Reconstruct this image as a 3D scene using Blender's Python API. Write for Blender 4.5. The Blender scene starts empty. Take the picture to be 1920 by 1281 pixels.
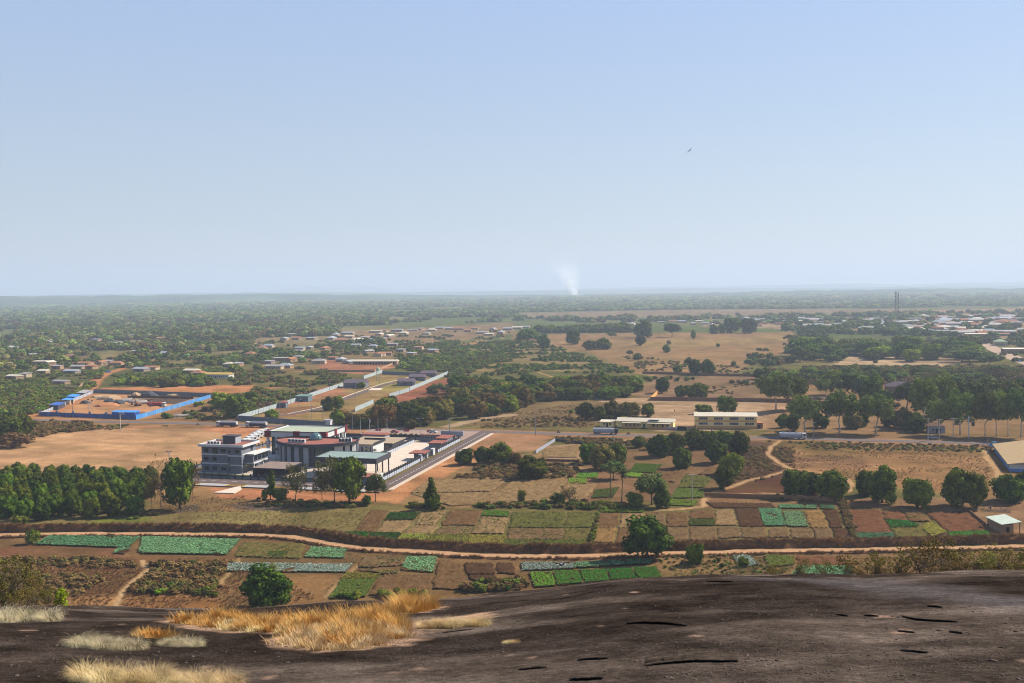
import bpy, math, random
import numpy as np
from mathutils import Matrix, Vector

# ------------------------------------------------------------------ camera
SC = bpy.context.scene
COL = SC.collection
F, H, CX, CY, HY, SL = 1867.0, 75.0, 960.0, 640.5, 542.0, -0.0125
PITCH = math.atan((CY - HY) / F)
ROLL = math.atan(SL)
cam_d = bpy.data.cameras.new('camera')
cam = bpy.data.objects.new('camera', cam_d)
COL.objects.link(cam)
SC.camera = cam
cam_d.sensor_width = 36.0
cam_d.lens = F / 1920.0 * 36.0
cam_d.clip_start = 0.5
cam_d.clip_end = 120000
R0 = np.array([1.0, 0, 0])
F0 = np.array([0, math.cos(PITCH), -math.sin(PITCH)])
U0 = np.cross(R0, F0)
cr, sr = math.cos(ROLL), math.sin(ROLL)
RX, UX = R0 * cr + U0 * sr, U0 * cr - R0 * sr
cam.matrix_world = Matrix(((RX[0], UX[0], -F0[0], 0), (RX[1], UX[1], -F0[1], 0), (RX[2], UX[2], -F0[2], H), (0, 0, 0, 1)))

# ------------------------------------------------------------------ sky, sun, exposure
SUN_EL, SUN_AZ = math.radians(39), math.atan2(0.88, 0.47)      # azimuth clockwise from +Y
w = bpy.data.worlds.new('World'); SC.world = w; w.use_nodes = True
nt = w.node_tree; bg = nt.nodes['Background']
sky = nt.nodes.new('ShaderNodeTexSky'); sky.sky_type = 'NISHITA'; sky.sun_disc = False
sky.sun_elevation = SUN_EL; sky.sun_rotation = SUN_AZ
sky.altitude = 400; sky.air_density = 1.0; sky.dust_density = 0.6; sky.ozone_density = 3.0
# dry-season dust lifts and greys the clear sky, most of all low down
tcw = nt.nodes.new('ShaderNodeTexCoord'); sxw = nt.nodes.new('ShaderNodeSeparateXYZ'); crw = nt.nodes.new('ShaderNodeValToRGB'); mxw = nt.nodes.new('ShaderNodeMix'); mxw.data_type = 'RGBA'
nt.links.new(tcw.outputs['Generated'], sxw.inputs[0]); nt.links.new(sxw.outputs[2], crw.inputs[0])
for i_, (po, c_) in enumerate([(0.0, (0.46, 0.47, 0.50)), (0.12, (0.46, 0.53, 0.62)), (0.35, (0.39, 0.54, 0.87)), (1.0, (0.20, 0.34, 0.74))]):
    e_ = crw.color_ramp.elements[i_] if i_ < 2 else crw.color_ramp.elements.new(po)
    e_.position = po; e_.color = (*c_, 1)
scw = nt.nodes.new('ShaderNodeVectorMath'); scw.operation = 'SCALE'; scw.inputs['Scale'].default_value = 7.2
nt.links.new(crw.outputs[0], scw.inputs[0]); mxw.inputs[0].default_value = 0.68
nt.links.new(sky.outputs[0], mxw.inputs[6]); nt.links.new(scw.outputs[0], mxw.inputs[7])
nt.links.new(mxw.outputs[2], bg.inputs[0]); bg.inputs[1].default_value = 0.069
sd = bpy.data.lights.new('sun', 'SUN'); sd.energy = 5.0; sd.angle = math.radians(0.55); sd.color = (1, 0.93, 0.82)
sun = bpy.data.objects.new('sun', sd); COL.objects.link(sun)
sdir = Vector((math.sin(SUN_AZ) * math.cos(SUN_EL), math.cos(SUN_AZ) * math.cos(SUN_EL), math.sin(SUN_EL)))
sun.rotation_euler = sdir.to_track_quat('Z', 'Y').to_euler()
sun.location = (60, 40, 200)
SC.view_settings.view_transform = 'Standard'; SC.view_settings.look = 'None'
SC.view_settings.exposure = 1.1; SC.view_settings.gamma = 1.0
SC.render.engine = 'CYCLES'
SC.cycles.use_denoising = True; SC.cycles.filter_width = 1.05
SC.cycles.max_bounces = 5; SC.cycles.diffuse_bounces = 2; SC.cycles.glossy_bounces = 2
SC.cycles.transparent_max_bounces = 6; SC.cycles.volume_bounces = 2
SC.cycles.volume_max_steps = 128

# ------------------------------------------------------------------ pixel -> place helpers
def ray(px, py):
    return F0 * F + RX * (px - CX) - UX * (py - CY)
def G(px, py, z=0.0):
    """ground point (height z) seen at a photograph pixel"""
    d = ray(px, py); t = (z - H) / d[2]
    return np.array([d[0] * t, d[1] * t])
CO = np.array([-51.7, 381.0]); CA = math.radians(-14)
CU = np.array([math.cos(CA), math.sin(CA)]); CV = np.array([-math.sin(CA), math.cos(CA)])
def W(u, v):
    return CO + CU * u + CV * v
rng = np.random.default_rng(7)

# ------------------------------------------------------------------ noise in numpy
_tab = np.random.default_rng(3).random((256, 256))
def vnoise(x, y):
    xi = np.floor(x).astype(int); yi = np.floor(y).astype(int)
    fx = x - xi; fy = y - yi
    fx = fx * fx * (3 - 2 * fx); fy = fy * fy * (3 - 2 * fy)
    a = _tab[xi % 256, yi % 256]; b = _tab[(xi + 1) % 256, yi % 256]
    c = _tab[xi % 256, (yi + 1) % 256]; d = _tab[(xi + 1) % 256, (yi + 1) % 256]
    return (a * (1 - fx) + b * fx) * (1 - fy) + (c * (1 - fx) + d * fx) * fy
def fbm(x, y, o=4):
    s = 0; a = 0.5
    for i in range(o):
        s = s + a * vnoise(x * 2 ** i + 17.3 * i, y * 2 ** i + 9.1 * i); a *= 0.5
    return s / (1 - 0.5 ** o)

# ------------------------------------------------------------------ materials
def lin(c):
    c = c / 255.0
    return c / 12.92 if c <= 0.04045 else ((c + 0.055) / 1.055) ** 2.4
def srgb(r, g, b, k=0.55):
    return (lin(r) * k, lin(g) * k, lin(b) * k, 1)
def nodes(m):
    m.use_nodes = True
    n = m.node_tree.nodes; l = m.node_tree.links
    return n, l, n['Principled BSDF']
MATS = {}
def mat(name, rgb, rough=0.8, amp=0.25, scale=1.0, bump=0.0, spec=0.3, metal=0.0, k=0.55):
    if name in MATS: return MATS[name]
    m = bpy.data.materials.new(name); n, l, p = nodes(m)
    c = srgb(*rgb, k=k)
    tc = n.new('ShaderNodeNewGeometry')
    nz = n.new('ShaderNodeTexNoise'); nz.inputs['Scale'].default_value = scale; nz.inputs['Detail'].default_value = 6
    nz.inputs['Roughness'].default_value = 0.7
    l.new(tc.outputs['Position'], nz.inputs['Vector'])
    rp = n.new('ShaderNodeValToRGB')
    rp.color_ramp.elements[0].position = 0.3; rp.color_ramp.elements[1].position = 0.7
    rp.color_ramp.elements[0].color = tuple(x * (1 - amp) for x in c[:3]) + (1,)
    rp.color_ramp.elements[1].color = tuple(min(x * (1 + amp), 0.95) for x in c[:3]) + (1,)
    l.new(nz.outputs['Fac'], rp.inputs['Fac']); l.new(rp.outputs['Color'], p.inputs['Base Color'])
    p.inputs['Roughness'].default_value = rough; p.inputs['Specular IOR Level'].default_value = spec if rough < 0.78 else 0.0
    p.inputs['Metallic'].default_value = metal
    if bump:
        b = n.new('ShaderNodeBump'); b.inputs['Strength'].default_value = bump
        l.new(nz.outputs['Fac'], b.inputs['Height']); l.new(b.outputs['Normal'], p.inputs['Normal'])
    MATS[name] = m
    return m
def leafmat(name, dark, light, trans=0.18, scale=0.35, k=0.6, vary=1.0):
    """foliage: two leaf colours in patches, a shift per tree"""
    if name in MATS: return MATS[name]
    m = bpy.data.materials.new(name); n, l, p = nodes(m)
    geo = n.new('ShaderNodeNewGeometry')
    nz = n.new('ShaderNodeTexNoise'); nz.inputs['Scale'].default_value = scale; nz.inputs['Detail'].default_value = 4
    l.new(geo.outputs['Position'], nz.inputs['Vector'])
    rp = n.new('ShaderNodeMix'); rp.data_type = 'RGBA'
    mr = n.new('ShaderNodeMapRange'); mr.inputs[1].default_value = 0.35; mr.inputs[2].default_value = 0.65
    l.new(nz.outputs['Fac'], mr.inputs[0]); l.new(mr.outputs[0], rp.inputs[0])
    rp.inputs[6].default_value = srgb(*dark, k=k); rp.inputs[7].default_value = srgb(*light, k=k)
    oi = n.new('ShaderNodeObjectInfo')
    hs = n.new('ShaderNodeHueSaturation')
    h1 = n.new('ShaderNodeMapRange'); h1.inputs[3].default_value = 0.5 - 0.05 * vary; h1.inputs[4].default_value = 0.5 + 0.02 * vary
    v1 = n.new('ShaderNodeMapRange'); v1.inputs[3].default_value = 1 - 0.4 * vary; v1.inputs[4].default_value = 1 + 0.45 * vary
    mu = n.new('ShaderNodeMath'); mu.operation = 'MULTIPLY'; mu.inputs[1].default_value = 7.31
    fr = n.new('ShaderNodeMath'); fr.operation = 'FRACT'
    l.new(oi.outputs['Random'], h1.inputs[0]); l.new(oi.outputs['Random'], mu.inputs[0]); l.new(mu.outputs[0], fr.inputs[0])
    l.new(fr.outputs[0], v1.inputs[0]); l.new(h1.outputs[0], hs.inputs['Hue']); l.new(v1.outputs[0], hs.inputs['Value'])
    l.new(rp.outputs[2], hs.inputs['Color']); l.new(hs.outputs[0], p.inputs['Base Color'])
    p.inputs['Roughness'].default_value = 0.8; p.inputs['Specular IOR Level'].default_value = 0.03
    tr = n.new('ShaderNodeBsdfTranslucent'); ms = n.new('ShaderNodeMixShader'); ms.inputs[0].default_value = trans * 0.6
    l.new(hs.outputs[0], tr.inputs[0]); l.new(p.outputs[0], ms.inputs[1]); l.new(tr.outputs[0], ms.inputs[2])
    l.new(ms.outputs[0], n['Material Output'].inputs[0])
    MATS[name] = m
    return m

# ------------------------------------------------------------------ mesh building
class MB:
    def __init__(s): s.v = []; s.f = []
    def add(s, vs, fs):
        o = len(s.v); s.v += [tuple(p) for p in vs]; s.f += [tuple(i + o for i in f) for f in fs]; return s
    def box(s, x0, x1, y0, y1, z0, z1):
        return s.add([(x0, y0, z0), (x1, y0, z0), (x1, y1, z0), (x0, y1, z0), (x0, y0, z1), (x1, y0, z1), (x1, y1, z1), (x0, y1, z1)],
                     [(0, 3, 2, 1), (4, 5, 6, 7), (0, 1, 5, 4), (1, 2, 6, 5), (2, 3, 7, 6), (3, 0, 4, 7)])
    def tube(s, pts, rad, n=6, cap=True):
        pts = [np.array(p, float) for p in pts]; k = len(pts); vs = []; fs = []
        for i, p in enumerate(pts):
            t = pts[min(i + 1, k - 1)] - pts[max(i - 1, 0)]; t = t / (np.linalg.norm(t) + 1e-9)
            a = np.cross(t, [0, 0, 1.0]) if abs(t[2]) < 0.95 else np.cross(t, [1.0, 0, 0])
            a = a / np.linalg.norm(a); b = np.cross(t, a)
            r = rad[i] if hasattr(rad, '__len__') else rad
            for j in range(n):
                q = 2 * math.pi * j / n; vs.append(p + (a * math.cos(q) + b * math.sin(q)) * r)
        for i in range(k - 1):
            for j in range(n):
                fs.append((i * n + j, i * n + (j + 1) % n, (i + 1) * n + (j + 1) % n, (i + 1) * n + j))
        if cap: fs += [tuple(range(n))[::-1], tuple((k - 1) * n + j for j in range(n))]
        return s.add(vs, fs)
    def prism(s, poly, z0, z1):
        n = len(poly)
        vs = [(p[0], p[1], z0) for p in poly] + [(p[0], p[1], z1) for p in poly]
        fs = [tuple(range(n))[::-1], tuple(range(n, 2 * n))] + [(i, (i + 1) % n, n + (i + 1) % n, n + i) for i in range(n)]
        return s.add(vs, fs)
    def lathe(s, prof, n=16, c=(0, 0, 0)):
        vs = []; fs = []; k = len(prof)
        for r, z in prof:
            for j in range(n):
                q = 2 * math.pi * j / n; vs.append((c[0] + r * math.cos(q), c[1] + r * math.sin(q), c[2] + z))
        for i in range(k - 1):
            for j in range(n): fs.append((i * n + j, i * n + (j + 1) % n, (i + 1) * n + (j + 1) % n, (i + 1) * n + j))
        return s.add(vs, fs)
    def mesh(s, name, m, smooth=False):
        me = bpy.data.meshes.new(name); me.from_pydata(s.v, [], s.f); me.update()
        if m: me.materials.append(m)
        if smooth: me.shade_smooth()
        return me
    def build(s, name, m, parent=None, smooth=False):
        return link(name, s.mesh(name, m, smooth), parent)
def link(name, me, parent=None, loc=None, rz=0):
    o = bpy.data.objects.new(name, me); COL.objects.link(o)
    if parent: o.parent = parent
    if loc is not None: o.location = loc
    if rz: o.rotation_euler = (0, 0, rz)
    return o
def B(name, m, parent, *boxes):
    mb = MB()
    for b in boxes: mb.box(*b)
    return mb.build(name, m, parent)
def tag(o, label, cat, group=None, kind=None):
    o['label'] = label
    if cat: o['category'] = cat
    if group: o['group'] = group
    if kind: o['kind'] = kind
    return o
def thing(name, label, cat, loc, rz=0, group=None):
    o = bpy.data.objects.new(name, None); COL.objects.link(o); o.empty_display_size = 0.5
    o.location = (loc[0], loc[1], loc[2] if len(loc) > 2 else 0); o.rotation_euler = (0, 0, rz)
    return tag(o, label, cat, group)
def struct(o):
    o['kind'] = 'structure'; return o
def dup(root, loc, rz=0, label=None, scale=None):
    r = root.copy(); COL.objects.link(r); r.location = (loc[0], loc[1], loc[2] if len(loc) > 2 else 0)
    r.rotation_euler = (0, 0, rz)
    if label: r['label'] = label
    if scale: r.scale = scale if hasattr(scale, '__len__') else (scale,) * 3
    for ch in root.children:
        c = ch.copy(); COL.objects.link(c); c.parent = r
        for g in ch.children:
            d = g.copy(); COL.objects.link(d); d.parent = c
    return r
ORD = ['first', 'second', 'third', 'fourth', 'fifth', 'sixth', 'seventh', 'eighth', 'ninth', 'tenth', 'eleventh', 'twelfth', 'thirteenth',
       'fourteenth', 'fifteenth', 'sixteenth', 'seventeenth', 'eighteenth', 'nineteenth', 'twentieth']
TENS = {2: 'twenty', 3: 'thirty', 4: 'forty', 5: 'fifty', 6: 'sixty', 7: 'seventy', 8: 'eighty', 9: 'ninety'}
def ordn(i):
    """0 -> first"""
    if i < 20: return ORD[i]
    t, u = divmod(i + 1, 10)
    if t >= 10: return 'hundred and ' + ordn(i - 100) if i >= 100 else 'hundredth'
    return (TENS[t][:-1] + 'ieth') if u == 0 else TENS[t] + '-' + ORD[u - 1]
# ================================================================== THE LAND
def poly_sd(X, Y, poly):
    """signed distance (m, + inside) of points to a polygon"""
    P = np.asarray(poly, float); n = len(P)
    d2 = np.full(X.shape, 1e18); ins = np.zeros(X.shape, bool)
    for i in range(n):
        a = P[i]; b = P[(i + 1) % n]; e = b - a
        wx = X - a[0]; wy = Y - a[1]
        t = np.clip((wx * e[0] + wy * e[1]) / (e @ e + 1e-9), 0, 1)
        d2 = np.minimum(d2, (wx - e[0] * t) ** 2 + (wy - e[1] * t) ** 2)
        c = ((a[1] > Y) != (b[1] > Y)) & (X < (b[0] - a[0]) * (Y - a[1]) / (b[1] - a[1] + 1e-12) + a[0])
        ins ^= c
    return np.where(ins, 1, -1) * np.sqrt(d2)
def line_d(X, Y, pts):
    P = np.asarray(pts, float); d2 = np.full(X.shape, 1e18)
    for i in range(len(P) - 1):
        a = P[i]; e = P[i + 1] - a
        wx = X - a[0]; wy = Y - a[1]
        t = np.clip((wx * e[0] + wy * e[1]) / (e @ e + 1e-9), 0, 1)
        d2 = np.minimum(d2, (wx - e[0] * t) ** 2 + (wy - e[1] * t) ** 2)
    return np.sqrt(d2)
def GP(pts): return [G(x, y) for x, y in pts]

ROAD = [(-60, 783), (0, 786), (150, 790), (300, 792.5), (480, 797.5), (720, 804), (900, 809), (1100, 815), (1300, 818.5), (1530, 823), (1700, 827.5), (1920, 833.5), (2000, 836)]
TRACK = [(-40, 1004), (40, 1003), (85, 1001), (300, 1001), (480, 1003), (560, 1008), (620, 1020), (680, 1029), (760, 1033), (850, 1039), (960, 1043), (1100, 1043), (1210, 1038),
         (1300, 1037), (1440, 1033), (1600, 1031), (1700, 1029), (1800, 1027), (1920, 1024), (2000, 1022)]
OR = (204, 140, 94); TAN = (198, 153, 112); DRY = (160, 128, 84); BRN = (112, 80, 60); DK = (96, 70, 54); PALE = (206, 172, 134); GRN = (96, 104, 52); OLV = (124, 116, 66)
ZONES = [  # pixel outline, colour, soft edge (m), how much
    ([(-300, 585), (2300, 555), (2300, 625), (1500, 600), (1000, 612), (500, 622), (-300, 640)], (118, 126, 72), 40, 0.5),
    ([(940, 588), (1240, 582), (1960, 578), (1960, 586), (1420, 592), (1000, 597)], (164, 136, 108), 25, 0.85),
    ([(1560, 590), (1960, 575), (1960, 660), (1880, 640), (1740, 622), (1500, 618), (1300, 612)], (196, 160, 130), 20, 0.8),
    ([(620, 625), (960, 605), (970, 625), (740, 655), (640, 645)], (172, 136, 104), 12, 0.8),
    ([(640, 655), (900, 640), (830, 668), (720, 690), (660, 700), (470, 700)], (160, 126, 88), 10, 0.7),
    ([(960, 628), (1490, 622), (1510, 650), (1420, 680), (1380, 700), (1230, 705), (1190, 700), (1100, 660), (960, 668)], (168, 132, 92), 8, 1),
    ([(1180, 640), (1500, 628), (1480, 640), (1200, 655)], (178, 148, 92), 8, 0.6),
    ([(830, 705), (870, 660), (960, 638), (1100, 665), (1190, 700), (1000, 695)], (150, 130, 82), 8, 1),
    ([(1230, 705), (1440, 705), (1440, 745), (1230, 748), (1180, 742)], (150, 118, 90), 5, 1),
    ([(1090, 745), (1230, 747), (1500, 750), (1480, 800), (1440, 806), (1230, 808), (1180, 775)], (196, 160, 126), 5, 1),
    ([(880, 770), (1100, 745), (1190, 770), (1110, 800), (880, 800)], (138, 114, 78), 6, 1),
    ([(1440, 720), (1920, 712), (1960, 800), (1920, 832), (1440, 815)], (160, 124, 90), 6, 0.9),
    ([(1560, 665), (1780, 668), (1840, 690), (1560, 690)], (198, 166, 130), 6, 1),
    ([(1440, 752), (1560, 740), (1560, 760), (1460, 772)], (190, 150, 118), 5, 1),
    ([(-100, 690), (400, 690), (440, 720), (200, 735), (80, 778), (-100, 790)], (104, 104, 58), 8, 0.9),
    ([(-100, 665), (160, 665), (180, 690), (-100, 712)], (148, 114, 86), 7, 0.8),
    ([(250, 640), (480, 628), (500, 650), (260, 668)], (140, 110, 84), 7, 0.7),
    ([(440, 690), (700, 700), (560, 760), (400, 790), (400, 730)], (128, 116, 70), 7, 0.8),
    ([(190, 727), (420, 722), (480, 722), (470, 734), (395, 741), (170, 735)], OR, 3, 1),
    ([(20, 778), (180, 736), (405, 741), (395, 765), (260, 788), (80, 786)], (206, 152, 108), 3, 1),
    ([(395, 745), (440, 760), (480, 790), (260, 790)], (170, 126, 90), 4, 0.8),
    ([(450, 788), (720, 698), (842, 702), (620, 800)], (168, 138, 90), 3, 1),
    ([(560, 735), (640, 718), (650, 745), (520, 765)], (190, 130, 96), 3, 0.9),
    ([(500, 766), (600, 760), (560, 780), (490, 785)], (178, 120, 90), 3, 0.8),
    ([(700, 716), (830, 705), (800, 728), (720, 735)], (166, 150, 84), 3, 0.9),
    ([(715, 745), (850, 705), (845, 735), (790, 760), (720, 765)], (170, 108, 82), 4, 1),
    ([(600, 675), (745, 675), (735, 690), (680, 702), (600, 695)], (190, 128, 96), 3, 1),
    ([(-60, 790), (1000, 812), (1000, 822), (-60, 802)], (180, 130, 96), 3, 0.9),
    ([(940, 806), (1960, 832), (1960, 846), (940, 822)], (150, 116, 84), 3, 0.9),
    ([(-100, 832), (110, 806), (300, 803), (520, 806), (520, 835), (390, 870), (290, 895), (-100, 885)], (206, 160, 118), 3, 1),
    ([(395, 798), (540, 800), (520, 815), (450, 818), (380, 808)], (206, 140, 100), 4, 0.9),
    ([(-100, 800), (170, 792), (180, 806), (110, 812), (-100, 840)], (120, 96, 74), 4, 0.9),
    ([(280, 895), (400, 900), (720, 930), (700, 948), (280, 965)], (158, 122, 84), 3, 1),
    ([(380, 915), (720, 922), (760, 930), (700, 940), (420, 935)], (200, 134, 96), 2.5, 0.95),
    ([(700, 935), (925, 812), (1000, 812), (1040, 822), (960, 835), (900, 862), (800, 910), (745, 945)], (202, 142, 98), 2.5, 1),
    ([(905, 815), (1020, 818), (1030, 840), (960, 850), (900, 850)], (196, 146, 112), 3, 0.8),
    ([(-100, 975), (230, 972), (700, 945), (690, 985), (620, 1005), (300, 995), (-100, 1000)], (146, 128, 80), 3, 1),
    ([(170, 975), (285, 965), (275, 988), (150, 990)], (128, 136, 54), 2.5, 0.8),
    ([(740, 945), (900, 862), (1010, 850), (1130, 880), (1090, 945), (830, 955)], (154, 122, 84), 3, 1),
    ([(960, 880), (1090, 880), (1090, 945), (870, 950)], (168, 130, 90), 3, 0.8),
    ([(1010, 840), (1090, 830), (1090, 860), (1030, 865)], (176, 140, 112), 2.5, 0.9),
    ([(1100, 835), (1420, 835), (1440, 930), (1100, 945)], (142, 106, 78), 3, 0.9),
    ([(1390, 828), (1500, 832), (1490, 885), (1440, 905), (1370, 910)], (104, 76, 60), 3, 1),
    ([(1480, 838), (1860, 848), (1960, 860), (1960, 930), (1780, 930), (1640, 905), (1560, 900), (1470, 880)], (168, 126, 86), 4, 1),
    ([(1430, 826), (1960, 845), (1960, 855), (1700, 852), (1500, 845)], (136, 106, 66), 3, 0.8),
    ([(1440, 850), (1620, 858), (1640, 880), (1460, 876)], (128, 96, 72), 3, 0.7),
    ([(1380, 905), (1480, 895), (1560, 925), (1330, 935)], (112, 74, 56), 2.5, 1),
    ([(1320, 930), (1580, 935), (1680, 950), (1310, 952)], (150, 112, 80), 2.5, 0.9),
    ([(1600, 935), (1960, 930), (1960, 1010), (1850, 1000), (1800, 965), (1640, 955)], (168, 128, 98), 2.5, 0.95),
    ([(-100, 1000), (60, 1003), (2000, 1030), (2000, 1200), (-100, 1200)], (134, 104, 70), 3, 1),
    ([(-100, 1040), (270, 1040), (450, 1048), (440, 1100), (380, 1125), (60, 1125), (-100, 1110)], (126, 92, 62), 4, 1),
    ([(-40, 1022), (215, 1024), (250, 1032), (220, 1043), (-40, 1046)], (134, 92, 68), 2.5, 0.9),
    ([(130, 1118), (215, 1118), (210, 1150), (120, 1150)], (168, 124, 80), 2, 0.9),
    ([(225, 1118), (420, 1118), (420, 1150), (225, 1150)], (160, 112, 70), 2, 0.9),
    ([(430, 1072), (640, 1075), (615, 1115), (600, 1140), (520, 1140), (430, 1110)], (148, 110, 72), 2, 0.8),
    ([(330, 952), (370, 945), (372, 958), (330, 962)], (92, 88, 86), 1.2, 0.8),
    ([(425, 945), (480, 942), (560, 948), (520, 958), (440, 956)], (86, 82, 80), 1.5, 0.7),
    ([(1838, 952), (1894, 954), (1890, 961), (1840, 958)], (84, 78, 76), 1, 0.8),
    ([(1230, 1045), (1500, 1045), (1480, 1085), (1260, 1090)], (152, 120, 80), 2.5, 0.8),
]
PATHS = [  # footpaths and tracks worn into the ground: pixels, half width (m), colour
    ([(70, 778), (120, 765), (165, 735), (185, 710), (200, 700), (235, 690), (300, 675)], 4.5, OR),
    ([(20, 790), (80, 778), (120, 765)], 5, OR),
    ([(400, 735), (450, 735), (500, 728), (560, 722)], 3.5, OR),
    ([(440, 704), (520, 698), (600, 696), (700, 700)], 2.5, (190, 136, 98)),
    ([(730, 690), (800, 680), (850, 655), (900, 640), (925, 632)], 4, (200, 146, 104)),
    ([(925, 632), (1000, 640), (1060, 642)], 2, (190, 150, 108)),
    ([(480, 690), (560, 665), (640, 650), (700, 645)], 3, (180, 140, 100)),
    ([(268, 1050), (270, 1060), (278, 1066), (270, 1076), (248, 1092), (230, 1106), (220, 1122), (213, 1145)], 0.75, (206, 168, 124)),
    ([(447, 1047), (446, 1058), (432, 1072), (418, 1085), (414, 1096)], 0.5, (190, 156, 108)),
    ([(612, 1120), (640, 1092), (665, 1065), (690, 1050)], 0.5, (188, 152, 108)),
    ([(1462, 826), (1445, 838), (1440, 852), (1460, 868), (1482, 879), (1440, 893), (1400, 901), (1365, 914), (1330, 924), (1320, 938), (1322, 948), (1290, 953), (1230, 957)], 1.0, (206, 164, 120)),
    ([(1482, 879), (1535, 885), (1585, 896), (1600, 908), (1590, 922)], 0.9, (204, 160, 118)),
    ([(1480, 879), (1450, 870), (1560, 866)], 0.5, (190, 150, 108)),
    ([(1846, 846), (1850, 858), (1868, 878), (1872, 890), (1862, 902), (1862, 915)], 1.2, (204, 164, 120)),
    ([(1320, 926), (1440, 925), (1560, 929)], 0.5, (196, 160, 118)),
    ([(985, 880), (1060, 873), (1085, 876), (1100, 885)], 0.9, (188, 148, 106)),
    ([(1155, 830), (1180, 824), (1220, 818)], 0.9, (190, 150, 110)),
    ([(690, 958), (780, 955), (900, 960), (1000, 957)], 0.6, (170, 134, 92)),
    ([(840, 800), (900, 785), (960, 778)], 4, (190, 160, 128)),
    ([(1000, 695), (1090, 725), (1110, 745)], 1.5, (190, 150, 100)),
    ([(1100, 735), (1170, 718), (1210, 715)], 1.5, (170, 130, 88)),
]
def make_ground():
    az = np.radians(np.concatenate([np.linspace(-100, -31, 18), np.linspace(-30, 30, 470), np.linspace(31, 100, 18)]))
    d = np.concatenate([np.linspace(5, 150, 6), np.geomspace(160, 1300, 450), np.geomspace(1345, 31500, 100)])
    D, A = np.meshgrid(d, az, indexing='ij')
    X = D * np.sin(A); Y = D * np.cos(A)
    wx = (fbm(X / 9, Y / 9, 3) - 0.5); wy = (fbm(X / 9 + 50, Y / 9 + 31, 3) - 0.5)
    far = np.clip((D - 500) / 1500, 0, 1)
    n1 = fbm(X / 60, Y / 60, 4); n2 = fbm(X / 400 + 8, Y / 400, 4)
    C = np.empty(X.shape + (3,))
    base = np.array([lin(v) for v in (134, 118, 74)]); fg = np.array([lin(v) for v in (116, 108, 62)]); fo = np.array([lin(v) for v in (104, 116, 62)])
    t = np.clip((n1 - 0.4) * 5, 0, 1)[..., None]
    C[:] = base * (1 - t) + fg * t
    t = np.clip((D - 700) / 900, 0, 1)[..., None]
    t2 = np.clip((n2 - 0.5) * 6, 0, 1)[..., None] * 0.8
    C = C * (1 - t) + t * (fo * (1 - t2) + np.array([lin(v) for v in (172, 146, 104)]) * t2)
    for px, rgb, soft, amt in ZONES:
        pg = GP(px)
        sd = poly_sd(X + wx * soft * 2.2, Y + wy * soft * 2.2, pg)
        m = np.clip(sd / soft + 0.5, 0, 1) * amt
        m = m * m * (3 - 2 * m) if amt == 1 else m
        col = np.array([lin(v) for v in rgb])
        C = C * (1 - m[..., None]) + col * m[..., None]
    mot = 0.62 + 0.76 * fbm(X / 14 + 3, Y / 14, 4)
    uu = X * CU[0] + Y * CU[1]; vv = X * CV[0] + Y * CV[1]
    mot *= 0.76 + 0.48 * fbm(uu / 34 + vv / 60, vv / 5.0 + uu / 40, 3) * np.clip(1.3 - D / 1500, 0, 1) + 0.14 * np.clip(D / 1500 - .3, 0, 1)
    gm = np.clip((fbm(X / 22 + 40, Y / 22 + 7, 4) - 0.52) * 4, 0, 0.55) * np.clip((D - 200) / 50, 0, 1)
    C *= mot[..., None]
    C = C * (1 - gm[..., None] * 0.6) + np.array([lin(v) for v in (100, 92, 52)]) * gm[..., None] * 0.6
    for px, hw, rgb in PATHS:
        dd = line_d(X + wx * 1.5, Y + wy * 1.5, GP(px))
        m = np.clip((hw - dd) / max(0.5, hw * 0.5) + 0.5, 0, 1)
        C = C * (1 - m[..., None]) + np.array([lin(v) for v in rgb]) * m[..., None]
    dd = line_d(X + wx * 2, Y + wy * 2, GP(ROAD)); m = np.clip((8.5 - dd) / 3, 0, 0.9)
    C = C * (1 - m[..., None]) + np.array([lin(v) for v in (186, 136, 100)]) * m[..., None]
    # small relief; flat within the built area
    Z = (fbm(X / 35, Y / 35, 4) - 0.55) * 0.5 * np.clip(1 - D / 1500, 0, 1)
    Z = np.minimum(Z, 0) - 0.04
    Z += (fbm(X / 1500, Y / 1500, 3) - 0.5) * 55 * np.clip((D - 4200) / 6000, 0, 1) ** 1.2
    nr, nc = X.shape
    co = np.stack([X, Y, Z], -1).reshape(-1, 3)
    i = np.arange(nr * nc).reshape(nr, nc)
    q = np.stack([i[:-1, :-1], i[:-1, 1:], i[1:, 1:], i[1:, :-1]], -1).reshape(-1, 4)[:, ::-1]
    return grid_mesh('ground', co, q, C.reshape(-1, 3) * np.array([.44, .43, .395]))
def grid_mesh(name, co, q, C=None, smooth=True):
    me = bpy.data.meshes.new(name)
    me.vertices.add(len(co)); me.vertices.foreach_set('co', np.ascontiguousarray(co, np.float32).ravel())
    k = q.shape[1]
    me.loops.add(q.size); me.loops.foreach_set('vertex_index', np.ascontiguousarray(q, np.int32).ravel())
    me.polygons.add(len(q)); me.polygons.foreach_set('loop_start', np.arange(0, q.size, k, dtype=np.int32))
    if smooth: me.polygons.foreach_set('use_smooth', np.ones(len(q), bool))
    me.update(calc_edges=True); me.validate()
    if C is not None:
        a = me.color_attributes.new('Col', 'FLOAT_COLOR', 'POINT')
        a.data.foreach_set('color', np.concatenate([C, np.ones((len(C), 1))], 1).astype(np.float32).ravel())
    return me
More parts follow.
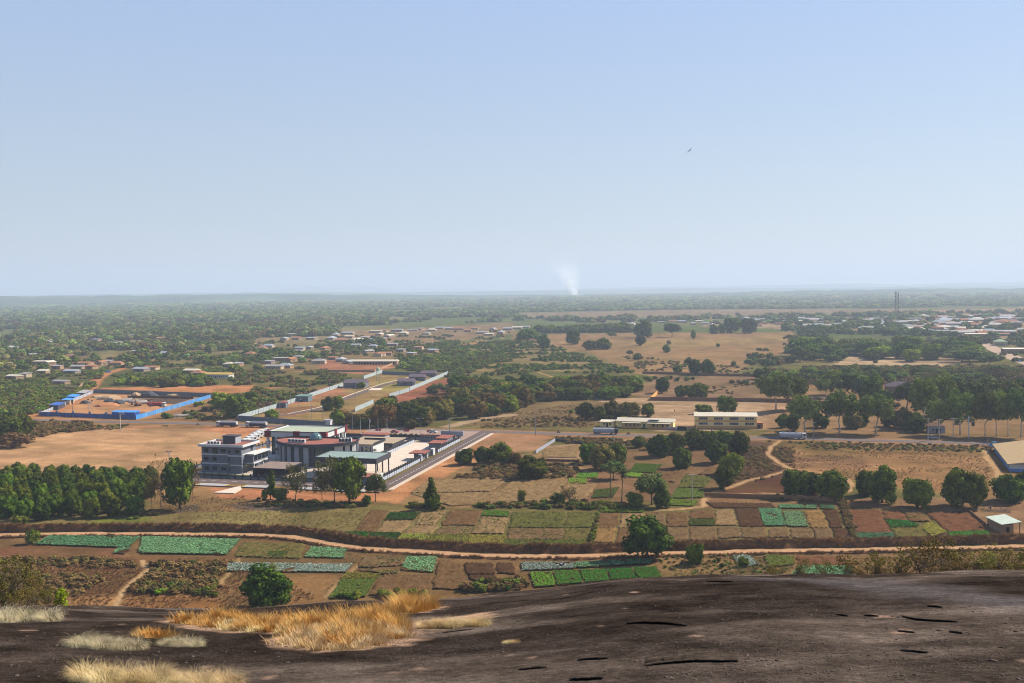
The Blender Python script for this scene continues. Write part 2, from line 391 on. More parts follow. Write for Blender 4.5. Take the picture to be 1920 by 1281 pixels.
def ground_mat(name, s1=0.9, s2=0.12, amp=0.35, bump=0.5, s3=None):
    m = bpy.data.materials.new(name); n, l, p = nodes(m)
    at = n.new('ShaderNodeAttribute'); at.attribute_name = 'Col'
    geo = n.new('ShaderNodeNewGeometry')
    prev = at.outputs['Color']
    for s, a in ((s1, amp), (s2, amp * 0.7)) + (((s3, amp * .8),) if s3 else ()):
        nz = n.new('ShaderNodeTexNoise'); nz.inputs['Scale'].default_value = s; nz.inputs['Detail'].default_value = 8; nz.inputs['Roughness'].default_value = 0.75
        l.new(geo.outputs['Position'], nz.inputs['Vector'])
        mr = n.new('ShaderNodeMapRange'); mr.inputs[1].default_value = 0.3; mr.inputs[2].default_value = 0.7
        mr.inputs[3].default_value = 1 - a; mr.inputs[4].default_value = 1 + a
        l.new(nz.outputs['Fac'], mr.inputs[0])
        mx = n.new('ShaderNodeVectorMath'); mx.operation = 'SCALE'
        l.new(prev, mx.inputs[0]); l.new(mr.outputs[0], mx.inputs['Scale']); prev = mx.outputs[0]
        if s == s1:
            b = n.new('ShaderNodeBump'); b.inputs['Strength'].default_value = bump; b.inputs['Distance'].default_value = 0.3
            l.new(nz.outputs['Fac'], b.inputs['Height']); l.new(b.outputs['Normal'], p.inputs['Normal'])
    l.new(prev, p.inputs['Base Color']); p.inputs['Roughness'].default_value = 1.0; p.inputs['Specular IOR Level'].default_value = 0.0
    return m
gme = make_ground(); gme.materials.append(ground_mat('earth'))
struct(link('ground', gme))

# ---- far hills: low ridges whose crest follows the skyline
def ridge(name, dist, depth, sky_px, rgb, seed, rough=12):
    xs = np.array([p[0] for p in sky_px], float); ys = np.array([p[1] for p in sky_px], float)
    px = np.linspace(xs[0], xs[-1], 260); py = np.interp(px, xs, ys)
    dirs = np.array([ray(a, b) for a, b in zip(px, py)])
    hd = np.hypot(dirs[:, 0], dirs[:, 1]); azs = np.arctan2(dirs[:, 0], dirs[:, 1]); top = H + dirs[:, 2] / hd * dist
    ts = np.linspace(0, 1, 26)
    T, A = np.meshgrid(ts, azs, indexing='ij'); D = dist + (T - 0.55) * depth
    X = D * np.sin(A); Y = D * np.cos(A)
    prof = np.where(T < 0.55, np.sin(T / 0.55 * math.pi / 2), np.cos((T - 0.55) / 0.45 * math.pi / 2))
    Z = (top[None, :] + 30) * prof - 30 + (fbm(X / 160 + seed, Y / 160, 4) - 0.5) * rough * prof
    i = np.arange(Z.size).reshape(Z.shape)
    q = np.stack([i[:-1, :-1], i[:-1, 1:], i[1:, 1:], i[1:, :-1]], -1).reshape(-1, 4)[:, ::-1]
    t = np.clip((fbm(X / 300 + seed, Y / 300, 5) - 0.35) * 3, 0, 1)[..., None]
    C = np.array([lin(v) for v in rgb]) * (0.6 + 0.8 * t)
    me = grid_mesh(name, np.stack([X, Y, Z], -1).reshape(-1, 3), q, C.reshape(-1, 3)); me.materials.append(HILLM)
    return struct(link(name, me))
HILLM = ground_mat('hill_forest', 0.03, 0.006, 0.4, 0.0)
ridge('hills', 8200, 2600, [(-500, 562), (0, 556.5), (60, 556), (100, 554.5), (160, 556), (230, 555), (300, 553.5), (390, 553), (480, 551.5), (560, 552), (700, 552), (800, 553), (900, 554), (1100, 554), (1300, 551), (1500, 545), (1700, 543), (2400, 536)], (66, 80, 54), 3, 26)
ridge('hills', 14500, 3500, [(-500, 563), (0, 555), (400, 549.5), (600, 548), (760, 548.5), (960, 546), (1150, 544), (1300, 541), (1440, 541), (1600, 540), (1740, 538), (1920, 537), (2400, 530)], (72, 86, 66), 11, 30)
ridge('hills', 21000, 4500, [(-300, 566), (700, 552), (840, 546.5), (960, 545), (1100, 541), (1200, 538.5), (1290, 537.5), (1440, 535), (1500, 534), (1570, 532), (1620, 531.5), (1700, 534), (1800, 530.5), (1880, 529.5), (1960, 530.5), (2400, 526)], (64, 84, 64), 21)
ridge('hills', 27000, 4500, [(380, 552), (500, 546), (540, 542), (575, 536.5), (600, 536.5), (620, 540), (650, 538), (668, 539), (690, 536), (715, 540), (760, 543.5), (830, 541), (880, 540), (930, 544), (1000, 546)], (60, 80, 70), 31, 20)

# ---- the bare rock dome the photograph is taken from
EYE, KK = 1.7, 0.00084
CREST = [(-900, 1150), (0, 1141), (230, 1142), (330, 1143), (440, 1140), (560, 1133), (640, 1129), (760, 1125), (830, 1121), (880, 1117), (930, 1111), (980, 1106), (1050, 1100), (1130, 1091), (1200, 1086), (1300, 1083),
         (1400, 1081), (1500, 1079), (1560, 1080), (1620, 1083), (1700, 1080), (1760, 1077), (1840, 1075), (1920, 1074), (2900, 1066)]
_cd = np.array([ray(a, b) for a, b in CREST])
_caz = np.arctan2(_cd[:, 0], _cd[:, 1]); _cr = -_cd[:, 2] / np.hypot(_cd[:, 0], _cd[:, 1])
def rock_a(az): return np.interp(az, _caz, _cr) - 2 * math.sqrt(EYE * KK)
def rock_z(X, Y):
    d = np.hypot(X, Y); a = rock_a(np.arctan2(X, Y))
    n = (fbm(X / 9 + 5, Y / 14 + 2, 3) - 0.5) * 0.55 * np.clip((d - 6) / 14, 0, 1) + (fbm(X / 1.6, Y / 2.2, 3) - 0.5) * 0.09
    return H - EYE - a * d - KK * d * d + n - 0.00006 * np.clip(d - 60, 0, None) ** 3 * 0.12
def RK(px, py):
    """point of the rock seen at a pixel (march along the ray)"""
    d = ray(px, py); hd = math.hypot(d[0], d[1])
    t = 5.0
    while t < 70:
        x = d[0] / hd * t; y = d[1] / hd * t; z = H + d[2] / hd * t
        if z <= float(rock_z(np.array([x]), np.array([y]))[0]): break
        t += 0.04
    return np.array([x, y, float(rock_z(np.array([x]), np.array([y]))[0])])
def RKP(pts): return [RK(*p)[:2] for p in pts]
GRASS_PATCH = [  # sandy pockets on the rock where dry grass grows
    [(312, 1165), (420, 1182), (545, 1192), (640, 1180), (600, 1165), (440, 1158)],
    [(530, 1208), (590, 1222), (680, 1218), (770, 1200), (760, 1180), (660, 1176), (560, 1186)],
    [(720, 1150), (780, 1150), (815, 1140), (800, 1134), (745, 1138)],
    [(775, 1178), (830, 1178), (918, 1156), (890, 1152), (800, 1168)],
]
GPG = [RKP(g) for g in GRASS_PATCH]; STREAK = RKP([(1440, 1084), (1600, 1092), (1700, 1103), (1800, 1118), (1930, 1140)])
def rock_col(X, Y):
    D = np.hypot(X, Y)
    C = np.empty(X.shape + (3,))
    a = np.array([lin(v) for v in (70, 60, 54)]); b = np.array([lin(v) for v in (126, 111, 100)])
    s = np.clip((fbm(X / 5 + Y / 9, Y / 3.2 - X / 14, 5) - 0.50) * 4.5, 0, 1)[..., None]
    C[:] = a * (1 - s) + b * s
    C *= (0.35 + 1.3 * fbm(X / 0.7, Y / 1.0, 4))[..., None] * (0.6 + 0.8 * fbm(X / 3.5 + 20, Y / 5, 3))[..., None]
    # pale weathered streak across the right
    st = STREAK
    m = np.clip(1 - line_d(X + (fbm(X / 2, Y / 2) - .5) * 2, Y + (fbm(X / 2 + 9, Y / 2) - .5) * 3, st) / 1.5, 0, 1)[..., None] * 0.7
    C = C * (1 - m) + np.array([lin(v) for v in (124, 116, 116)]) * m
    for gi in range(len(GRASS_PATCH)):
        sd = poly_sd(X + (fbm(X * 1.5, Y * 1.5) - .5) * .8, Y + (fbm(X * 1.5 + 7, Y * 1.5) - .5) * .8, GPG[gi])
        m = np.clip(sd / 0.35 + 1.1, 0, 1)[..., None]
        C = C * (1 - m) + np.array([lin(v) for v in (206, 168, 138)]) * m
    sp = np.clip((fbm(X * 1.3 + 60, Y * 0.8 + 3, 2) - 0.83) * 20, 0, 1)[..., None] * (D < 60)[..., None]
    C = C * (1 - sp) + np.array([lin(v) for v in (170, 140, 120)]) * sp
    # soil on the lower flank
    m = np.clip((D - 62 + (fbm(X / 4, Y / 4) - .5) * 16) / 8, 0, 1)[..., None]
    C = C * (1 - m) + np.array([lin(v) for v in (126, 98, 68)]) * m
    return C * np.array([.72, .715, .70])
def make_rock():
    az = np.radians(np.concatenate([np.linspace(-75, -32, 30), np.linspace(-31, 31, 620), np.linspace(32, 75, 30)]))
    d = np.concatenate([np.linspace(0.3, 8, 24), np.linspace(8.3, 34, 250), np.linspace(34.4, 70, 90), np.linspace(72, 215, 60)])
    D, A = np.meshgrid(d, az, indexing='ij'); X = D * np.sin(A); Y = D * np.cos(A)
    Z = rock_z(X, Y)
    i = np.arange(Z.size).reshape(Z.shape)
    q = np.stack([i[:-1, :-1], i[:-1, 1:], i[1:, 1:], i[1:, :-1]], -1).reshape(-1, 4)[:, ::-1]
    me = grid_mesh('rock_dome', np.stack([X, Y, Z], -1).reshape(-1, 3), q, rock_col(X, Y).reshape(-1, 3))
    return me
def rock_mat():
    m = ground_mat('granite', 7.0, 1.6, 0.55, 0.9, 34.0)
    m.node_tree.nodes['Principled BSDF'].inputs['Roughness'].default_value = 0.8
    return m
GRAN = rock_mat(); rk = make_rock(); rk.materials.append(GRAN)
rock = struct(link('rock_dome', rk))
def ledge(pts, hgt, back):
    """an exfoliated lip of rock: free edge towards the viewer, running out behind"""
    P = [RK(*p) for p in pts]
    # resample
    S = []
    for i in range(len(P) - 1):
        for t in np.linspace(0, 1, 9)[:-1]: S.append(P[i] * (1 - t) + P[i + 1] * t + np.array([0, 1, 0]) * (random.random() - .5) * .04)
    S.append(P[-1]); n = len(S); vs = []; fs = []
    for i, s in enumerate(S):
        f = math.sin(math.pi * (i + 0.4) / (n - 0.2)) ** 0.6
        r = s[:2] / np.linalg.norm(s[:2]); hz = hgt * 0.21 * f * (0.93 + 0.14 * random.random())
        def gz(q): return float(rock_z(np.array([q[0]]), np.array([q[1]]))[0])
        j = r * (random.random() - 0.5) * 0.03
        under = s[:2] + r * 0.35; e = s[:2] + j; m1 = s[:2] + r * back * 0.8; m2 = s[:2] + r * back * 1.9
        vs += [(*under, gz(under) - 0.03), (*(e + r * .1), gz(e) + hz * 0.45), (*(e + r * 0.02), gz(e) + hz), (*m1, gz(m1) + hz * 0.8 - .005), (*m2, gz(m2) - 0.05)]
    for i in range(n - 1):
        for k in range(4): fs.append((i * 5 + k, (i + 1) * 5 + k, (i + 1) * 5 + k + 1, i * 5 + k + 1))
    vs = np.array(vs); me = grid_mesh('rock_ledge', vs, np.array(fs), rock_col(vs[:, 0], vs[:, 1])); me.materials.append(GRAN); return link('rock_ledge', me, rock)
random.seed(5)
for pts, h_, b_ in [([(1175, 1172), (1210, 1170), (1240, 1171), (1288, 1176)], .12, 1.6), ([(1210, 1250), (1260, 1246), (1310, 1243), (1384, 1243)], .09, 1.2),
                    ([(1692, 1158), (1720, 1164), (1745, 1166), (1795, 1168)], .11, 1.2), ([(1738, 1138), (1768, 1141)], .1, .9), ([(1620, 1156), (1648, 1157)], .09, .8),
                    ([(1568, 1154), (1590, 1157)], .07, .8), ([(1684, 1185), (1715, 1188)], .06, .8), ([(1780, 1187), (1804, 1190)], .07, .8), ([(1325, 1091), (1375, 1092)], .16, 1.5),
                    ([(830, 1188), (890, 1180)], .06, .8), ([(1070, 1278), (1130, 1276)], .06, .7), 
                    ([(1690, 1222), (1740, 1226)], .05, .7), ([(1085, 1240), (1140, 1237)], .05, .6), ([(975, 1258), (1025, 1253)], .04, .6)]:
    ledge(pts, h_, b_)

# ---- roads, tracks, banks
def strip(name, pts, width, z, m, step=4.0, jitter=0.0):
    P = np.array(pts); L = np.concatenate([[0], np.cumsum(np.hypot(*np.diff(P, axis=0).T))])
    s = np.arange(0, L[-1], step); s = np.append(s, L[-1])
    Q = np.stack([np.interp(s, L, P[:, 0]), np.interp(s, L, P[:, 1])], 1)
    k = 5
    for _ in range(3): Q[1:-1] = (Q[:-2] + Q[1:-1] * 2 + Q[2:]) / 4
    T = np.gradient(Q, axis=0); T /= np.hypot(T[:, 0], T[:, 1])[:, None]; N = np.stack([-T[:, 1], T[:, 0]], 1)
    vs = []; fs = []
    for i in range(len(Q)):
        wj = width / 2 + (random.random() - 0.5) * jitter; wk = width / 2 + (random.random() - 0.5) * jitter
        vs += [(*(Q[i] - N[i] * wj), z), (*(Q[i] + N[i] * wk), z)]
    for i in range(len(Q) - 1): fs.append((2 * i, 2 * i + 2, 2 * i + 3, 2 * i + 1))
    mb = MB(); mb.add(vs, fs)
    return mb.build(name, m), Q, N
ASPH = mat('asphalt', (128, 116, 110), 0.9, 0.18, 0.6, 0.2)
ASPH2 = mat('compound_asphalt', (120, 104, 98), 0.9, 0.15, 0.5, 0.2)
DIRT = mat('orange_dirt', (196, 152, 112), 0.95, 0.2, 0.7, 0.4)
rd, RQ, RN = strip('road', GP(ROAD), 7.6, 0.03, ASPH, 5, 0.8); struct(rd)
tr, TQ, TN = strip('dirt_track', GP(TRACK), 3.7, 0.02, DIRT, 2.5, 1.3); struct(tr)
# ================================================================== VEGETATION
import bmesh
def ico(sub=1):
    bm = bmesh.new(); bmesh.ops.create_icosphere(bm, subdivisions=sub, radius=1)
    v = np.array([x.co for x in bm.verts]); f = np.array([[q.index for q in p.verts] for p in bm.faces]); bm.free()
    return v, f
ICO_V, ICO_F = ico(2)
ICO1_V, ICO1_F = ico(1)
def leaf_quads(C, N, S, r):
    n = len(C)
    N = N / (np.linalg.norm(N, axis=1)[:, None] + 1e-9)
    a = np.cross(N, r.normal(size=(n, 3))); a /= np.linalg.norm(a, axis=1)[:, None] + 1e-9
    b = np.cross(N, a)
    S = S[:, None]
    V = np.stack([C - a * S - b * S * .7, C + a * S * .2 - b * S * .9, C + a * S + b * S * .7, C - a * S * .2 + b * S * .9], 1).reshape(-1, 3)
    Q = np.arange(4 * n).reshape(n, 4)
    return V, Q
def crown_mesh(name, lobes, quads, leaf, m, seed, core=0.84, rnd=0.8, up=0.0):
    """foliage made of lobes (x, y, z, r): leaf-sized faces all over the lobes, with an uneven inner mass"""
    r = np.random.default_rng(seed); L = np.array(lobes)
    wts = L[:, 3] ** 2; k = r.choice(len(L), quads, p=wts / wts.sum())
    d = r.normal(size=(quads, 3)); d[:, 2] += up; d /= np.linalg.norm(d, axis=1)[:, None]
    rad = L[k, 3] * (0.86 + 0.24 * r.random(quads))
    C = L[k, :3] + d * rad[:, None]
    keep = np.ones(quads, bool)
    for x, y, z, q in L:
        keep &= ((C - [x, y, z]) ** 2).sum(1) > (q * 0.8) ** 2
    C = C[keep]; d = d[keep]
    N = d + r.normal(size=d.shape) * rnd * 0.6
    V, Q = leaf_quads(C, N, leaf * (0.6 + 0.8 * r.random(len(C))), r)
    tri = [np.stack([Q[:, 0], Q[:, 1], Q[:, 2]], 1), np.stack([Q[:, 0], Q[:, 2], Q[:, 3]], 1)]
    Vs = [V]; o = len(V)
    if core:
        for x, y, z, q in L:
            vv = ICO1_V * (q * core * (0.85 + 0.3 * r.random((len(ICO1_V), 1)))) + [x, y, z]
            Vs.append(vv); tri.append(ICO1_F + o); o += len(vv)
    me = grid_mesh(name, np.concatenate(Vs), np.concatenate(tri), None, False)
    me.materials.append(m); return me
def dome_lobes(seed, n, zc, rxy, rz, r0, r1, low=-0.35):
    r = np.random.default_rng(seed); L = [(0, 0, zc, min(rxy, rz) * 0.7)]
    for i in range(n):
        zz = low + (1 - low) * (i + 0.5) / n; a = i * 2.39996 + r.random() * 0.8
        rr = math.sqrt(max(0, 1 - zz * zz)); s = 0.66 + 0.46 * r.random()
        L.append((rxy * rr * math.cos(a) * s, rxy * rr * math.sin(a) * s, zc + rz * zz * s, r0 + (r1 - r0) * r.random()))
    return L
def fit(L):
    """scale lobes so the crown is 1 wide and tops out at 1"""
    A = np.array(L); wx = max((np.abs(A[:, 0]) + A[:, 3]).max(), (np.abs(A[:, 1]) + A[:, 3]).max()); top = (A[:, 2] + A[:, 3]).max()
    return [(x * 0.5 / wx, y * 0.5 / wx, z / top, q * (0.5 / wx + 1 / top) / 2) for x, y, z, q in L]
def trunk_mesh(name, L, m, r0=0.03, h0=0.25, limbs=6, seed=1, lean=0.02, multi=1):
    r = np.random.default_rng(seed); mb = MB()
    for k in range(multi):
        a0 = r.random() * 6.28; b = np.array([math.cos(a0), math.sin(a0)]) * (0.06 if multi > 1 else 0)
        top = np.array([b[0] * 1.6 + r.normal() * lean, b[1] * 1.6 + r.normal() * lean, h0])
        mb.tube([(b[0], b[1], -0.02), (b[0] * 1.1, b[1] * 1.1, h0 * 0.3), (b[0] * 1.3 + lean * .5, b[1] * 1.3, h0 * 0.65), top], [r0 * 1.5, r0, r0 * 0.85, r0 * 0.75], 7)
        idx = r.permutation(len(L))[:limbs]
        for i in idx:
            e = np.array(L[i][:3]); mid = (top + e) / 2 + r.normal(size=3) * 0.02 + [0, 0, -0.02]
            mb.tube([top - [0, 0, 0.02], mid, e], [r0 * 0.6, r0 * 0.4, r0 * 0.18], 5)
    return mb.mesh(name, m, True)
BARK = mat('bark', (96, 78, 62), 0.9, 0.3, 3.0, 0.4)
WBARK = mat('white_bark', (206, 194, 180), 0.8, 0.2, 2.0, 0.2)
GBARK = mat('grey_bark', (134, 118, 102), 0.9, 0.3, 3.0, 0.3)
LM = dict(
    mango=leafmat('mango_leaf', (50, 74, 16), (116, 134, 32)),
    flower=leafmat('flowering_mango_leaf', (66, 74, 22), (150, 128, 56)),
    bright=leafmat('bright_leaf', (78, 110, 22), (144, 170, 42)),
    bush=leafmat('bush_leaf', (72, 96, 28), (130, 142, 50)),
    neem=leafmat('neem_leaf', (64, 86, 36), (118, 130, 62)),
    euca=leafmat('eucalyptus_leaf', (84, 108, 40), (150, 164, 74)),
    fara=leafmat('light_woodland_leaf', (92, 122, 50), (150, 170, 78), k=.74), farb=leafmat('pale_woodland_leaf', (120, 124, 66), (172, 162, 96), k=.74),
    dry=leafmat('dry_leaf', (122, 96, 54), (166, 136, 80), vary=.4),
    scrub=leafmat('scrub_leaf', (96, 94, 48), (140, 128, 62)),
    palm=leafmat('palm_leaf', (58, 78, 36), (108, 122, 58)))
# prototypes: name -> list of (crown mesh, trunk mesh, tree name)
PR = {}
def proto(kind, k, crown, trunk, nm): PR.setdefault(kind, []).append((crown, trunk, nm))
for s in range(5):
    L = fit(dome_lobes(s + 1, 32, 0.46, 0.36, 0.40, 0.08, 0.2, -0.88))
    c = crown_mesh('crown', L, 4600, 0.03, LM['mango'], s, 0.7); t = trunk_mesh('trunk', L, BARK, 0.035, 0.3, 5, s)
    proto('mango', s, c, t, 'mango_tree')
    c2 = c.copy(); c2.materials.clear(); c2.materials.append(LM['flower']); proto('flower', s, c2, t, 'mango_tree')
    c3 = c.copy(); c3.materials.clear(); c3.materials.append(LM['bright']); proto('bright', s, c3, t, 'broadleaf_tree')
for s in range(4):
    r = np.random.default_rng(40 + s)
    L = fit([(q * math.cos(a), q * math.sin(a), 0.26 + 0.56 * r.random(), 0.1 + .1 * r.random()) for q, a in [(0.36 * math.sqrt(r.random()), r.random() * 6.28) for _ in range(34)]])
    proto('tall', s, crown_mesh('crown', L, 3000, 0.032, LM['mango'], 50 + s, 0.7), trunk_mesh('trunk', L, BARK, 0.03, 0.28, 9, s, 0.04), 'tall_tree')
    proto('neem', s, crown_mesh('crown', fit(dome_lobes(60 + s, 26, 0.58, 0.38, 0.28, 0.1, 0.17, -0.5)), 2600, 0.026, LM['neem'], 70 + s, 0.72, 1.2), trunk_mesh('trunk', fit(dome_lobes(60 + s, 26, 0.58, 0.38, 0.28, 0.1, 0.17, -0.5)), GBARK, 0.022, 0.35, 8, s, 0.04), 'neem_tree')
for s in range(4):
    L = fit(dome_lobes(80 + s, 30, 0.66, 0.40, 0.27, 0.06, 0.16, -0.8))
    proto('euca', s, crown_mesh('crown', L, 4200, 0.022, LM['euca'], 90 + s, 0.55, 1.4), trunk_mesh('trunk', L, WBARK, 0.018, 0.42, 14, s, 0.05), 'eucalyptus_tree')
for s in range(3):   # thin, half-bare trees
    r = np.random.default_rng(100 + s)
    L = fit([(q * math.cos(a), q * math.sin(a), 0.34 + 0.58 * r.random(), 0.07 + .06 * r.random()) for q, a in [(0.4 * math.sqrt(r.random()), r.random() * 6.28) for _ in range(36)]])
    mb = MB()
    me = trunk_mesh('trunk', L, GBARK, 0.016, 0.35, 24, s, 0.05)
    proto('thin', s, crown_mesh('crown', L, 2000, 0.02, LM['scrub'], 110 + s, 0, 1.5), me, 'sparse_tree')
    proto('bare', s, crown_mesh('crown', L, 500, 0.018, LM['dry'], 120 + s, 0, 1.5), me, 'bare_tree')
    L2 = fit([(r.normal() * .1 * (1.25 - z), r.normal() * .1 * (1.25 - z), z, .13 * (1.35 - z)) for z in np.linspace(0.16, 0.95, 16)])
    proto('conic', s, crown_mesh('crown', L2, 2400, 0.03, LM['mango'], 130 + s, 0.8), trunk_mesh('trunk', L2, BARK, 0.025, 0.2, 3, s), 'evergreen_tree')
    L3 = fit(dome_lobes(140 + s, 14, 0.4, 0.34, 0.34, 0.12, 0.2, -0.9))
    proto('shrub', s, crown_mesh('crown', L3, 1300, 0.045, LM['bush'], 150 + s, 0.7, 1.2), trunk_mesh('trunk', L3, BARK, 0.02, 0.2, 5, s), 'shrub')
    L4 = fit(dome_lobes(160 + s, 14, 0.4, 0.34, 0.3, 0.1, 0.18, -0.9))
    proto('dryshrub', s, crown_mesh('crown', L4, 1100, 0.04, LM['dry'], 170 + s, 0.5, 1.5), trunk_mesh('trunk', L4, GBARK, 0.015, 0.2, 9, s), 'dry_shrub')
def palm(seed, fan):
    r = np.random.default_rng(seed); mb = MB(); tk = MB()
    tk.tube([(0, 0, -.02), (.01, 0, .3), (.0, .01, .6), (0, 0, .84)], [.03, .022, .02, .024], 7)
    for i in range(22 if fan else 16):
        a = i * 2.4; el = r.uniform(-0.5, 1.2); p = np.array([0, 0, .84]); Ln = .42 if fan else .5
        pts = []
        for t in np.linspace(0, 1, 6):
            e = el - t * t * 1.3
            pts.append(p.copy()); p = p + np.array([math.cos(a) * math.cos(e), math.sin(a) * math.cos(e), math.sin(e) * .5]) * Ln / 6
        sd = np.array([-math.sin(a), math.cos(a), 0])
        for j in range(5):
            for sgn in (-1, 1):
                for q in range(3):
                    b = pts[j] + (pts[j + 1] - pts[j]) * q / 3
                    tip = b + sd * sgn * (0.07 + .05 * math.sin(j)) + (pts[j + 1] - pts[j]) * .8 + [0, 0, -.025]
                    mb.add([b, b + (pts[j + 1] - pts[j]) * .3, tip], [(0, 1, 2)])
    return mb.mesh('crown', LM['palm']), tk.mesh('trunk', GBARK, True)
for s in range(2): proto('palm', s, *palm(s, True), 'palm_tree')

NTREE = [0]
def plant(kind, px, py, wpx, hpx, label, group=None, base=None, cat=None, sub=None):
    """a tree standing on the ground at pixel (px, py), wpx wide and hpx tall in the photograph"""
    g = G(px, py) if base is None else np.array(base[:2]); z = 0 if base is None or len(base) < 3 else base[2]
    dist = math.hypot(g[0], g[1]); sc = dist / F * 1.0
    P = PR[kind]; i = NTREE[0] % len(P) if sub is None else sub; NTREE[0] += 1
    c, t, nm = P[i]
    rz = random.random() * 6.28; ax_ = random.uniform(.9, 1.14); tl = (random.gauss(0, .035), random.gauss(0, .035))
    root = thing(nm, label, cat or ('shrub' if 'shrub' in kind else 'tree'), (g[0], g[1], z), rz, group)
    w_, h_ = wpx * sc * 1.06, hpx * sc * 1.02
    root.scale = (w_ * ax_, w_ / ax_, h_); root.rotation_euler = (tl[0], tl[1], rz)
    link('crown', c, root); link('trunk', t, root)
    return root

def scatter(name, label, cat, P, S, RZ, IDX, meshes):
    """stuff nobody can count: one object that instances low plant meshes on points"""
    me = bpy.data.meshes.new(name); me.from_pydata([tuple(p) for p in P], [], [])
    n = len(P)
    for nm, ty, arr in (('scl', 'FLOAT_VECTOR', S), ('rot', 'FLOAT_VECTOR', np.stack([np.zeros(n), np.zeros(n), RZ], 1)), ('idx', 'INT', IDX)):
        a = me.attributes.new(nm, ty, 'POINT')
        a.data.foreach_set('value' if ty == 'INT' else 'vector', np.ascontiguousarray(arr, np.int32 if ty == 'INT' else np.float32).ravel())
    o = link(name, me); tag(o, label, cat, kind='stuff')
    ng = bpy.data.node_groups.new(name, 'GeometryNodeTree')
    ng.interface.new_socket('Geometry', in_out='INPUT', socket_type='NodeSocketGeometry'); ng.interface.new_socket('Geometry', in_out='OUTPUT', socket_type='NodeSocketGeometry')
    N = ng.nodes; K = ng.links; gi = N.new('NodeGroupInput'); go = N.new('NodeGroupOutput'); jn = N.new('GeometryNodeJoinGeometry')
    def attr(nm, ty):
        a = N.new('GeometryNodeInputNamedAttribute'); a.data_type = ty; a.inputs[0].default_value = nm
        return [s for s in a.outputs if s.enabled][0]
    ai, as_, ar = attr('idx', 'INT'), attr('scl', 'FLOAT_VECTOR'), attr('rot', 'FLOAT_VECTOR')
    for i, m in enumerate(meshes):
        po = bpy.data.objects.new(name + '_piece', m)
        oi = N.new('GeometryNodeObjectInfo'); oi.inputs[0].default_value = po
        ip = N.new('GeometryNodeInstanceOnPoints'); cm = N.new('FunctionNodeCompare'); cm.data_type = 'INT'; cm.operation = 'EQUAL'
        K.new(ai, cm.inputs[2]); cm.inputs[3].default_value = i
        K.new(gi.outputs[0], ip.inputs['Points']); K.new(cm.outputs[0], ip.inputs['Selection']); K.new(oi.outputs['Geometry'], ip.inputs['Instance'])
        er = N.new('FunctionNodeEulerToRotation'); K.new(ar, er.inputs[0]); K.new(er.outputs[0], ip.inputs['Rotation']); K.new(as_, ip.inputs['Scale'])
        K.new(ip.outputs[0], jn.inputs[0])
    K.new(jn.outputs[0], go.inputs[0])
    md = o.modifiers.new('instances', 'NODES'); md.node_group = ng
    return o
def in_poly(P, poly): return poly_sd(P[:, 0], P[:, 1], GP(poly)) > 0
def fill(poly, spacing, r, jit=0.6):
    """jittered points inside a pixel polygon, on the ground"""
    pg = np.array(GP(poly)); lo = pg.min(0); hi = pg.max(0)
    xs = np.arange(lo[0], hi[0] + spacing, spacing); ys = np.arange(lo[1], hi[1] + spacing, spacing)
    X, Y = np.meshgrid(xs, ys); X = X + (np.arange(len(ys)) % 2)[:, None] * spacing / 2
    P = np.stack([X.ravel(), Y.ravel()], 1) + (r.random((X.size, 2)) - 0.5) * spacing * jit * 2
    return P[poly_sd(P[:, 0], P[:, 1], pg) > 0]
def small_crown(kind, m, seed):
    L = fit(dome_lobes(seed, 9, 0.5, 0.34, 0.36, 0.16, 0.24, -0.7))
    return crown_mesh('crown', L, 320, 0.075, LM[m], seed, 0.85, 0.9)
FARM = [small_crown(0, 'mango', 201), small_crown(0, 'mango', 202), small_crown(0, 'flower', 203), small_crown(0, 'bush', 204), small_crown(0, 'bright', 205), small_crown(0, 'bush', 206), small_crown(0, 'neem', 207), small_crown(0, 'fara', 208), small_crown(0, 'farb', 209)]
def tuft_mesh(name, n, m, seed, spread=0.5, droop=0.6, wid=0.02, segs=3):
    """a tuft of grass 1 high"""
    r = np.random.default_rng(seed); V = []; Q = []
    for i in range(n):
        a = r.random() * 6.28; q = spread * math.sqrt(r.random()) * 0.5; b = np.array([q * math.cos(a), q * math.sin(a), 0])
        a2 = a + r.normal() * 0.7; ln = 0.6 + 0.5 * r.random(); dr = droop * (0.4 + r.random()); side = np.array([-math.sin(a2), math.cos(a2), 0]) * wid * (.6 + .8 * r.random())
        p = b.copy(); e = 1.45 - 0.3 * r.random(); o = len(V)
        for k in range(segs + 1):
            t = k / segs; V += [p - side * (1 - t * .85), p + side * (1 - t * .85)]
            p = p + np.array([math.cos(a2) * math.cos(e), math.sin(a2) * math.cos(e), math.sin(e)]) * ln / segs; e -= dr * (0.5 + t)
        for k in range(segs): Q.append((o + 2 * k, o + 2 * k + 1, o + 2 * k + 3, o + 2 * k + 2))
    me = grid_mesh(name, np.array(V), np.array(Q), None, False); me.materials.append(m); return me
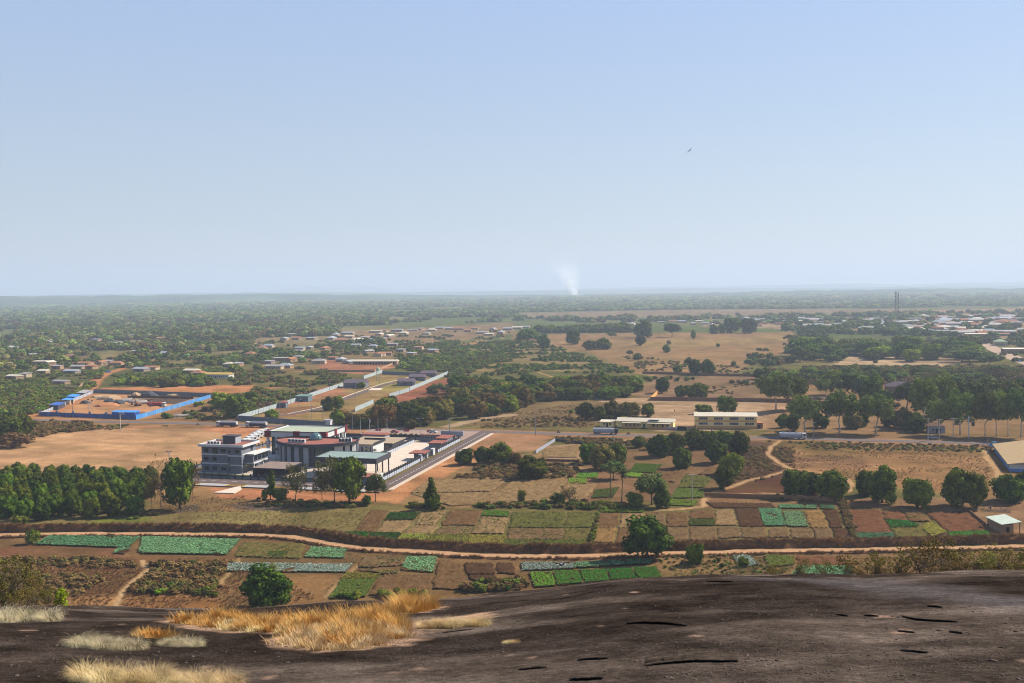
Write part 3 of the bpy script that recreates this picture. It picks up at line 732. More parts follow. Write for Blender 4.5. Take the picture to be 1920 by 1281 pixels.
# ================================================================== FIELDS
random.seed(11)
SOIL = dict(brown=(122, 92, 60), dark=(92, 66, 46), red=(124, 84, 58), tan=(154, 124, 84), speck=(126, 100, 68), olive=(118, 104, 58), orange=(150, 116, 70), moss=(106, 102, 52))
CROP = {  # colours, spacing, size, height
    'cabbage': ((76, 128, 80), (128, 174, 122), 0.62, 0.4, 0.34), 'pale': ((104, 140, 116), (196, 206, 190), 0.66, 0.38, 0.3), 'lettuce': ((62, 122, 36), (92, 156, 48), 0.55, 0.3, 0.28),
    'dark': ((44, 92, 32), (66, 120, 42), 0.6, 0.34, 0.4), 'yellow': ((124, 132, 48), (166, 164, 66), 0.65, 0.34, 0.35), 'weed': ((96, 112, 52), (130, 138, 66), 1.3, 0.35, 0.3),
    'clods': ((120, 100, 66), (150, 134, 88), 1.4, 0.2, 0.14), 'bits': ((120, 128, 100), (190, 180, 150), 1.7, 0.22, 0.18), 'grass': ((92, 112, 44), (124, 138, 58), 0.55, 0.32, 0.3), 'bright': ((98, 150, 40), (136, 184, 56), 0.7, 0.32, 0.3)}
CROPM = {k: leafmat('crop_' + k, v[0], v[1], 0.25, 1.6) for k, v in CROP.items()}
def bil(q, s, t):
    a, b, c, d = [np.array(x) for x in q]
    s = np.asarray(s)[..., None]; t = np.asarray(t)[..., None]
    return (a * (1 - s) + b * s) * (1 - t) + (d * (1 - s) + c * s) * t
CNAME = {'cabbage': ('cabbage_crop', 'blue green cabbages'), 'pale': ('cabbage_crop', 'pale over-ripe cabbages'), 'lettuce': ('lettuce_crop', 'fresh green lettuce rows'), 'dark': ('leafy_crop', 'dark green leafy crop'),
         'yellow': ('leafy_crop', 'yellowing green crop'), 'weed': ('weedy_crop', 'sparse green plants'), 'clods': ('stubble', 'thin dry stubble'), 'bits': ('seedling_crop', 'scattered pale seedlings'), 'grass': ('grassy_crop', 'low grassy green crop'), 'bright': ('lettuce_crop', 'bright green lettuces')}
def plot(px, soil, rows, crop=None, where='', hv='v'):
    """one plot: ridged soil, and the crop that grows on it; rows = ridge spacing in m"""
    q = GP(px); L1 = np.linalg.norm(q[1] - q[0]); L2 = np.linalg.norm(q[3] - q[0])
    n = max(3, int((L1 if hv == 'v' else L2) / (rows * 1.25))); k = max(5, int((L2 if hv == 'v' else L1) / 1.5))
    A = np.linspace(0, 1, 2 * n + 1); Bq = np.linspace(0, 1, k + 1)
    a, b = np.meshgrid(A, Bq, indexing='ij'); jit = (vnoise(a * 37, b * 7) - 0.5) * 0.0
    XY = bil(q, a, b) if hv == 'v' else bil(q, b, a)
    Z = np.where(np.arange(2 * n + 1)[:, None] % 2 == 1, 0.36, 0.02) * np.ones_like(a) + (fbm(XY[..., 0] * 1.3, XY[..., 1] * 1.3, 2) - .5) * 0.10 + 0.05
    ww = np.stack([fbm(XY[..., 0] / 2.2, XY[..., 1] / 2.2, 3) - .5, fbm(XY[..., 0] / 2.2 + 40, XY[..., 1] / 2.2, 3) - .5], -1); XY = XY + ww * 2.0
    i = np.arange(a.size).reshape(a.shape); Q = np.stack([i[:-1, :-1], i[1:, :-1], i[1:, 1:], i[:-1, 1:]], -1).reshape(-1, 4)
    me = grid_mesh('field_plot', np.concatenate([XY, Z[..., None]], -1).reshape(-1, 3), Q, None, False)
    me.flip_normals() if me.polygons[0].normal.z < 0 else None
    me.materials.append(mat('soil_' + soil, SOIL[soil], 0.95, 0.5, 0.4, 0.6, k=.45))
    struct(link('field_plot', me))
    crop = crop or 'clods'
    if crop:
        c = CROP[crop]; sp = c[2]; r = np.random.default_rng(int(px[0][0] * 7 + px[0][1]))
        na, nb = max(2, int(L1 / sp)), max(2, int(L2 / sp)); gs, gt = np.meshgrid((np.arange(na) + .5) / na, (np.arange(nb) + .5) / nb)
        gs = gs.ravel() + (r.random(gs.size) - .5) * .8 / na; gt = gt.ravel() + (r.random(gt.size) - .5) * .9 / nb
        P = bil(q, gs, gt); nz = fbm(P[:, 0] / 3, P[:, 1] / 3, 2)
        P = P[(r.random(len(P)) < (0.5 if crop in ('bits', 'weed', 'clods') else 0.96)) & (nz > (0.4 if crop in ('weed', 'bits', 'clods') else 0.2))]
        m = len(P); NL = 5; V = []; T = []
        ang = r.random((m, 1)) * 6.28 + np.arange(NL) * 6.28 / NL; sz = c[3] * (0.7 + 0.6 * r.random((m, 1))); h = c[4] * (0.6 + 0.7 * r.random((m, NL)))
        bx = np.repeat(P[:, :1], NL, 1); by = np.repeat(P[:, 1:], NL, 1); z0 = np.full((m, NL), 0.17)
        v0 = np.stack([bx, by, z0], -1); dr = np.stack([np.cos(ang), np.sin(ang)], -1); sd = np.stack([-np.sin(ang), np.cos(ang)], -1)
        md = v0.copy(); md[..., :2] += dr * (sz * .6)[..., None]; md[..., 2] += h
        ml = md.copy(); ml[..., :2] += sd * (sz * .5)[..., None]; mr = md.copy(); mr[..., :2] -= sd * (sz * .5)[..., None]
        tp = v0.copy(); tp[..., :2] += dr * (sz * 1.15)[..., None]; tp[..., 2] += h * 0.75
        V = np.stack([v0, ml, tp, mr], 2).reshape(-1, 3); Q = np.arange(len(V)).reshape(-1, 4)
        cm = grid_mesh(CNAME[crop][0], V, Q, None, False); cm.materials.append(CROPM[crop])
        tag(link(CNAME[crop][0], cm), CNAME[crop][1] + ' ' + where, 'crop', kind='stuff')
U_ = 'in the plots above the track'
PL = [
    ([(694, 957), (728, 959), (705, 998), (663, 998)], 'brown', 1.0, None), ([(730, 963), (788, 963), (776, 976), (723, 976)], 'brown', 1.2, 'dark'), ([(723, 977), (776, 977), (752, 1000), (706, 998)], 'tan', 1.2, 'bits'),
    ([(648, 999), (693, 1000), (686, 1013), (642, 1010)], 'brown', 1.2, 'dark'), ([(695, 1000), (754, 1001), (743, 1014), (688, 1014)], 'brown', 1.2, 'dark'), ([(790, 963), (838, 960), (812, 985), (777, 985)], 'tan', 1.2, 'weed'),
    ([(845, 958), (905, 958), (890, 986), (826, 985)], 'brown', 1.0, None), ([(777, 986), (824, 987), (806, 1002), (757, 1002)], 'tan', 1.2, 'bits'), ([(828, 988), (886, 989), (880, 1003), (810, 1002)], 'speck', 1.2, 'weed'),
    ([(756, 1003), (804, 1003), (796, 1016), (745, 1015)], 'olive', 1.2, 'yellow'), ([(808, 1003), (878, 1005), (874, 1024), (800, 1016)], 'olive', 1.2, 'yellow'), ([(882, 1005), (950, 1006), (943, 1026), (876, 1024)], 'olive', 1.2, 'yellow'),
    ([(908, 958), (955, 960), (952, 970), (903, 968)], 'olive', 1.2, 'lettuce'), ([(903, 970), (952, 972), (945, 1001), (885, 1001)], 'tan', 1.2, 'weed'), ([(962, 960), (1062, 962), (1058, 990), (955, 990)], 'moss', 1.2, 'weed'),
    ([(1064, 962), (1120, 963), (1112, 990), (1060, 990)], 'moss', 1.2, 'weed'), ([(955, 992), (1058, 992), (1056, 1012), (950, 1012)], 'speck', 1.2, 'weed'), ([(1060, 992), (1112, 992), (1105, 1015), (1058, 1013)], 'olive', 1.2, 'weed'),
    ([(945, 1014), (1100, 1015), (1095, 1024), (945, 1024)], 'moss', 1.2, 'grass'), ([(1123, 964), (1162, 964), (1157, 990), (1118, 990)], 'brown', 1.0, None), ([(1118, 991), (1157, 991), (1152, 1018), (1112, 1018)], 'orange', 0.9, None),
    ([(1165, 964), (1208, 964), (1206, 990), (1160, 990)], 'tan', 1.0, 'bits'), ([(1160, 992), (1206, 992), (1206, 1020), (1156, 1020)], 'brown', 1.0, None), ([(1212, 962), (1246, 962), (1246, 988), (1210, 988)], 'speck', 1.1, None),
    ([(1249, 963), (1290, 962), (1291, 988), (1249, 988)], 'brown', 1.0, None), ([(1210, 990), (1246, 990), (1246, 1016), (1210, 1016)], 'dark', 1.0, 'bits'), ([(1249, 990), (1291, 990), (1292, 1016), (1249, 1016)], 'speck', 1.0, 'bits'),
    ([(1294, 958), (1337, 958), (1340, 973), (1294, 973)], 'brown', 1.0, None), ([(1294, 975), (1340, 975), (1340, 986), (1294, 986)], 'moss', 1.0, 'grass'), ([(1295, 990), (1342, 990), (1345, 1014), (1294, 1014)], 'speck', 1.0, 'bits'),
    ([(1341, 958), (1376, 956), (1382, 986), (1342, 986)], 'tan', 1.0, 'bits'), ([(1345, 990), (1386, 990), (1391, 1008), (1346, 1010)], 'speck', 1.0, 'bits'), ([(1379, 955), (1420, 955), (1431, 987), (1386, 987)], 'dark', 1.0, None),
    ([(1389, 990), (1434, 990), (1438, 1009), (1393, 1009)], 'speck', 1.0, 'bits'), ([(1423, 955), (1463, 955), (1474, 987), (1433, 987)], 'dark', 1.0, 'cabbage'), ([(1470, 961), (1504, 961), (1515, 989), (1477, 988)], 'dark', 1.0, 'cabbage'),
    ([(1460, 947), (1530, 949), (1531, 955), (1462, 954)], 'dark', 1.0, 'cabbage'), ([(1537, 949), (1563, 950), (1566, 956), (1538, 955)], 'dark', 1.0, 'cabbage'), ([(1507, 957), (1540, 957), (1555, 990), (1518, 990)], 'orange', 1.0, None),
    ([(1543, 957), (1570, 957), (1580, 990), (1558, 990)], 'dark', 1.0, None), ([(1440, 992), (1476, 991), (1481, 1008), (1441, 1009)], 'speck', 1.0, 'bits'), ([(1480, 991), (1520, 991), (1527, 1010), (1485, 1009)], 'speck', 1.0, 'bits'),
    ([(1523, 991), (1555, 991), (1563, 1012), (1531, 1010)], 'speck', 1.0, 'bits'), ([(1560, 992), (1590, 992), (1600, 1010), (1567, 1012)], 'dark', 1.0, None), ([(1586, 956), (1650, 957), (1672, 1000), (1602, 1000)], 'red', 1.3, None),
    ([(1602, 1001), (1674, 1001), (1678, 1012), (1604, 1011)], 'dark', 1.0, 'cabbage'), ([(1655, 960), (1692, 960), (1704, 978), (1662, 974)], 'red', 1.3, None), ([(1662, 976), (1704, 979), (1725, 988), (1670, 991)], 'moss', 1.0, 'dark'),
    ([(1672, 992), (1726, 990), (1745, 1008), (1682, 1010)], 'olive', 1.2, 'weed'), ([(1697, 962), (1732, 962), (1745, 978), (1707, 979)], 'brown', 1.2, 'weed'), ([(1735, 961), (1815, 959), (1852, 995), (1778, 998)], 'red', 1.5, None),
    ([(1778, 999), (1850, 997), (1862, 1006), (1782, 1008)], 'moss', 1.2, 'lettuce'), ([(1728, 990), (1745, 980), (1776, 999), (1748, 1008)], 'olive', 1.2, 'yellow')]
for i, p in enumerate(PL): plot(*p, where='on plot %s above the dirt track' % ordn(i))
PM = [([(1085, 888), (1122, 888), (1120, 897), (1080, 897)], 'olive', 1.2, 'bright'), ([(1068, 898), (1100, 898), (1100, 907), (1065, 907)], 'olive', 1.2, 'bright'), ([(1062, 908), (1120, 908), (1098, 938), (1040, 935)], 'tan', 1.6, None),
      ([(1116, 920), (1160, 915), (1150, 932), (1110, 935)], 'moss', 1.2, 'grass'), ([(1192, 870), (1242, 872), (1227, 887), (1178, 886)], 'moss', 1.5, 'lettuce'), ([(1178, 887), (1207, 889), (1200, 896), (1170, 894)], 'olive', 1.2, 'bright'),
      ([(1232, 882), (1285, 880), (1265, 905), (1212, 900)], 'brown', 1.6, None), ([(1285, 890), (1335, 895), (1320, 915), (1272, 915)], 'moss', 1.4, 'weed'), ([(1268, 917), (1320, 919), (1318, 934), (1257, 935)], 'moss', 1.4, 'grass'),
      ([(1252, 937), (1310, 939), (1300, 950), (1245, 948)], 'moss', 1.2, 'bright'), ([(1125, 953), (1205, 955), (1208, 962), (1128, 961)], 'moss', 1.2, 'bright'), ([(960, 902), (1060, 902), (1040, 940), (905, 946)], 'tan', 1.7, None),
      ([(805, 897), (955, 899), (920, 922), (770, 925)], 'tan', 1.7, None), ([(772, 926), (935, 924), (900, 947), (840, 949)], 'tan', 1.5, None), ([(1325, 943), (1450, 945), (1452, 953), (1340, 953)], 'dark', 1.0, 'bits'),
      ([(1330, 877), (1365, 880), (1350, 893), (1310, 890)], 'brown', 1.3, None), ([(1020, 842), (1088, 834), (1082, 858), (1015, 858)], 'tan', 1.8, None)]
for i, p in enumerate(PM): plot(*p, where='on plot %s among the mango trees' % ordn(i))
PD = [([(95, 1006), (265, 1008), (240, 1028), (62, 1022)], 'dark', 1.0, 'cabbage'), ([(267, 1008), (450, 1013), (425, 1041), (262, 1038)], 'dark', 1.0, 'cabbage'), ([(222, 1029), (245, 1030), (234, 1039), (214, 1038)], 'dark', 1.0, 'cabbage'),
      ([(585, 1027), (650, 1030), (645, 1048), (572, 1046)], 'brown', 1.0, 'cabbage'), ([(505, 1035), (542, 1035), (532, 1046), (503, 1044)], 'moss', 1.0, 'grass'), ([(430, 1057), (660, 1060), (650, 1074), (425, 1072)], 'speck', 1.2, 'pale'),
      ([(455, 1018), (570, 1020), (565, 1048), (440, 1044)], 'olive', 1.2, 'weed'), ([(680, 1045), (760, 1045), (755, 1060), (670, 1066)], 'speck', 1.2, 'weed'), ([(764, 1046), (820, 1046), (814, 1074), (752, 1069)], 'brown', 1.0, 'cabbage'),
      ([(652, 1075), (713, 1079), (702, 1087), (641, 1086)], 'moss', 1.0, 'yellow'), ([(640, 1088), (704, 1088), (685, 1120), (618, 1122)], 'moss', 1.2, 'grass'), ([(718, 1078), (810, 1080), (805, 1118), (690, 1116)], 'brown', 1.0, 'bits'),
      ([(870, 1057), (925, 1057), (928, 1076), (874, 1078)], 'dark', 1.0, None), ([(876, 1080), (930, 1079), (943, 1104), (905, 1108)], 'dark', 1.0, None), ([(930, 1057), (960, 1057), (966, 1076), (933, 1076)], 'dark', 1.0, None),
      ([(820, 1056), (866, 1058), (870, 1105), (810, 1105)], 'brown', 1.0, None), ([(978, 1056), (1078, 1056), (1076, 1067), (980, 1071)], 'dark', 1.0, 'pale'), ([(1080, 1056), (1222, 1050), (1220, 1058), (1078, 1066)], 'dark', 1.0, 'cabbage'),
      ([(993, 1074), (1034, 1074), (1042, 1099), (1002, 1102)], 'dark', 0.9, 'lettuce'), ([(1038, 1072), (1083, 1071), (1094, 1094), (1046, 1098)], 'dark', 0.9, 'lettuce'), ([(1088, 1070), (1135, 1069), (1143, 1090), (1097, 1093)], 'dark', 0.9, 'lettuce'),
      ([(1138, 1068), (1182, 1067), (1195, 1086), (1147, 1089)], 'dark', 0.9, 'lettuce'), ([(1185, 1066), (1230, 1064), (1242, 1084), (1200, 1086)], 'dark', 0.9, 'lettuce'), ([(1372, 1043), (1404, 1043), (1424, 1060), (1392, 1065)], 'speck', 1.0, 'pale'),
      ([(1500, 1062), (1600, 1064), (1598, 1084), (1480, 1084)], 'brown', 1.0, 'cabbage'), ([(1492, 1044), (1585, 1046), (1590, 1061), (1495, 1061)], 'red', 1.0, None), ([(1436, 1042), (1488, 1044), (1488, 1060), (1440, 1064)], 'moss', 1.0, 'grass'),
      ([(670, 1068), (752, 1070), (745, 1077), (716, 1077)], 'speck', 1.2, 'weed')]
for i, p in enumerate(PD): plot(*p, where='on plot %s below the dirt track' % ordn(i))

# ---- the earth bank with dead grass that follows the track
def bank(off, hgt, wid, name, dens, lab, tall):
    P = TQ + TN * off; r = np.random.default_rng(2); vs = []; fs = []; prof = [(-0.5, 0), (-0.3, 0.55), (-0.05, 1.0), (0.25, 0.85), (0.5, 0)]
    for i in range(len(P)):
        for a, b in prof:
            q = P[i] + TN[i] * (a * wid + r.normal() * 0.2); vs.append((q[0], q[1], -0.05 + b * hgt * (0.75 + 0.5 * r.random())))
    for i in range(len(P) - 1):
        for k in range(4): fs.append((i * 5 + k, (i + 1) * 5 + k, (i + 1) * 5 + k + 1, i * 5 + k + 1))
    mb = MB(); mb.add(vs, fs); o = mb.build(name, mat('bank_earth', (130, 92, 60), 0.95, 0.35, 0.8, 0.6)); struct(o)
    n = int(len(P) * 2.5 * wid * dens); i = r.integers(0, len(P) - 1, n); t = r.random((n, 1)); Q = P[i] * (1 - t) + P[i + 1] * t
    a = (r.random(n) - .5) * 0.95; Q = Q + TN[i] * (a * wid)[:, None]
    z = np.interp(a, [p[0] for p in prof], [p[1] for p in prof]) * hgt - 0.15
    s = tall * (0.6 + 0.7 * r.random(n)) * (0.5 + fbm(Q[:, 0] / 6, Q[:, 1] / 6, 2))
    scatter('dry_grass', lab, 'dry grass', np.concatenate([Q, z[:, None]], 1), np.stack([s * 1.2, s * 1.2, s], 1), r.random(n) * 6.28, r.integers(0, 3, n), BANKT)
DG = leafmat('dead_grass', (116, 84, 50), (160, 122, 78), 0.3, 0.6, vary=.3)
BANKT = [tuft_mesh('tuft', 34, DG, 300 + i, 0.9, 0.5, 0.05, 2) for i in range(3)]
bank(4.9, 1.9, 3.6, 'earth_bank', 1.6, 'brown dead grass on the bank above the track', 0.9)
bank(-3.3, 0.45, 1.3, 'earth_bank', 2.2, 'brown dead grass along the lower edge of the track', 0.6)
# ================================================================== TREES AND SCRUB IN PLACE
random.seed(21)
R5 = np.random.default_rng(21)
HP_LEFT = [(75, 683), (92, 684), (48, 707), (28, 710), (82, 700), (135, 700), (146, 692), (160, 686), (190, 684), (204, 681), (218, 685), (115, 720), (108, 692), (265, 696), (285, 693), (430, 688), (446, 687), (255, 662), (270, 664), (310, 666), (20, 654), (30, 656), (60, 668), (132, 672), (360, 700), (372, 704), (172, 692)]
HP_MID = [(505, 682), (526, 677), (545, 678), (560, 673), (515, 692), (535, 690), (598, 682), (624, 675), (640, 678), (563, 656), (580, 655), (690, 662), (712, 668), (722, 666), (752, 660), (772, 666), (812, 661), (735, 649), (655, 682), (503, 652), (492, 656), (470, 668), (610, 656), (668, 650), (560, 662), (700, 652), (785, 655)]
HP_FAR = [(547, 629), (534, 638), (557, 637), (652, 627), (655, 634), (585, 637), (622, 637), (685, 635), (705, 624), (712, 629), (720, 622), (715, 637), (745, 622), (775, 621), (790, 619), (757, 627), (825, 617), (842, 618), (905, 626), (917, 629), (952, 619), (877, 622), (925, 619), (970, 617), (985, 615), (247, 631), (275, 631), (296, 642), (307, 637), (405, 635), (465, 623), (362, 628), (430, 630), (500, 624), (640, 641), (670, 640), (630, 630), (695, 641), (730, 632), (800, 628), (810, 621), (860, 619), (890, 618), (940, 626), (1160, 612), (1172, 615), (1185, 610), (1240, 606), (1262, 604), (1278, 605), (1300, 609), (1312, 604), (1322, 608), (1335, 612), (1425, 612), (1432, 608), (180, 640), (330, 640), (90, 645), (215, 646)]
_r = np.random.default_rng(5)
HP_TOWN = []
for _i in range(130):
    _x = 1400 + 520 * math.sqrt(_r.random()); _a, _b = 598 - (_x - 1440) * .012, 609 + (_x - 1440) * .05
    HP_TOWN.append((_x, _a + (_b - _a) * _r.random()))
HOUSE_PX = HP_LEFT + HP_MID + HP_FAR + HP_TOWN
TREES = [  # kind, x, y of foot, width, height in pixels, label
    ('tall', 338, 955, 62, 92, 'tall dark tree with forked trunks at the end of the mango orchard'),
    ('bare', 302, 950, 46, 90, 'bare grey tree left of the tall dark tree'), ('thin', 285, 952, 30, 60, 'thin tree between the orchard and the bare tree'), ('bare', 362, 935, 30, 55, 'small bare tree right of the tall dark tree'),
    ('shrub', 60, 1019, 24, 24, 'small dark tree at the left end of the cabbage field'), ('shrub', 37, 990, 26, 22, 'grey green bush below the orchard'), ('shrub', 250, 962, 42, 30, 'low leafy tree at the near right corner of the orchard'), ('mango', 268, 935, 36, 36, 'mango tree standing out from the right edge of the orchard'),
    ('mango', 12, 826, 54, 44, 'dark tree at the left edge beside the main road'), ('mango', 46, 820, 36, 40, 'rounded dark tree second from the left edge by the main road'), ('dryshrub', 28, 838, 60, 26, 'brown thicket below the trees at the left edge'),
    ('conic', 507, 936, 34, 52, 'dense cone shaped evergreen in front of the carport'), ('shrub', 528, 940, 24, 24, 'small bush right of the cone shaped evergreen'), ('thin', 554, 940, 50, 68, 'thin see-through tree right of the cone shaped evergreen'),
    ('thin', 604, 938, 40, 56, 'leaning thin tree left of the big roadside tree'), ('thin', 628, 943, 66, 84, 'big half bare grey tree before the canopy'), ('tall', 655, 944, 62, 88, 'tall bright green tree before the green canopy'),
    ('bare', 668, 946, 30, 56, 'brownish thin tree right of the tall bright tree'), ('neem', 704, 941, 38, 52, 'small grey green tree at the street corner'), ('shrub', 688, 948, 20, 20, 'small bush under the corner tree'),
    ('conic', 811, 953, 52, 58, 'dark dense round topped tree alone in the tan fields'), ('mango', 872, 871, 38, 30, 'leftmost mango of the three beside the orange verge'), ('mango', 905, 869, 36, 32, 'middle mango of the three beside the orange verge'),
    ('mango', 940, 868, 48, 41, 'largest mango of the three beside the orange verge'), ('mango', 1000, 896, 58, 42, 'broad domed mango alone right of the orange verge'), ('flower', 966, 872, 26, 24, 'small brownish mango between two larger ones'),
    ('mango', 1105, 868, 42, 38, 'left mango of the clump of three near the palms'), ('flower', 1128, 880, 52, 46, 'front mango of the clump of three near the palms'), ('mango', 1158, 869, 38, 40, 'right mango of the clump of three near the palms'),
    ('mango', 1196, 839, 26, 21, 'small round tree left of the roadside mango grove'), ('shrub', 1216, 843, 18, 15, 'bush left of the roadside mango grove'), ('mango', 1236, 856, 46, 42, 'leftmost big tree of the roadside mango grove'),
    ('mango', 1266, 850, 44, 38, 'second big tree of the roadside mango grove'), ('mango', 1280, 878, 42, 40, 'front left tree of the roadside mango grove'), ('mango', 1300, 842, 44, 36, 'back tree of the roadside mango grove, near the gate'),
    ('mango', 1326, 840, 34, 32, 'back middle tree of the roadside mango grove'), ('mango', 1362, 838, 42, 30, 'back right tree of the roadside mango grove'), ('mango', 1342, 868, 48, 40, 'middle tree of the right half of the mango grove'),
    ('mango', 1386, 852, 42, 44, 'rightmost tree of the roadside mango grove'), ('bright', 1374, 890, 46, 40, 'lighter mango at the front of the grove beside the brown field'), ('mango', 1356, 916, 40, 44, 'nearest mango of the grove beside the footpath'),
    ('palm', 1146, 934, 44, 68, 'left and taller of the two palms'), ('palm', 1165, 946, 40, 68, 'right and nearer of the two palms'), ('neem', 1222, 946, 66, 60, 'spreading grey green tree right of the palms'),
    ('mango', 1240, 952, 32, 36, 'dark low tree in front of the spreading tree'), ('shrub', 1190, 950, 34, 26, 'dark bush between the palms and the spreading tree'), ('neem', 1150, 898, 44, 34, 'low dark tree behind the palms'),
    ('thin', 1068, 944, 36, 34, 'small half bare tree on the field edge left of the palms'), ('shrub', 978, 941, 16, 22, 'upright bush on the field edge'), ('shrub', 1046, 946, 34, 22, 'bush at the foot of the small half bare tree'),
    ('tall', 1213, 1046, 90, 80, 'large dark tree standing alone beside the dirt track'), ('bright', 1303, 1058, 34, 40, 'small round yellow green tree below the dirt track'), ('shrub', 1347, 1054, 8, 9, 'tiny bush right of the small round tree'),
    ('shrub', 1353, 1065, 10, 9, 'tiny bush nearer the rock, right of the small round tree'), ('bright', 1394, 1062, 20, 18, 'round bush in the sparse cabbage plot'), ('mango', 1490, 931, 48, 50, 'left tree of the three dark mangos by the footpath'),
    ('mango', 1522, 927, 42, 42, 'middle tree of the three dark mangos by the footpath'), ('mango', 1560, 938, 56, 55, 'right tree of the three dark mangos by the footpath'), ('mango', 1622, 929, 38, 46, 'left tree of the joined pair right of the footpath'),
    ('mango', 1654, 942, 56, 66, 'big right tree of the joined pair right of the footpath'), ('bright', 1720, 951, 50, 50, 'bright green round tree standing alone in the right field'), ('mango', 1795, 949, 54, 68, 'tall left tree of the pair near the right shed'),
    ('mango', 1831, 952, 42, 62, 'right tree of the pair near the right shed'), ('mango', 1893, 940, 56, 48, 'mango behind the small shed on the right'), ('mango', 1924, 930, 36, 40, 'mango cut by the right edge of the picture'),
    ('mango', 441, 783, 44, 42, 'dark tree beside the two parked tankers'), ('bright', 415, 768, 46, 32, 'spreading green tree at the corner of the blue fence'), ('mango', 470, 752, 24, 18, 'small tree beyond the corner tree'),
    ('bright', 510, 787, 28, 20, 'bright round tree just inside the grey panel wall'), ('mango', 615, 770, 24, 26, 'left tree of the pair inside the walled compound'), ('mango', 633, 768, 26, 26, 'right tree of the pair inside the walled compound'), ('bright', 634, 796, 28, 28, 'bright round tree behind the green roofed hall'),
    ('bright', 678, 728, 16, 12, 'small tree beside the guard house roof'), ('mango', 810, 738, 22, 15, 'small dark tree on the red earth outside the compound'), ('mango', 732, 762, 26, 20, 'round tree against the right wall of the compound'),
    ('mango', 1362, 776, 39, 33, 'round dark tree behind the yellow warehouse, right one'), ('mango', 1319, 776, 34, 18, 'low dark tree behind the yellow warehouse, left one'), ('mango', 1100, 786, 42, 32, 'left tree of the clump behind the porch building'),
    ('mango', 1124, 787, 26, 26, 'second tree of the clump behind the porch building'), ('flower', 1152, 784, 44, 32, 'brownish third tree of the clump behind the porch building'), ('flower', 1182, 784, 38, 30, 'fourth tree of the clump behind the porch building'),
    ('mango', 1215, 781, 27, 25, 'single tree right of the clump behind the porch building'), ('mango', 1241, 737, 28, 29, 'round tree at the corner of the low walled lot'), ('mango', 1276, 744, 24, 22, 'left tree of the low clump in the walled lot'),
    ('mango', 1305, 746, 44, 28, 'broad tree of the low clump in the walled lot'), ('mango', 1303, 703, 25, 29, 'left tree of the pair behind the walled lot'), ('mango', 1327, 703, 26, 29, 'right tree of the pair behind the walled lot'),
    ('mango', 1271, 701, 21, 17, 'small dark tree left of the pair behind the walled lot'), ('neem', 1292, 690, 16, 20, 'grey sapling behind the pair of round trees'), ('mango', 1019, 655, 25, 28, 'round tree at the left edge of the dry pasture'), ('neem', 990, 650, 46, 34, 'feathery tree left of the dry pasture'),
    ('mango', 1075, 646, 27, 26, 'domed tree on the dry pasture, left one'), ('mango', 1108, 656, 30, 18, 'left of two joined trees on the dry pasture'), ('mango', 1131, 655, 28, 22, 'right of two joined trees on the dry pasture'), ('mango', 1205, 633, 34, 32, 'big dark tree at the far side of the dry pasture'),
    ('mango', 1201, 648, 20, 20, 'round tree before the big dark tree on the pasture'), ('bright', 1250, 661, 15, 15, 'small round bush tree in mid pasture'), ('shrub', 1254, 646, 9, 8, 'tiny bush in mid pasture'), ('shrub', 1195, 675, 16, 13, 'low bush at the near side of the pasture'),
    ('neem', 1181, 668, 14, 11, 'grey bush beside the low bush on the pasture'), ('neem', 1147, 634, 18, 11, 'flat topped thorn tree on the far pasture'), ('neem', 1260, 632, 30, 26, 'feathery tree at the far edge of the pasture'), ('bright', 1300, 636, 10, 18, 'slim light green sapling at the far edge of the pasture'),
    ('mango', 1338, 626, 16, 18, 'left tree of the dark pair at the town edge'), ('mango', 1353, 625, 16, 17, 'right tree of the dark pair at the town edge'), ('mango', 1372, 624, 34, 28, 'large dark tree at the town edge'), ('mango', 1404, 625, 29, 28, 'large dark round tree right of the large town edge tree'),
    ('shrub', 1346, 651, 8, 7, 'tiny bush at the right of the pasture'), ('shrub', 1375, 687, 12, 10, 'small bush near the right grove'),
    ('mango', 1468, 802, 24, 25, 'left small mango beside the white tanker'), ('mango', 1485, 808, 28, 29, 'right small mango beside the white tanker'), ('euca', 1509, 813, 62, 70, 'roadside gum tree leaning over the white tanker'),
    ('euca', 1574, 811, 70, 76, 'gum tree with white forked trunk by the road'), ('euca', 1642, 813, 68, 70, 'gum tree with a white trunk right of the forked one'), ('mango', 1540, 802, 30, 26, 'mango between the first two gum trees'),
    ('flower', 1598, 803, 34, 24, 'brownish mango between the white trunked gum trees'), ('mango', 1615, 800, 28, 24, 'dark mango behind the white trunked gum tree'), ('flower', 1692, 804, 40, 34, 'yellowish mango left of the grey hut'),
    ('mango', 1718, 810, 38, 30, 'dark mango touching the grey hut'), ('mango', 1668, 800, 30, 26, 'mango behind the yellowish one by the grey hut'), ('euca', 1455, 772, 64, 70, 'large gum tree right of the yellow warehouse'), ('euca', 1494, 768, 54, 62, 'gum tree behind the roadside gum'),
    ('euca', 1548, 746, 40, 34, 'bare limbed gum on the pale clearing'), ('neem', 1595, 752, 58, 52, 'bushy tree behind the forked gum'), ('euca', 1560, 740, 46, 44, 'gum tree behind the pale clearing'), ('mango', 1630, 752, 52, 46, 'dark broad tree left of the brown barn'),
    ('mango', 1660, 756, 30, 24, 'low tree at the near left of the brown barn'), ('euca', 1733, 800, 50, 84, 'tall white limbed gum right of the brown barn'), ('euca', 1762, 785, 66, 78, 'dense gum behind the grey hut'), ('euca', 1800, 815, 52, 76, 'first gum of the row on the right verge'),
    ('euca', 1760, 815, 40, 60, 'thin gum by the grey hut'), ('euca', 1847, 818, 46, 74, 'second gum of the row on the right verge'), ('euca', 1868, 818, 44, 80, 'third gum of the row on the right verge'), ('euca', 1890, 818, 42, 72, 'fourth gum of the row on the right verge'), ('euca', 1914, 820, 50, 84, 'last gum of the row at the right edge'),
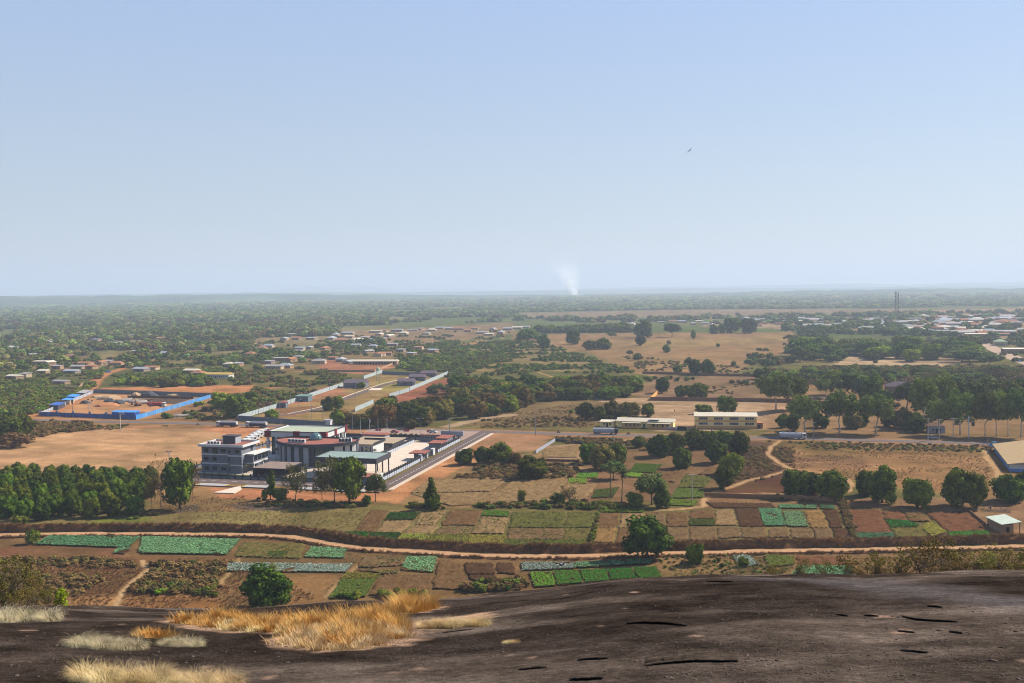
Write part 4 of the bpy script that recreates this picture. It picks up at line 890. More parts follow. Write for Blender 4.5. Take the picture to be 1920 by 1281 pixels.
    ('neem', 1820, 780, 60, 60, 'leafy tree behind the right row of gums'), ('neem', 1880, 775, 60, 56, 'second leafy tree behind the right row of gums'), ('neem', 1700, 770, 50, 50, 'leafy tree before the brown barn'), ('neem', 1915, 770, 50, 54, 'leafy tree behind the last gum'),
    ('neem', 1790, 750, 50, 44, 'far leafy tree behind the right row of gums'), ('neem', 1850, 748, 44, 40, 'far second leafy tree behind the right row of gums'),
    ('mango', 500, 1140, 92, 78, 'dark mango whose crown shows over the rock edge'), ('palm', 513, 1135, 44, 80, 'palm with yellowing fronds behind the mango at the rock edge')]
for k, x, y, w_, h_, lb in TREES: plant(k, x, y, w_, h_, lb)
# the orchard: rows set out on the same grid as the compound
OP = [(-60, 902), (60, 899), (278, 908), (285, 925), (215, 968), (-60, 982)]
c0 = G(100, 935); rows = {}
for i in range(-14, 15):
    for j in range(-9, 10):
        p = c0 + CU * i * 6.8 + CV * j * 7.6 + R5.normal(size=2) * 0.4
        if poly_sd(p[:1], p[1:], GP(OP))[0] > -1: rows.setdefault(j, []).append(p)
for ri, j in enumerate(sorted(rows)):
    for ci, p in enumerate(sorted(rows[j], key=lambda q: q[0])):
        s = 1 + R5.normal() * 0.05; dpx = F / math.hypot(*p)
        plant('mango', 0, 0, 6.1 * dpx * s, 7.0 * dpx * s, 'orchard mango, %s from the left in row %s counted from the rock' % (ordn(ci), ordn(ri)), 'mango orchard rows', base=p)
# groves: trees one can still tell apart
def grove(poly, sp, kinds, w_, h_, text, group, seed, mx=99):
    r = np.random.default_rng(seed); P = fill(poly, sp, r, 0.55)
    P = P[np.argsort(P[:, 1])][:mx]; P = P[np.argsort(P[:, 0] / P[:, 1])]
    for i, p in enumerate(P):
        k = kinds[int(r.integers(len(kinds)))]; d = F / math.hypot(*p); s = 0.62 + 0.6 * r.random()
        plant(k, 0, 0, w_ * d * s, h_ * d * s * (0.7 + .6 * r.random()), '%s, %s counted from the left' % (text, ordn(i)), group, base=p)
MG = ['mango', 'mango', 'mango', 'flower', 'bright']
grove([(850, 716), (905, 668), (1000, 660), (1160, 672), (1200, 712), (1190, 745), (1100, 752), (1030, 750), (930, 780), (890, 790), (865, 745)], 10, MG, 13.5, 9, 'mango in the big middle grove', 'big middle mango grove', 1, 150)
grove([(650, 803), (645, 792), (740, 775), (880, 752), (888, 775), (780, 805)], 11, ['mango', 'flower', 'flower'], 13, 9.5, 'tree in the flowering grove behind the parking lot', 'flowering grove behind the parking lot', 2, 40)
grove([(1490, 648), (1600, 630), (1820, 648), (1870, 690), (1780, 680), (1640, 676), (1490, 684)], 24, ['neem', 'neem', 'neem', 'mango', 'bright'], 26, 14, 'rounded grey green tree of the right grove', 'right grove of neem trees', 3, 60)
grove([(1420, 705), (1900, 700), (1920, 716), (1440, 722)], 15, ['neem', 'bright', 'thin', 'shrub'], 13, 7, 'hedge tree behind the long brown wall on the right', 'hedge trees on the right', 4, 60)
grove([(215, 722), (230, 710), (385, 712), (400, 724), (300, 727)], 9, ['bright', 'bright', 'mango', 'flower'], 9, 5.5, 'low orchard tree behind the construction site', 'low orchard behind the construction site', 5, 40)

def near_house(P, w_):
    m = np.zeros(len(P), bool); d = np.hypot(P[:, 0], P[:, 1])
    for x, y in HOUSE_PX:
        g = G(x, y); dg = math.hypot(*g)
        if dg > 3000: continue
        dx = P - g; lat = np.abs(dx[:, 0] * g[1] - dx[:, 1] * g[0]) / dg; dep = d - dg
        m |= (lat < 8 + w_ * .3) & (dep < 9) & (dep > -(12 + dg * .022))
    return m
# ---- far woods and scrub: masses nobody could count
def mass(name, label, cat, zones, meshes, seed, clear=()):
    r = np.random.default_rng(seed); PP = []; SS = []; II = []
    for poly, sp, w_, h_, idx, thr in zones:
        P = fill(poly, sp, r, 0.5)
        if thr: P = P[fbm(P[:, 0] / (sp * 5) + seed, P[:, 1] / (sp * 5), 3) * .6 + .4 * fbm(P[:, 0] / (sp * 22) + seed, P[:, 1] / (sp * 22), 3) > thr]
        if len(P) and w_ < 3.6 and seed != 31:
            for pp, hw, _c in PATHS[7:]: P = P[line_d(P[:, 0], P[:, 1], GP(pp)) > hw + .5 + w_ * .25]
        if len(P) and w_ > 3.9: P = P[~near_house(P, w_)]
        for c, soft in clear:
            if len(P): P = P[poly_sd(P[:, 0], P[:, 1], GP(c)) < -soft]
        n = len(P)
        if n == 0: continue
        s = 0.65 + 0.7 * r.random(n)
        PP.append(np.concatenate([P, np.full((n, 1), -0.1 * h_)], 1)); SS.append(np.stack([w_ * s, w_ * s, h_ * s * (0.8 + 0.4 * r.random(n))], 1)); II.append(np.array(idx)[r.integers(0, len(idx), n)])
    P = np.concatenate(PP); scatter(name, label, cat, P, np.concatenate(SS), r.random(len(P)) * 6.28, np.concatenate(II), meshes); return len(P)
CLEAR = [([(940, 587), (1240, 581), (1990, 576), (1990, 585), (1420, 592), (1000, 598)], 2), ([(960, 626), (1490, 621), (1510, 650), (1420, 690), (1190, 700), (1100, 662), (965, 668)], 2),
         ([(640, 612), (960, 604), (970, 622), (760, 632), (640, 645)], 2), ([(720, 640), (900, 628), (900, 645), (730, 695)], 0), ([(70, 778), (165, 735), (300, 672), (310, 680), (190, 712), (120, 780)], 0)]
nf = mass('distant_woodland', 'green woodland stretching over the plain to the hills', 'woodland', [
    ([(-400, 640), (-400, 606), (300, 602), (640, 596), (1000, 594), (1450, 590), (2400, 566), (2400, 578), (1930, 588), (1500, 596), (1250, 604), (960, 606), (700, 616), (560, 640), (300, 650), (0, 662)], 11.5, 13, 8, [0, 1, 3, 5, 2, 7, 8], 0.525),
    ([(-400, 606), (-400, 585), (2400, 552), (2400, 566), (1450, 590), (1000, 594), (640, 596), (300, 602)], 19, 19, 9, [7, 7, 8, 5, 4, 7, 3, 0], 0.495),
    ([(-400, 585), (-400, 573), (2400, 540), (2400, 552)], 52, 52, 14, [7, 8, 7, 5], 0.44),
    ([(-400, 690), (-400, 640), (0, 655), (300, 648), (480, 640), (470, 660), (260, 690), (0, 700)], 9.5, 11, 7, [0, 1, 3, 7, 2, 5, 8], 0.52),
    ([(350, 668), (480, 655), (640, 650), (600, 672), (480, 700), (420, 700)], 10, 10, 6, [0, 3, 5, 4], 0.5),
    ([(640, 645), (700, 635), (760, 650), (860, 640), (880, 650), (760, 664), (700, 660)], 10, 10, 7, [0, 1, 4], 0.45),
    ([(740, 690), (860, 655), (930, 650), (960, 660), (860, 700), (840, 706)], 9, 8, 4, [3, 5, 4], 0.48),
    ([(1000, 622), (1180, 616), (1190, 624), (1030, 630)], 11, 14, 10, [0, 1], 0.3),
    ([(1440, 622), (1560, 606), (1900, 606), (1940, 640), (1760, 632), (1560, 628), (1460, 632)], 22, 17, 9, [0, 6, 1, 3], 0.54),
    ([(1260, 598), (1960, 582), (1960, 604), (1500, 612), (1300, 608)], 30, 17, 8, [0, 1, 6, 7], 0.54),
], FARM, 31, CLEAR)
SCM = [small_crown(0, 'scrub', 220), small_crown(0, 'bush', 221), small_crown(0, 'dry', 222), small_crown(0, 'dry', 223), small_crown(0, 'bright', 224)]
SITEP = [(60, 792), (80, 775), (180, 730), (480, 722), (470, 740), (400, 748), (260, 795)]
HOUSP = [(440, 800), (450, 785), (710, 695), (846, 698), (800, 735), (620, 805)]
YARDP = [(1090, 810), (1225, 745), (1500, 748), (1470, 812)]
CP = [(270, 800), (520, 798), (870, 806), (925, 810), (720, 950), (380, 925), (340, 890)]
KEEP = [(CP, -1.0), (SITEP, 0), (HOUSP, 0), (YARDP, 0), ([(-60, 778), (2000, 826), (2000, 842), (-60, 795)], 0)]
mass('bushes', 'scattered bushes over the middle of the plain', 'bushes', [
    ([(-100, 640), (640, 625), (960, 622), (1000, 640), (900, 700), (850, 800), (-100, 800)], 7, 4.6, 3.0, [3, 3, 0, 1, 5, 4, 2], 0.62),
    ([(960, 668), (1100, 662), (1190, 700), (1440, 705), (1440, 640), (1950, 620), (1950, 810), (1440, 800), (860, 800), (860, 700)], 8, 4.5, 2.8, [3, 5, 0, 6, 2], 0.64),
    ([(740, 640), (1000, 640), (1100, 668), (1190, 700), (1000, 700), (840, 708), (740, 700)], 6, 4.5, 2.6, [3, 4, 5, 0], 0.5),
    ([(1400, 640), (1500, 630), (1950, 640), (1950, 700), (1400, 706)], 10, 8, 5, [6, 3, 6, 5, 2], 0.62)], FARM, 61, KEEP)
mass('scrub', 'low green and brown scrub between the houses and fields', 'scrub', [
    ([(-100, 700), (200, 690), (180, 725), (80, 775), (-100, 790)], 4.2, 4, 2.2, [1, 1, 0, 4], 0.42),
    ([(440, 700), (560, 690), (700, 705), (600, 750), (450, 785), (440, 740)], 4.5, 4, 2.4, [1, 0, 1, 2], 0.46),
    ([(210, 705), (420, 690), (440, 715), (400, 712), (220, 720)], 4, 3.4, 2, [1, 4, 1], 0.4),
    ([(-60, 790), (175, 793), (180, 806), (100, 815), (-60, 850)], 2.6, 3, 1.8, [2, 3, 0, 2], 0.3),
    ([(180, 796), (390, 800), (385, 808), (180, 806)], 3, 2, 0.9, [2, 0, 1], 0.5),
    ([(340, 785), (430, 748), (450, 775), (410, 790)], 4, 3, 1.6, [0, 1, 2], 0.45),
    ([(740, 700), (900, 660), (960, 668), (870, 705), (850, 740)], 4.5, 4, 2.5, [0, 1, 1], 0.42),
    ([(880, 790), (1080, 780), (1110, 800), (900, 803)], 4, 2.2, 1.0, [0, 2, 2], 0.5),
    ([(940, 640), (1000, 640), (1200, 700), (1170, 668), (1400, 690), (1480, 640), (1400, 700), (1230, 702)], 7, 3.5, 1.6, [0, 1, 2], 0.55),
    ([(1180, 720), (1420, 720), (1430, 745), (1200, 745)], 7, 2.5, 1.2, [0, 1, 2], 0.55),
    ([(1440, 690), (1930, 690), (1930, 720), (1440, 722)], 5, 5, 3, [1, 0, 2], 0.42),
    ([(1420, 726), (1930, 735), (1930, 790), (1720, 800), (1480, 800)], 9, 3, 1.5, [1, 0, 2], 0.58),
    ([(1390, 826), (1930, 838), (1930, 850), (1700, 846), (1500, 842), (1390, 850)], 2.6, 1.8, 0.7, [2, 2, 0, 1], 0.42),
    ([(1400, 845), (1490, 840), (1480, 880), (1440, 900), (1375, 905)], 2.2, 1.7, 0.7, [2, 3, 3, 0], 0.36),
    ([(860, 880), (900, 868), (1100, 872), (1080, 895), (960, 900), (850, 898)], 2.4, 2.4, 1.2, [2, 3, 0, 2], 0.4),
    ([(1040, 822), (1230, 824), (1190, 836), (1060, 832)], 2.4, 2.2, 1.1, [2, 3, 0], 0.36),
    ([(480, 936), (690, 944), (690, 954), (480, 950)], 2.0, 1.9, 0.9, [2, 3, 0, 1], 0.36),
    ([(760, 946), (960, 944), (1110, 943), (1180, 948), (1180, 958), (960, 953), (760, 956)], 2.0, 2.2, 1.3, [1, 1, 0, 2], 0.42),
    ([(1450, 922), (1600, 936), (1600, 946), (1440, 940)], 2.4, 1.6, 0.7, [2, 3, 0], 0.4),
    ([(1570, 940), (1582, 940), (1612, 1010), (1596, 1012)], 1.1, 1.5, 0.9, [3, 2, 0], 0.2),
    ([(1118, 962), (1126, 962), (1112, 1018), (1102, 1018)], 1.2, 1.3, 0.8, [1, 0, 1], 0.2),
    ([(215, 960), (290, 950), (300, 968), (200, 978)], 2.5, 2, 1, [2, 0, 1], 0.4),
    ([(-60, 1046), (200, 1046), (265, 1060), (260, 1085), (200, 1120), (-60, 1120)], 1.9, 1.9, 1.0, [2, 3, 2, 0], 0.40),
    ([(280, 1058), (440, 1055), (415, 1100), (400, 1118), (240, 1112)], 1.7, 2.0, 1.2, [2, 3, 2, 0], 0.38),
    ([(255, 1098), (405, 1104), (405, 1118), (262, 1114)], 1.6, 2.0, 1.3, [1, 4, 1, 0], 0.3),
    ([(1230, 1040), (1480, 1044), (1480, 1084), (1250, 1086)], 2.1, 1.0, 0.5, [0, 2, 1], 0.46),
    ([(640, 1118), (800, 1112), (800, 1128), (640, 1128)], 1.8, 2, 1.4, [1, 4, 1], 0.4),
    ([(860, 1100), (990, 1085), (1000, 1102), (870, 1115)], 1.6, 2.2, 1.6, [0, 1, 2], 0.36)], SCM, 41, KEEP[:4])
# fine dry grass over the open ground near the rock
GT = [tuft_mesh('tuft', 16, leafmat('straw', (150, 122, 78), (196, 166, 112), 0.3, 0.5), 320, 1.2, 0.6, 0.06, 2), tuft_mesh('tuft', 16, leafmat('green_grass', (104, 112, 50), (136, 138, 70), 0.3, 0.5), 321, 1.2, 0.6, 0.06, 2), BANKT[0]]
mass('dry_grass', 'thin dry grass over the open fields', 'dry grass', [
    ([(230, 974), (690, 948), (680, 985), (600, 998), (300, 992)], 1.3, .55, .4, [0, 1, 0, 1], 0.42), ([(-60, 1048), (440, 1050), (600, 1120), (430, 1150), (-60, 1150)], 1.1, .7, .5, [0, 2, 2], 0.36),
    ([(1480, 842), (1860, 852), (1880, 925), (1640, 905), (1470, 880)], 1.7, .6, .45, [0, 0, 2], 0.46), ([(1230, 1042), (1490, 1046), (1480, 1088), (1240, 1090)], 1.0, .6, .4, [0, 1], 0.4),
    ([(1400, 840), (1490, 838), (1490, 885), (1380, 908)], 1.3, .8, .5, [2, 2, 0], 0.36), ([(450, 1020), (860, 1045), (860, 1120), (430, 1120)], 1.3, .4, .3, [0, 1], 0.5), ([(300, 930), (480, 930), (480, 960), (300, 960)], 1.2, .5, .35, [0, 2], 0.4),
    ([(1590, 950), (1900, 945), (1900, 962), (1600, 955)], 1.4, .5, .35, [0], 0.5), ([(900, 780), (1100, 755), (1180, 775), (1100, 802), (900, 802)], 2.2, 1.0, .6, [0, 2], 0.42)], GT, 51)

# ---- plants growing on the rock
STRAW = leafmat('grey_straw', (150, 138, 106), (204, 190, 150), 0.3, 3.0, .8, .4)
GOLD = leafmat('golden_grass', (184, 126, 60), (222, 178, 106), 0.35, 1.6, .75, 0)
PALEG = leafmat('pale_gold_grass', (186, 158, 104), (226, 204, 152), 0.35, 2.0, .8, .3)
def clump(px, py, wpx, hpx, label, m, seed):
    """a cushion of drooping grass: several tussocks grown together"""
    p = RK(px, py); d = math.hypot(p[0], p[1]); s = d / F; r = np.random.default_rng(seed)
    Wm, Hm = wpx * s, hpx * s; V = []; Q = []; n = max(3, int(Wm / Hm * 2.2))
    root = thing('grass_tussock', label, 'grass', p)
    for i in range(n):
        x = (i + .5) / n - .5; me_s = Hm * (0.95 + .5 * r.random())
        t = link('blade_tuft', TUS[int(r.integers(len(TUS)))] if m is STRAW else TUG[int(r.integers(len(TUG)))], root)
        q = np.array([x * Wm * .86, r.normal() * Hm * .4]); zz = float(rock_z(np.array([p[0] + q[0]]), np.array([p[1] + q[1]]))[0]) - p[2]
        t.location = (q[0], q[1], zz - 0.02); t.rotation_euler = (0, 0, r.random() * 6.28); t.scale = (me_s, me_s, me_s)
    return root
TUS = [tuft_mesh('blade_tuft', 520, STRAW, 330 + i, 0.7, 1.25, 0.008, 5) for i in range(3)]
TUG = [tuft_mesh('blade_tuft', 460, PALEG, 340 + i, 0.8, 0.95, 0.008, 4) for i in range(3)]
for i, (x, y, w_, h_, m, lb) in enumerate([
        (40, 1166, 130, 34, STRAW, 'grey straw tussock on the rock at the left edge'), (196, 1216, 128, 36, STRAW, 'wide grey tussock in the middle of the left rock'), (340, 1212, 72, 26, STRAW, 'smaller grey tussock right of the wide one'),
        (612, 1194, 54, 30, STRAW, 'grey round tussock inside the golden grass'), (290, 1284, 330, 36, PALEG, 'pale yellow grass cushion cut by the bottom of the picture'), (848, 1176, 138, 20, PALEG, 'long low pale grass strip right of the golden grass'),
        (604, 1128, 24, 10, STRAW, 'small dark tussock on the rock edge behind the golden grass'), (958, 1206, 28, 9, PALEG, 'tiny pale tussock alone on the bare rock')]):
    clump(x, y, w_, h_, lb, m, i)
def gold(poly, n, hmin, hmax, label, seed, m=None):
    """standing golden grass in a sandy pocket of the rock"""
    r = np.random.default_rng(seed); pg = np.array(RKP(poly)); lo = pg.min(0); hi = pg.max(0)
    nt_ = max(6, n // 130); TC = lo + (hi - lo) * r.random((nt_ * 6, 2)); TC = TC[poly_sd(TC[:, 0], TC[:, 1], pg) > 0.05][:nt_]; nt_ = len(TC)
    tr_ = 0.1 + .2 * r.random(nt_); th_ = 0.45 + .75 * r.random(nt_) ** 1.5; k_ = r.integers(0, nt_, n); off = r.normal(size=(n, 2)) * .55
    P = TC[k_] + off * tr_[k_][:, None]; z = rock_z(P[:, 0], P[:, 1])
    hh = (hmin + (hmax - hmin) * r.random(n)) * th_[k_]; a = np.arctan2(off[:, 1], off[:, 0]) + r.normal(size=n) * .6; ln = hh * (0.15 + .3 * np.hypot(off[:, 0], off[:, 1]) + .35 * r.random(n)); wd = 0.005 + .006 * r.random(n)
    dr = np.stack([np.cos(a), np.sin(a)], 1); sd = np.stack([-np.sin(a), np.cos(a)], 1); V = np.zeros((n, 6, 3))
    for k, t in enumerate((0, .55, 1)):
        for e, sg in enumerate((-1, 1)):
            V[:, 2 * k + e, :2] = P + dr * (ln * t * t)[:, None] + sd * (sg * wd * (1.05 - t * .9))[:, None]; V[:, 2 * k + e, 2] = z - .03 + hh * t * (1 - .12 * t)
    i = np.arange(n)[:, None] * 6; Q = np.concatenate([i + [0, 1, 3, 2], i + [2, 3, 5, 4]])
    me = grid_mesh('golden_grass', V.reshape(-1, 3), Q, None, False); me.materials.append(m or GOLD)
    tag(link('golden_grass', me), label, 'dry grass', kind='stuff')
gold(GRASS_PATCH[0], 9000, .06, .2, 'pale straw under the left golden grass', 11, PALEG)
gold(GRASS_PATCH[1], 9000, .08, .24, 'pale straw under the front golden grass', 12, PALEG)
gold(GRASS_PATCH[0], 7000, .15, .36, 'golden dry grass in the left sandy pocket of the rock', 1)
gold(GRASS_PATCH[1], 4500, .14, .34, 'golden dry grass in the front sandy pocket of the rock', 2)
gold([(540, 1190), (600, 1180), (680, 1170), (770, 1190), (740, 1160), (700, 1150), (620, 1165)], 5000, .18, .45, 'tall golden dry grass in the middle of the rock', 3)
gold(GRASS_PATCH[2], 5000, .25, .6, 'rust coloured grass on the far lip of the rock', 4)
gold([(265, 1190), (320, 1186), (330, 1196), (270, 1198)], 1500, .08, .22, 'rusty low grass between the two grey tussocks', 6)
# loose grit and flakes lying on the bare rock
GRM = leafmat('rock_grit', (58, 50, 45), (104, 92, 82), 0.0, 4.0, .6, .5)
_v = ICO1_V * [1, .8, .35]; _gm = [grid_mesh('grit', _v * (0.75 + .5 * np.random.default_rng(q).random((len(_v), 1))), ICO1_F, None, False) for q in range(3)]
for q in _gm: q.materials.append(GRM)
_g = np.random.default_rng(88); _d = np.exp(_g.uniform(math.log(9), math.log(46), 26000)); _a = np.radians(_g.uniform(-31, 31, len(_d))); _P = np.stack([_d * np.sin(_a), _d * np.cos(_a)], 1)
_k = fbm(_P[:, 0] / 2.5, _P[:, 1] / 3, 3) + .25 * _g.random(len(_P)) > .6; _P = _P[_k]; _s = np.exp(_g.normal(size=len(_P)) * .5) * .007 * (1 + np.hypot(_P[:, 0], _P[:, 1]) / 40)
scatter('rock_grit', 'grit and small flakes lying on the bare rock', 'grit', np.concatenate([_P, rock_z(_P[:, 0], _P[:, 1])[:, None]], 1), np.stack([_s * 1.3, _s, _s], 1), _g.random(len(_P)) * 6.28, _g.integers(0, 3, len(_P)), _gm)
# shrubs on the soil just behind the crest
def edge_shrub(px, top, wpx, dist, kind, label, sub=None):
    d = ray(px, top); hd = math.hypot(d[0], d[1]); x, y = d[0] / hd * dist, d[1] / hd * dist
    z0 = float(rock_z(np.array([x]), np.array([y]))[0]); ztop = H + d[2] / hd * dist; h_ = max(0.5, ztop - z0)
    plant(kind, 0, 0, wpx, h_ * F / math.hypot(x, y), label, base=(x, y, z0 - 0.1), cat='shrub', sub=sub)
r = np.random.default_rng(9)
LS = [(-10, 1045, 90, 'bush2'), (28, 1042, 90, 'thinbush'), (60, 1062, 60, 'thinbush'), (88, 1095, 40, 'bare'), (112, 1104, 52, 'leafy'), (5, 1085, 80, 'bush2'), (50, 1100, 70, 'bare')]
RS = [(1450, 1058, 50), (1500, 1045, 60), (1545, 1050, 56), (1590, 1040, 70), (1640, 1034, 80), (1690, 1028, 80), (1728, 1014, 110), (1760, 1006, 120), (1800, 1028, 90), (1838, 1030, 90), (1872, 1024, 96), (1905, 1030, 80), (1940, 1022, 90), (1615, 1056, 60), (1670, 1058, 70), (1780, 1052, 80), (1850, 1054, 80), (1900, 1058, 70)]
TWM = leafmat('shrub_leaf', (96, 100, 48), (152, 138, 66), 0.35, 2.0)
for s in range(4):
    rr = np.random.default_rng(400 + s)
    L = fit([(rr.normal() * .24, rr.normal() * .24, 0.3 + 0.65 * rr.random(), 0.06 + .06 * rr.random()) for _ in range(34)])
    mb = MB()
    for k in range(7):
        a = rr.random() * 6.28; b = np.array([math.cos(a) * .03, math.sin(a) * .03, -.03]); m1 = np.array([math.cos(a) * .12, math.sin(a) * .12, .35])
        mb.tube([b, (b + m1) / 2 + rr.normal(size=3) * .01, m1], [.008, .006, .005], 5)
        for i in rr.permutation(len(L))[:9]:
            e = np.array(L[i][:3]); mb.tube([m1, (m1 + e) / 2 + rr.normal(size=3) * .03, e + rr.normal(size=3) * .03], [.0045, .003, .0015], 4)
    tk = mb.mesh('trunk', GBARK)
    PR.setdefault('twig', []).append((crown_mesh('crown', L, 1500, 0.014, TWM, 410 + s, 0, 1.6), tk, 'shrub'))
    PR.setdefault('leafy', []).append((crown_mesh('crown', L, 2000, 0.022, LM['bright'], 420 + s, 0, 1.6), tk, 'shrub'))
KM = {'bush2': 'twig', 'thinbush': 'twig', 'bare': 'twig', 'leafy': 'leafy'}
for i, (x, t, w_, k) in enumerate(LS): edge_shrub(x, t, w_, 64 + 3 * (i % 3), KM[k], 'shrub at the left rock edge, %s, %s counted from the edge' % ('bright leaves' if k == 'leafy' else 'twiggy and olive', ordn(sorted(range(len(LS)), key=lambda j: LS[j][0]).index(i))))
for i, (x, t, w_) in enumerate(RS): edge_shrub(x, t, w_, 66 + 4 * (i % 3), 'twig', 'twiggy half bare shrub at the right rock edge, %s counted from the left' % ordn(sorted(range(len(RS)), key=lambda j: RS[j][0]).index(i)))
# ================================================================== THE WALLED COMPOUND
random.seed(31)
GREY = mat('grey_render', (136, 138, 146), 0.85, 0.08, 0.4); DGREY = mat('dark_grey_render', (92, 92, 98), 0.85, 0.1, 0.5); WHITE = mat('white_paint', (232, 230, 226), 0.8, 0.06, 0.5)
LGREY = mat('light_grey_render', (186, 188, 196), 0.85, 0.08, 0.4); RROOF = mat('red_roof_coat', (172, 112, 98), 0.8, 0.14, 0.5); GROOF = mat('pale_green_sheet', (188, 194, 164), 0.6, 0.08, 0.3)
TROOF = mat('teal_sheet', (152, 170, 158), 0.55, 0.08, 0.3); DRED = mat('dark_red_panel', (138, 26, 38), 0.6, 0.1, 1.0); DARK = mat('dark_metal', (46, 46, 52), 0.6, 0.15, 1.0)
BROOF = mat('brown_flat_roof', (158, 138, 126), 0.85, 0.12, 0.5); CONC = mat('pale_concrete', (234, 214, 192), 0.9, 0.12, 0.25); PAVE = mat('paving', (206, 190, 172), 0.9, 0.14, 0.6)
GLASS = mat('dark_glass', (34, 44, 50), 0.12, 0.2, 0.6, spec=0.8); TGLASS = mat('green_glass', (44, 92, 90), 0.1, 0.25, 0.5, spec=0.8); DGLASS = mat('dome_glass', (112, 150, 148), 0.18, 0.12, 0.8, spec=0.7)
YEL = mat('yellow_line', (226, 196, 60), 0.8, 0.1, 2.0); MARK = mat('white_marking', (226, 220, 210), 0.8, 0.12, 1.5); ACM = mat('ac_white', (226, 226, 222), 0.6, 0.1, 2.0); STEEL = mat('galvanised_steel', (168, 170, 172), 0.5, 0.12, 1.0, metal=0.2)
TANR = mat('tan_flat_roof', (190, 168, 142), 0.9, 0.1, 0.4); RED = mat('red_paint', (196, 44, 48), 0.6, 0.12, 1.0)
class Th:
    """a thing laid out in compound metres (u along the front, v to the back)"""
    def __init__(s, name, label, cat, u, v, group=None):
        s.o = np.array([u, v]); p = W(u, v); s.root = thing(name, label, cat, (p[0], p[1], 0), CA, group)
    def box(s, name, m, *bs, parent=None):
        mb = MB()
        for b in bs: mb.box(b[0] - s.o[0], b[1] - s.o[0], b[2] - s.o[1], b[3] - s.o[1], b[4], b[5])
        return mb.build(name, m, parent or s.root)
    def mb(s, name, m, mb, smooth=False, parent=None):
        mb.v = [(x - s.o[0], y - s.o[1], z) for x, y, z in mb.v]
        return mb.build(name, m, parent or s.root, smooth)
def sheet(name, m, pts, z, world=False):
    P = [p if world else W(*p) for p in pts]; mb = MB(); mb.add([(p[0], p[1], z) for p in P], [tuple(range(len(P)))])
    o = mb.build(name, m)
    if o.data.polygons[0].normal.z < 0: o.data.flip_normals()
    return struct(o)
# ground surfaces
sheet('paved_yard', CONC, [(-23, 4), (-2.2, 4), (-2.2, 107), (-23, 107)], 0.05)
sheet('paved_yard', PAVE, [(-88, 1), (-23, 1), (-23, 30), (-88, 30)], 0.045)
sheet('paved_yard', PAVE, [(-88, 30), (-23, 30), (-23, 112), (-88, 112)], 0.045)
sheet('lawn', mat('lawn_green', (104, 118, 60), 0.95, 0.3, 0.8), [(-62, 18), (-57, 18), (-57, 48), (-62, 48)], 0.06)
sheet('lawn', mat('lawn_green', (104, 118, 60)), [(-88, 2), (-60, 2), (-60, 10), (-88, 10)], 0.06)
sheet('street', ASPH2, [(-92, -7.5), (5.5, -8.5), (5.5, 0), (-92, 0)], 0.04)
sheet('street', ASPH2, [(0, 0.1), (6.2, 0.1), (6.2, 150), (-1, 150), (-1, 116), (0, 112)], 0.044)
sheet('parking_forecourt', mat('worn_asphalt', (176, 150, 134), 0.9, 0.14, 0.3), [(-62, 114), (-1.2, 114), (-1.2, 146), (-62, 146)], 0.042)
mb = MB()
for v in np.arange(2, 140, 3.4): sheet('lane_marking', MARK, [(3.0, v), (3.35, v), (3.35, v + 1.9), (3.0, v + 1.9)], 0.05)
for u in np.arange(-84, 0, 4.6): sheet('lane_marking', MARK, [(u, -4.0), (u + 2.2, -4.0), (u + 2.2, -3.65), (u, -3.65)], 0.05)
for v0, v1 in zip(np.arange(-8, 140, 7.4), np.arange(-0.8, 148, 7.4)):
    k = B('kerb_slab', mat('kerb_concrete', (222, 200, 176), 0.9, 0.12, 0.7), None, (0, 1.9, 0, v1 - v0, -0.1, 0.14)); p = W(6.3, v0); k.location = (p[0], p[1], 0); k.rotation_euler = (0, 0, CA); struct(k)
for i, u in enumerate((-72, -52, -32, -14)):
    sheet('parking_bay', mat('bay_concrete', (190, 184, 176), 0.9, 0.1, 0.5), [(u, -13.5), (u + 13, -13.5), (u + 13, -8.6), (u, -8.6)], 0.05)
    for a in (u, u + 12.6): sheet('lane_marking', YEL, [(a, -13.4), (a + .45, -13.4), (a + .45, -8.7), (a, -8.7)], 0.056)
struct(B('kerb', DGREY, None, (-92, 5.5, -14.3, -13.9, -.1, .3))); bpy.data.objects['kerb'].location = (*W(0, 0), 0); bpy.data.objects['kerb'].rotation_euler = (0, 0, CA)
sl = [G(400, 925), G(439, 926), G(453, 918), G(451, 912)]
mbs = MB(); mbs.prism([(p[0], p[1]) for p in sl], -0.1, 0.3); tag(mbs.build('concrete_ramp', CONC), 'pale wedge shaped concrete slab on the bare earth before the street', 'slab')

# ---- three storey office
T = Th('office_building', 'three storey grey office block with white bands and red flat roof', 'building', -75, 12.5)
T.box('wall', GREY, (-84.5, -66, 13, 25, 0, 11)); T.box('projecting_bay', GREY, (-72, -65.6, 12.2, 13.1, 0, 10.98))
T.box('floor_band', WHITE, (-84.6, -71.9, 12.9, 13.2, 3.6, 4.1), (-72.1, -65.5, 12.1, 12.3, 3.2, 3.7)); T.box('floor_band', WHITE, (-84.6, -71.9, 12.9, 13.2, 7.4, 7.9), (-72.1, -65.5, 12.1, 12.3, 7.1, 7.6))
T.box('floor_band', WHITE, (-66.05, -65.9, 13, 25, 7.4, 7.9))
rf = T.box('roof', RROOF, (-85, -65, 12, 25.6, 11.02, 11.4))
T.box('parapet', WHITE, (-85.3, -64.6, 11.5, 12, 11, 12), (-85.3, -64.6, 25.6, 26, 11, 12), (-85.3, -85, 12, 25.6, 11, 12), (-65, -64.6, 12, 25.6, 11, 12), parent=rf)
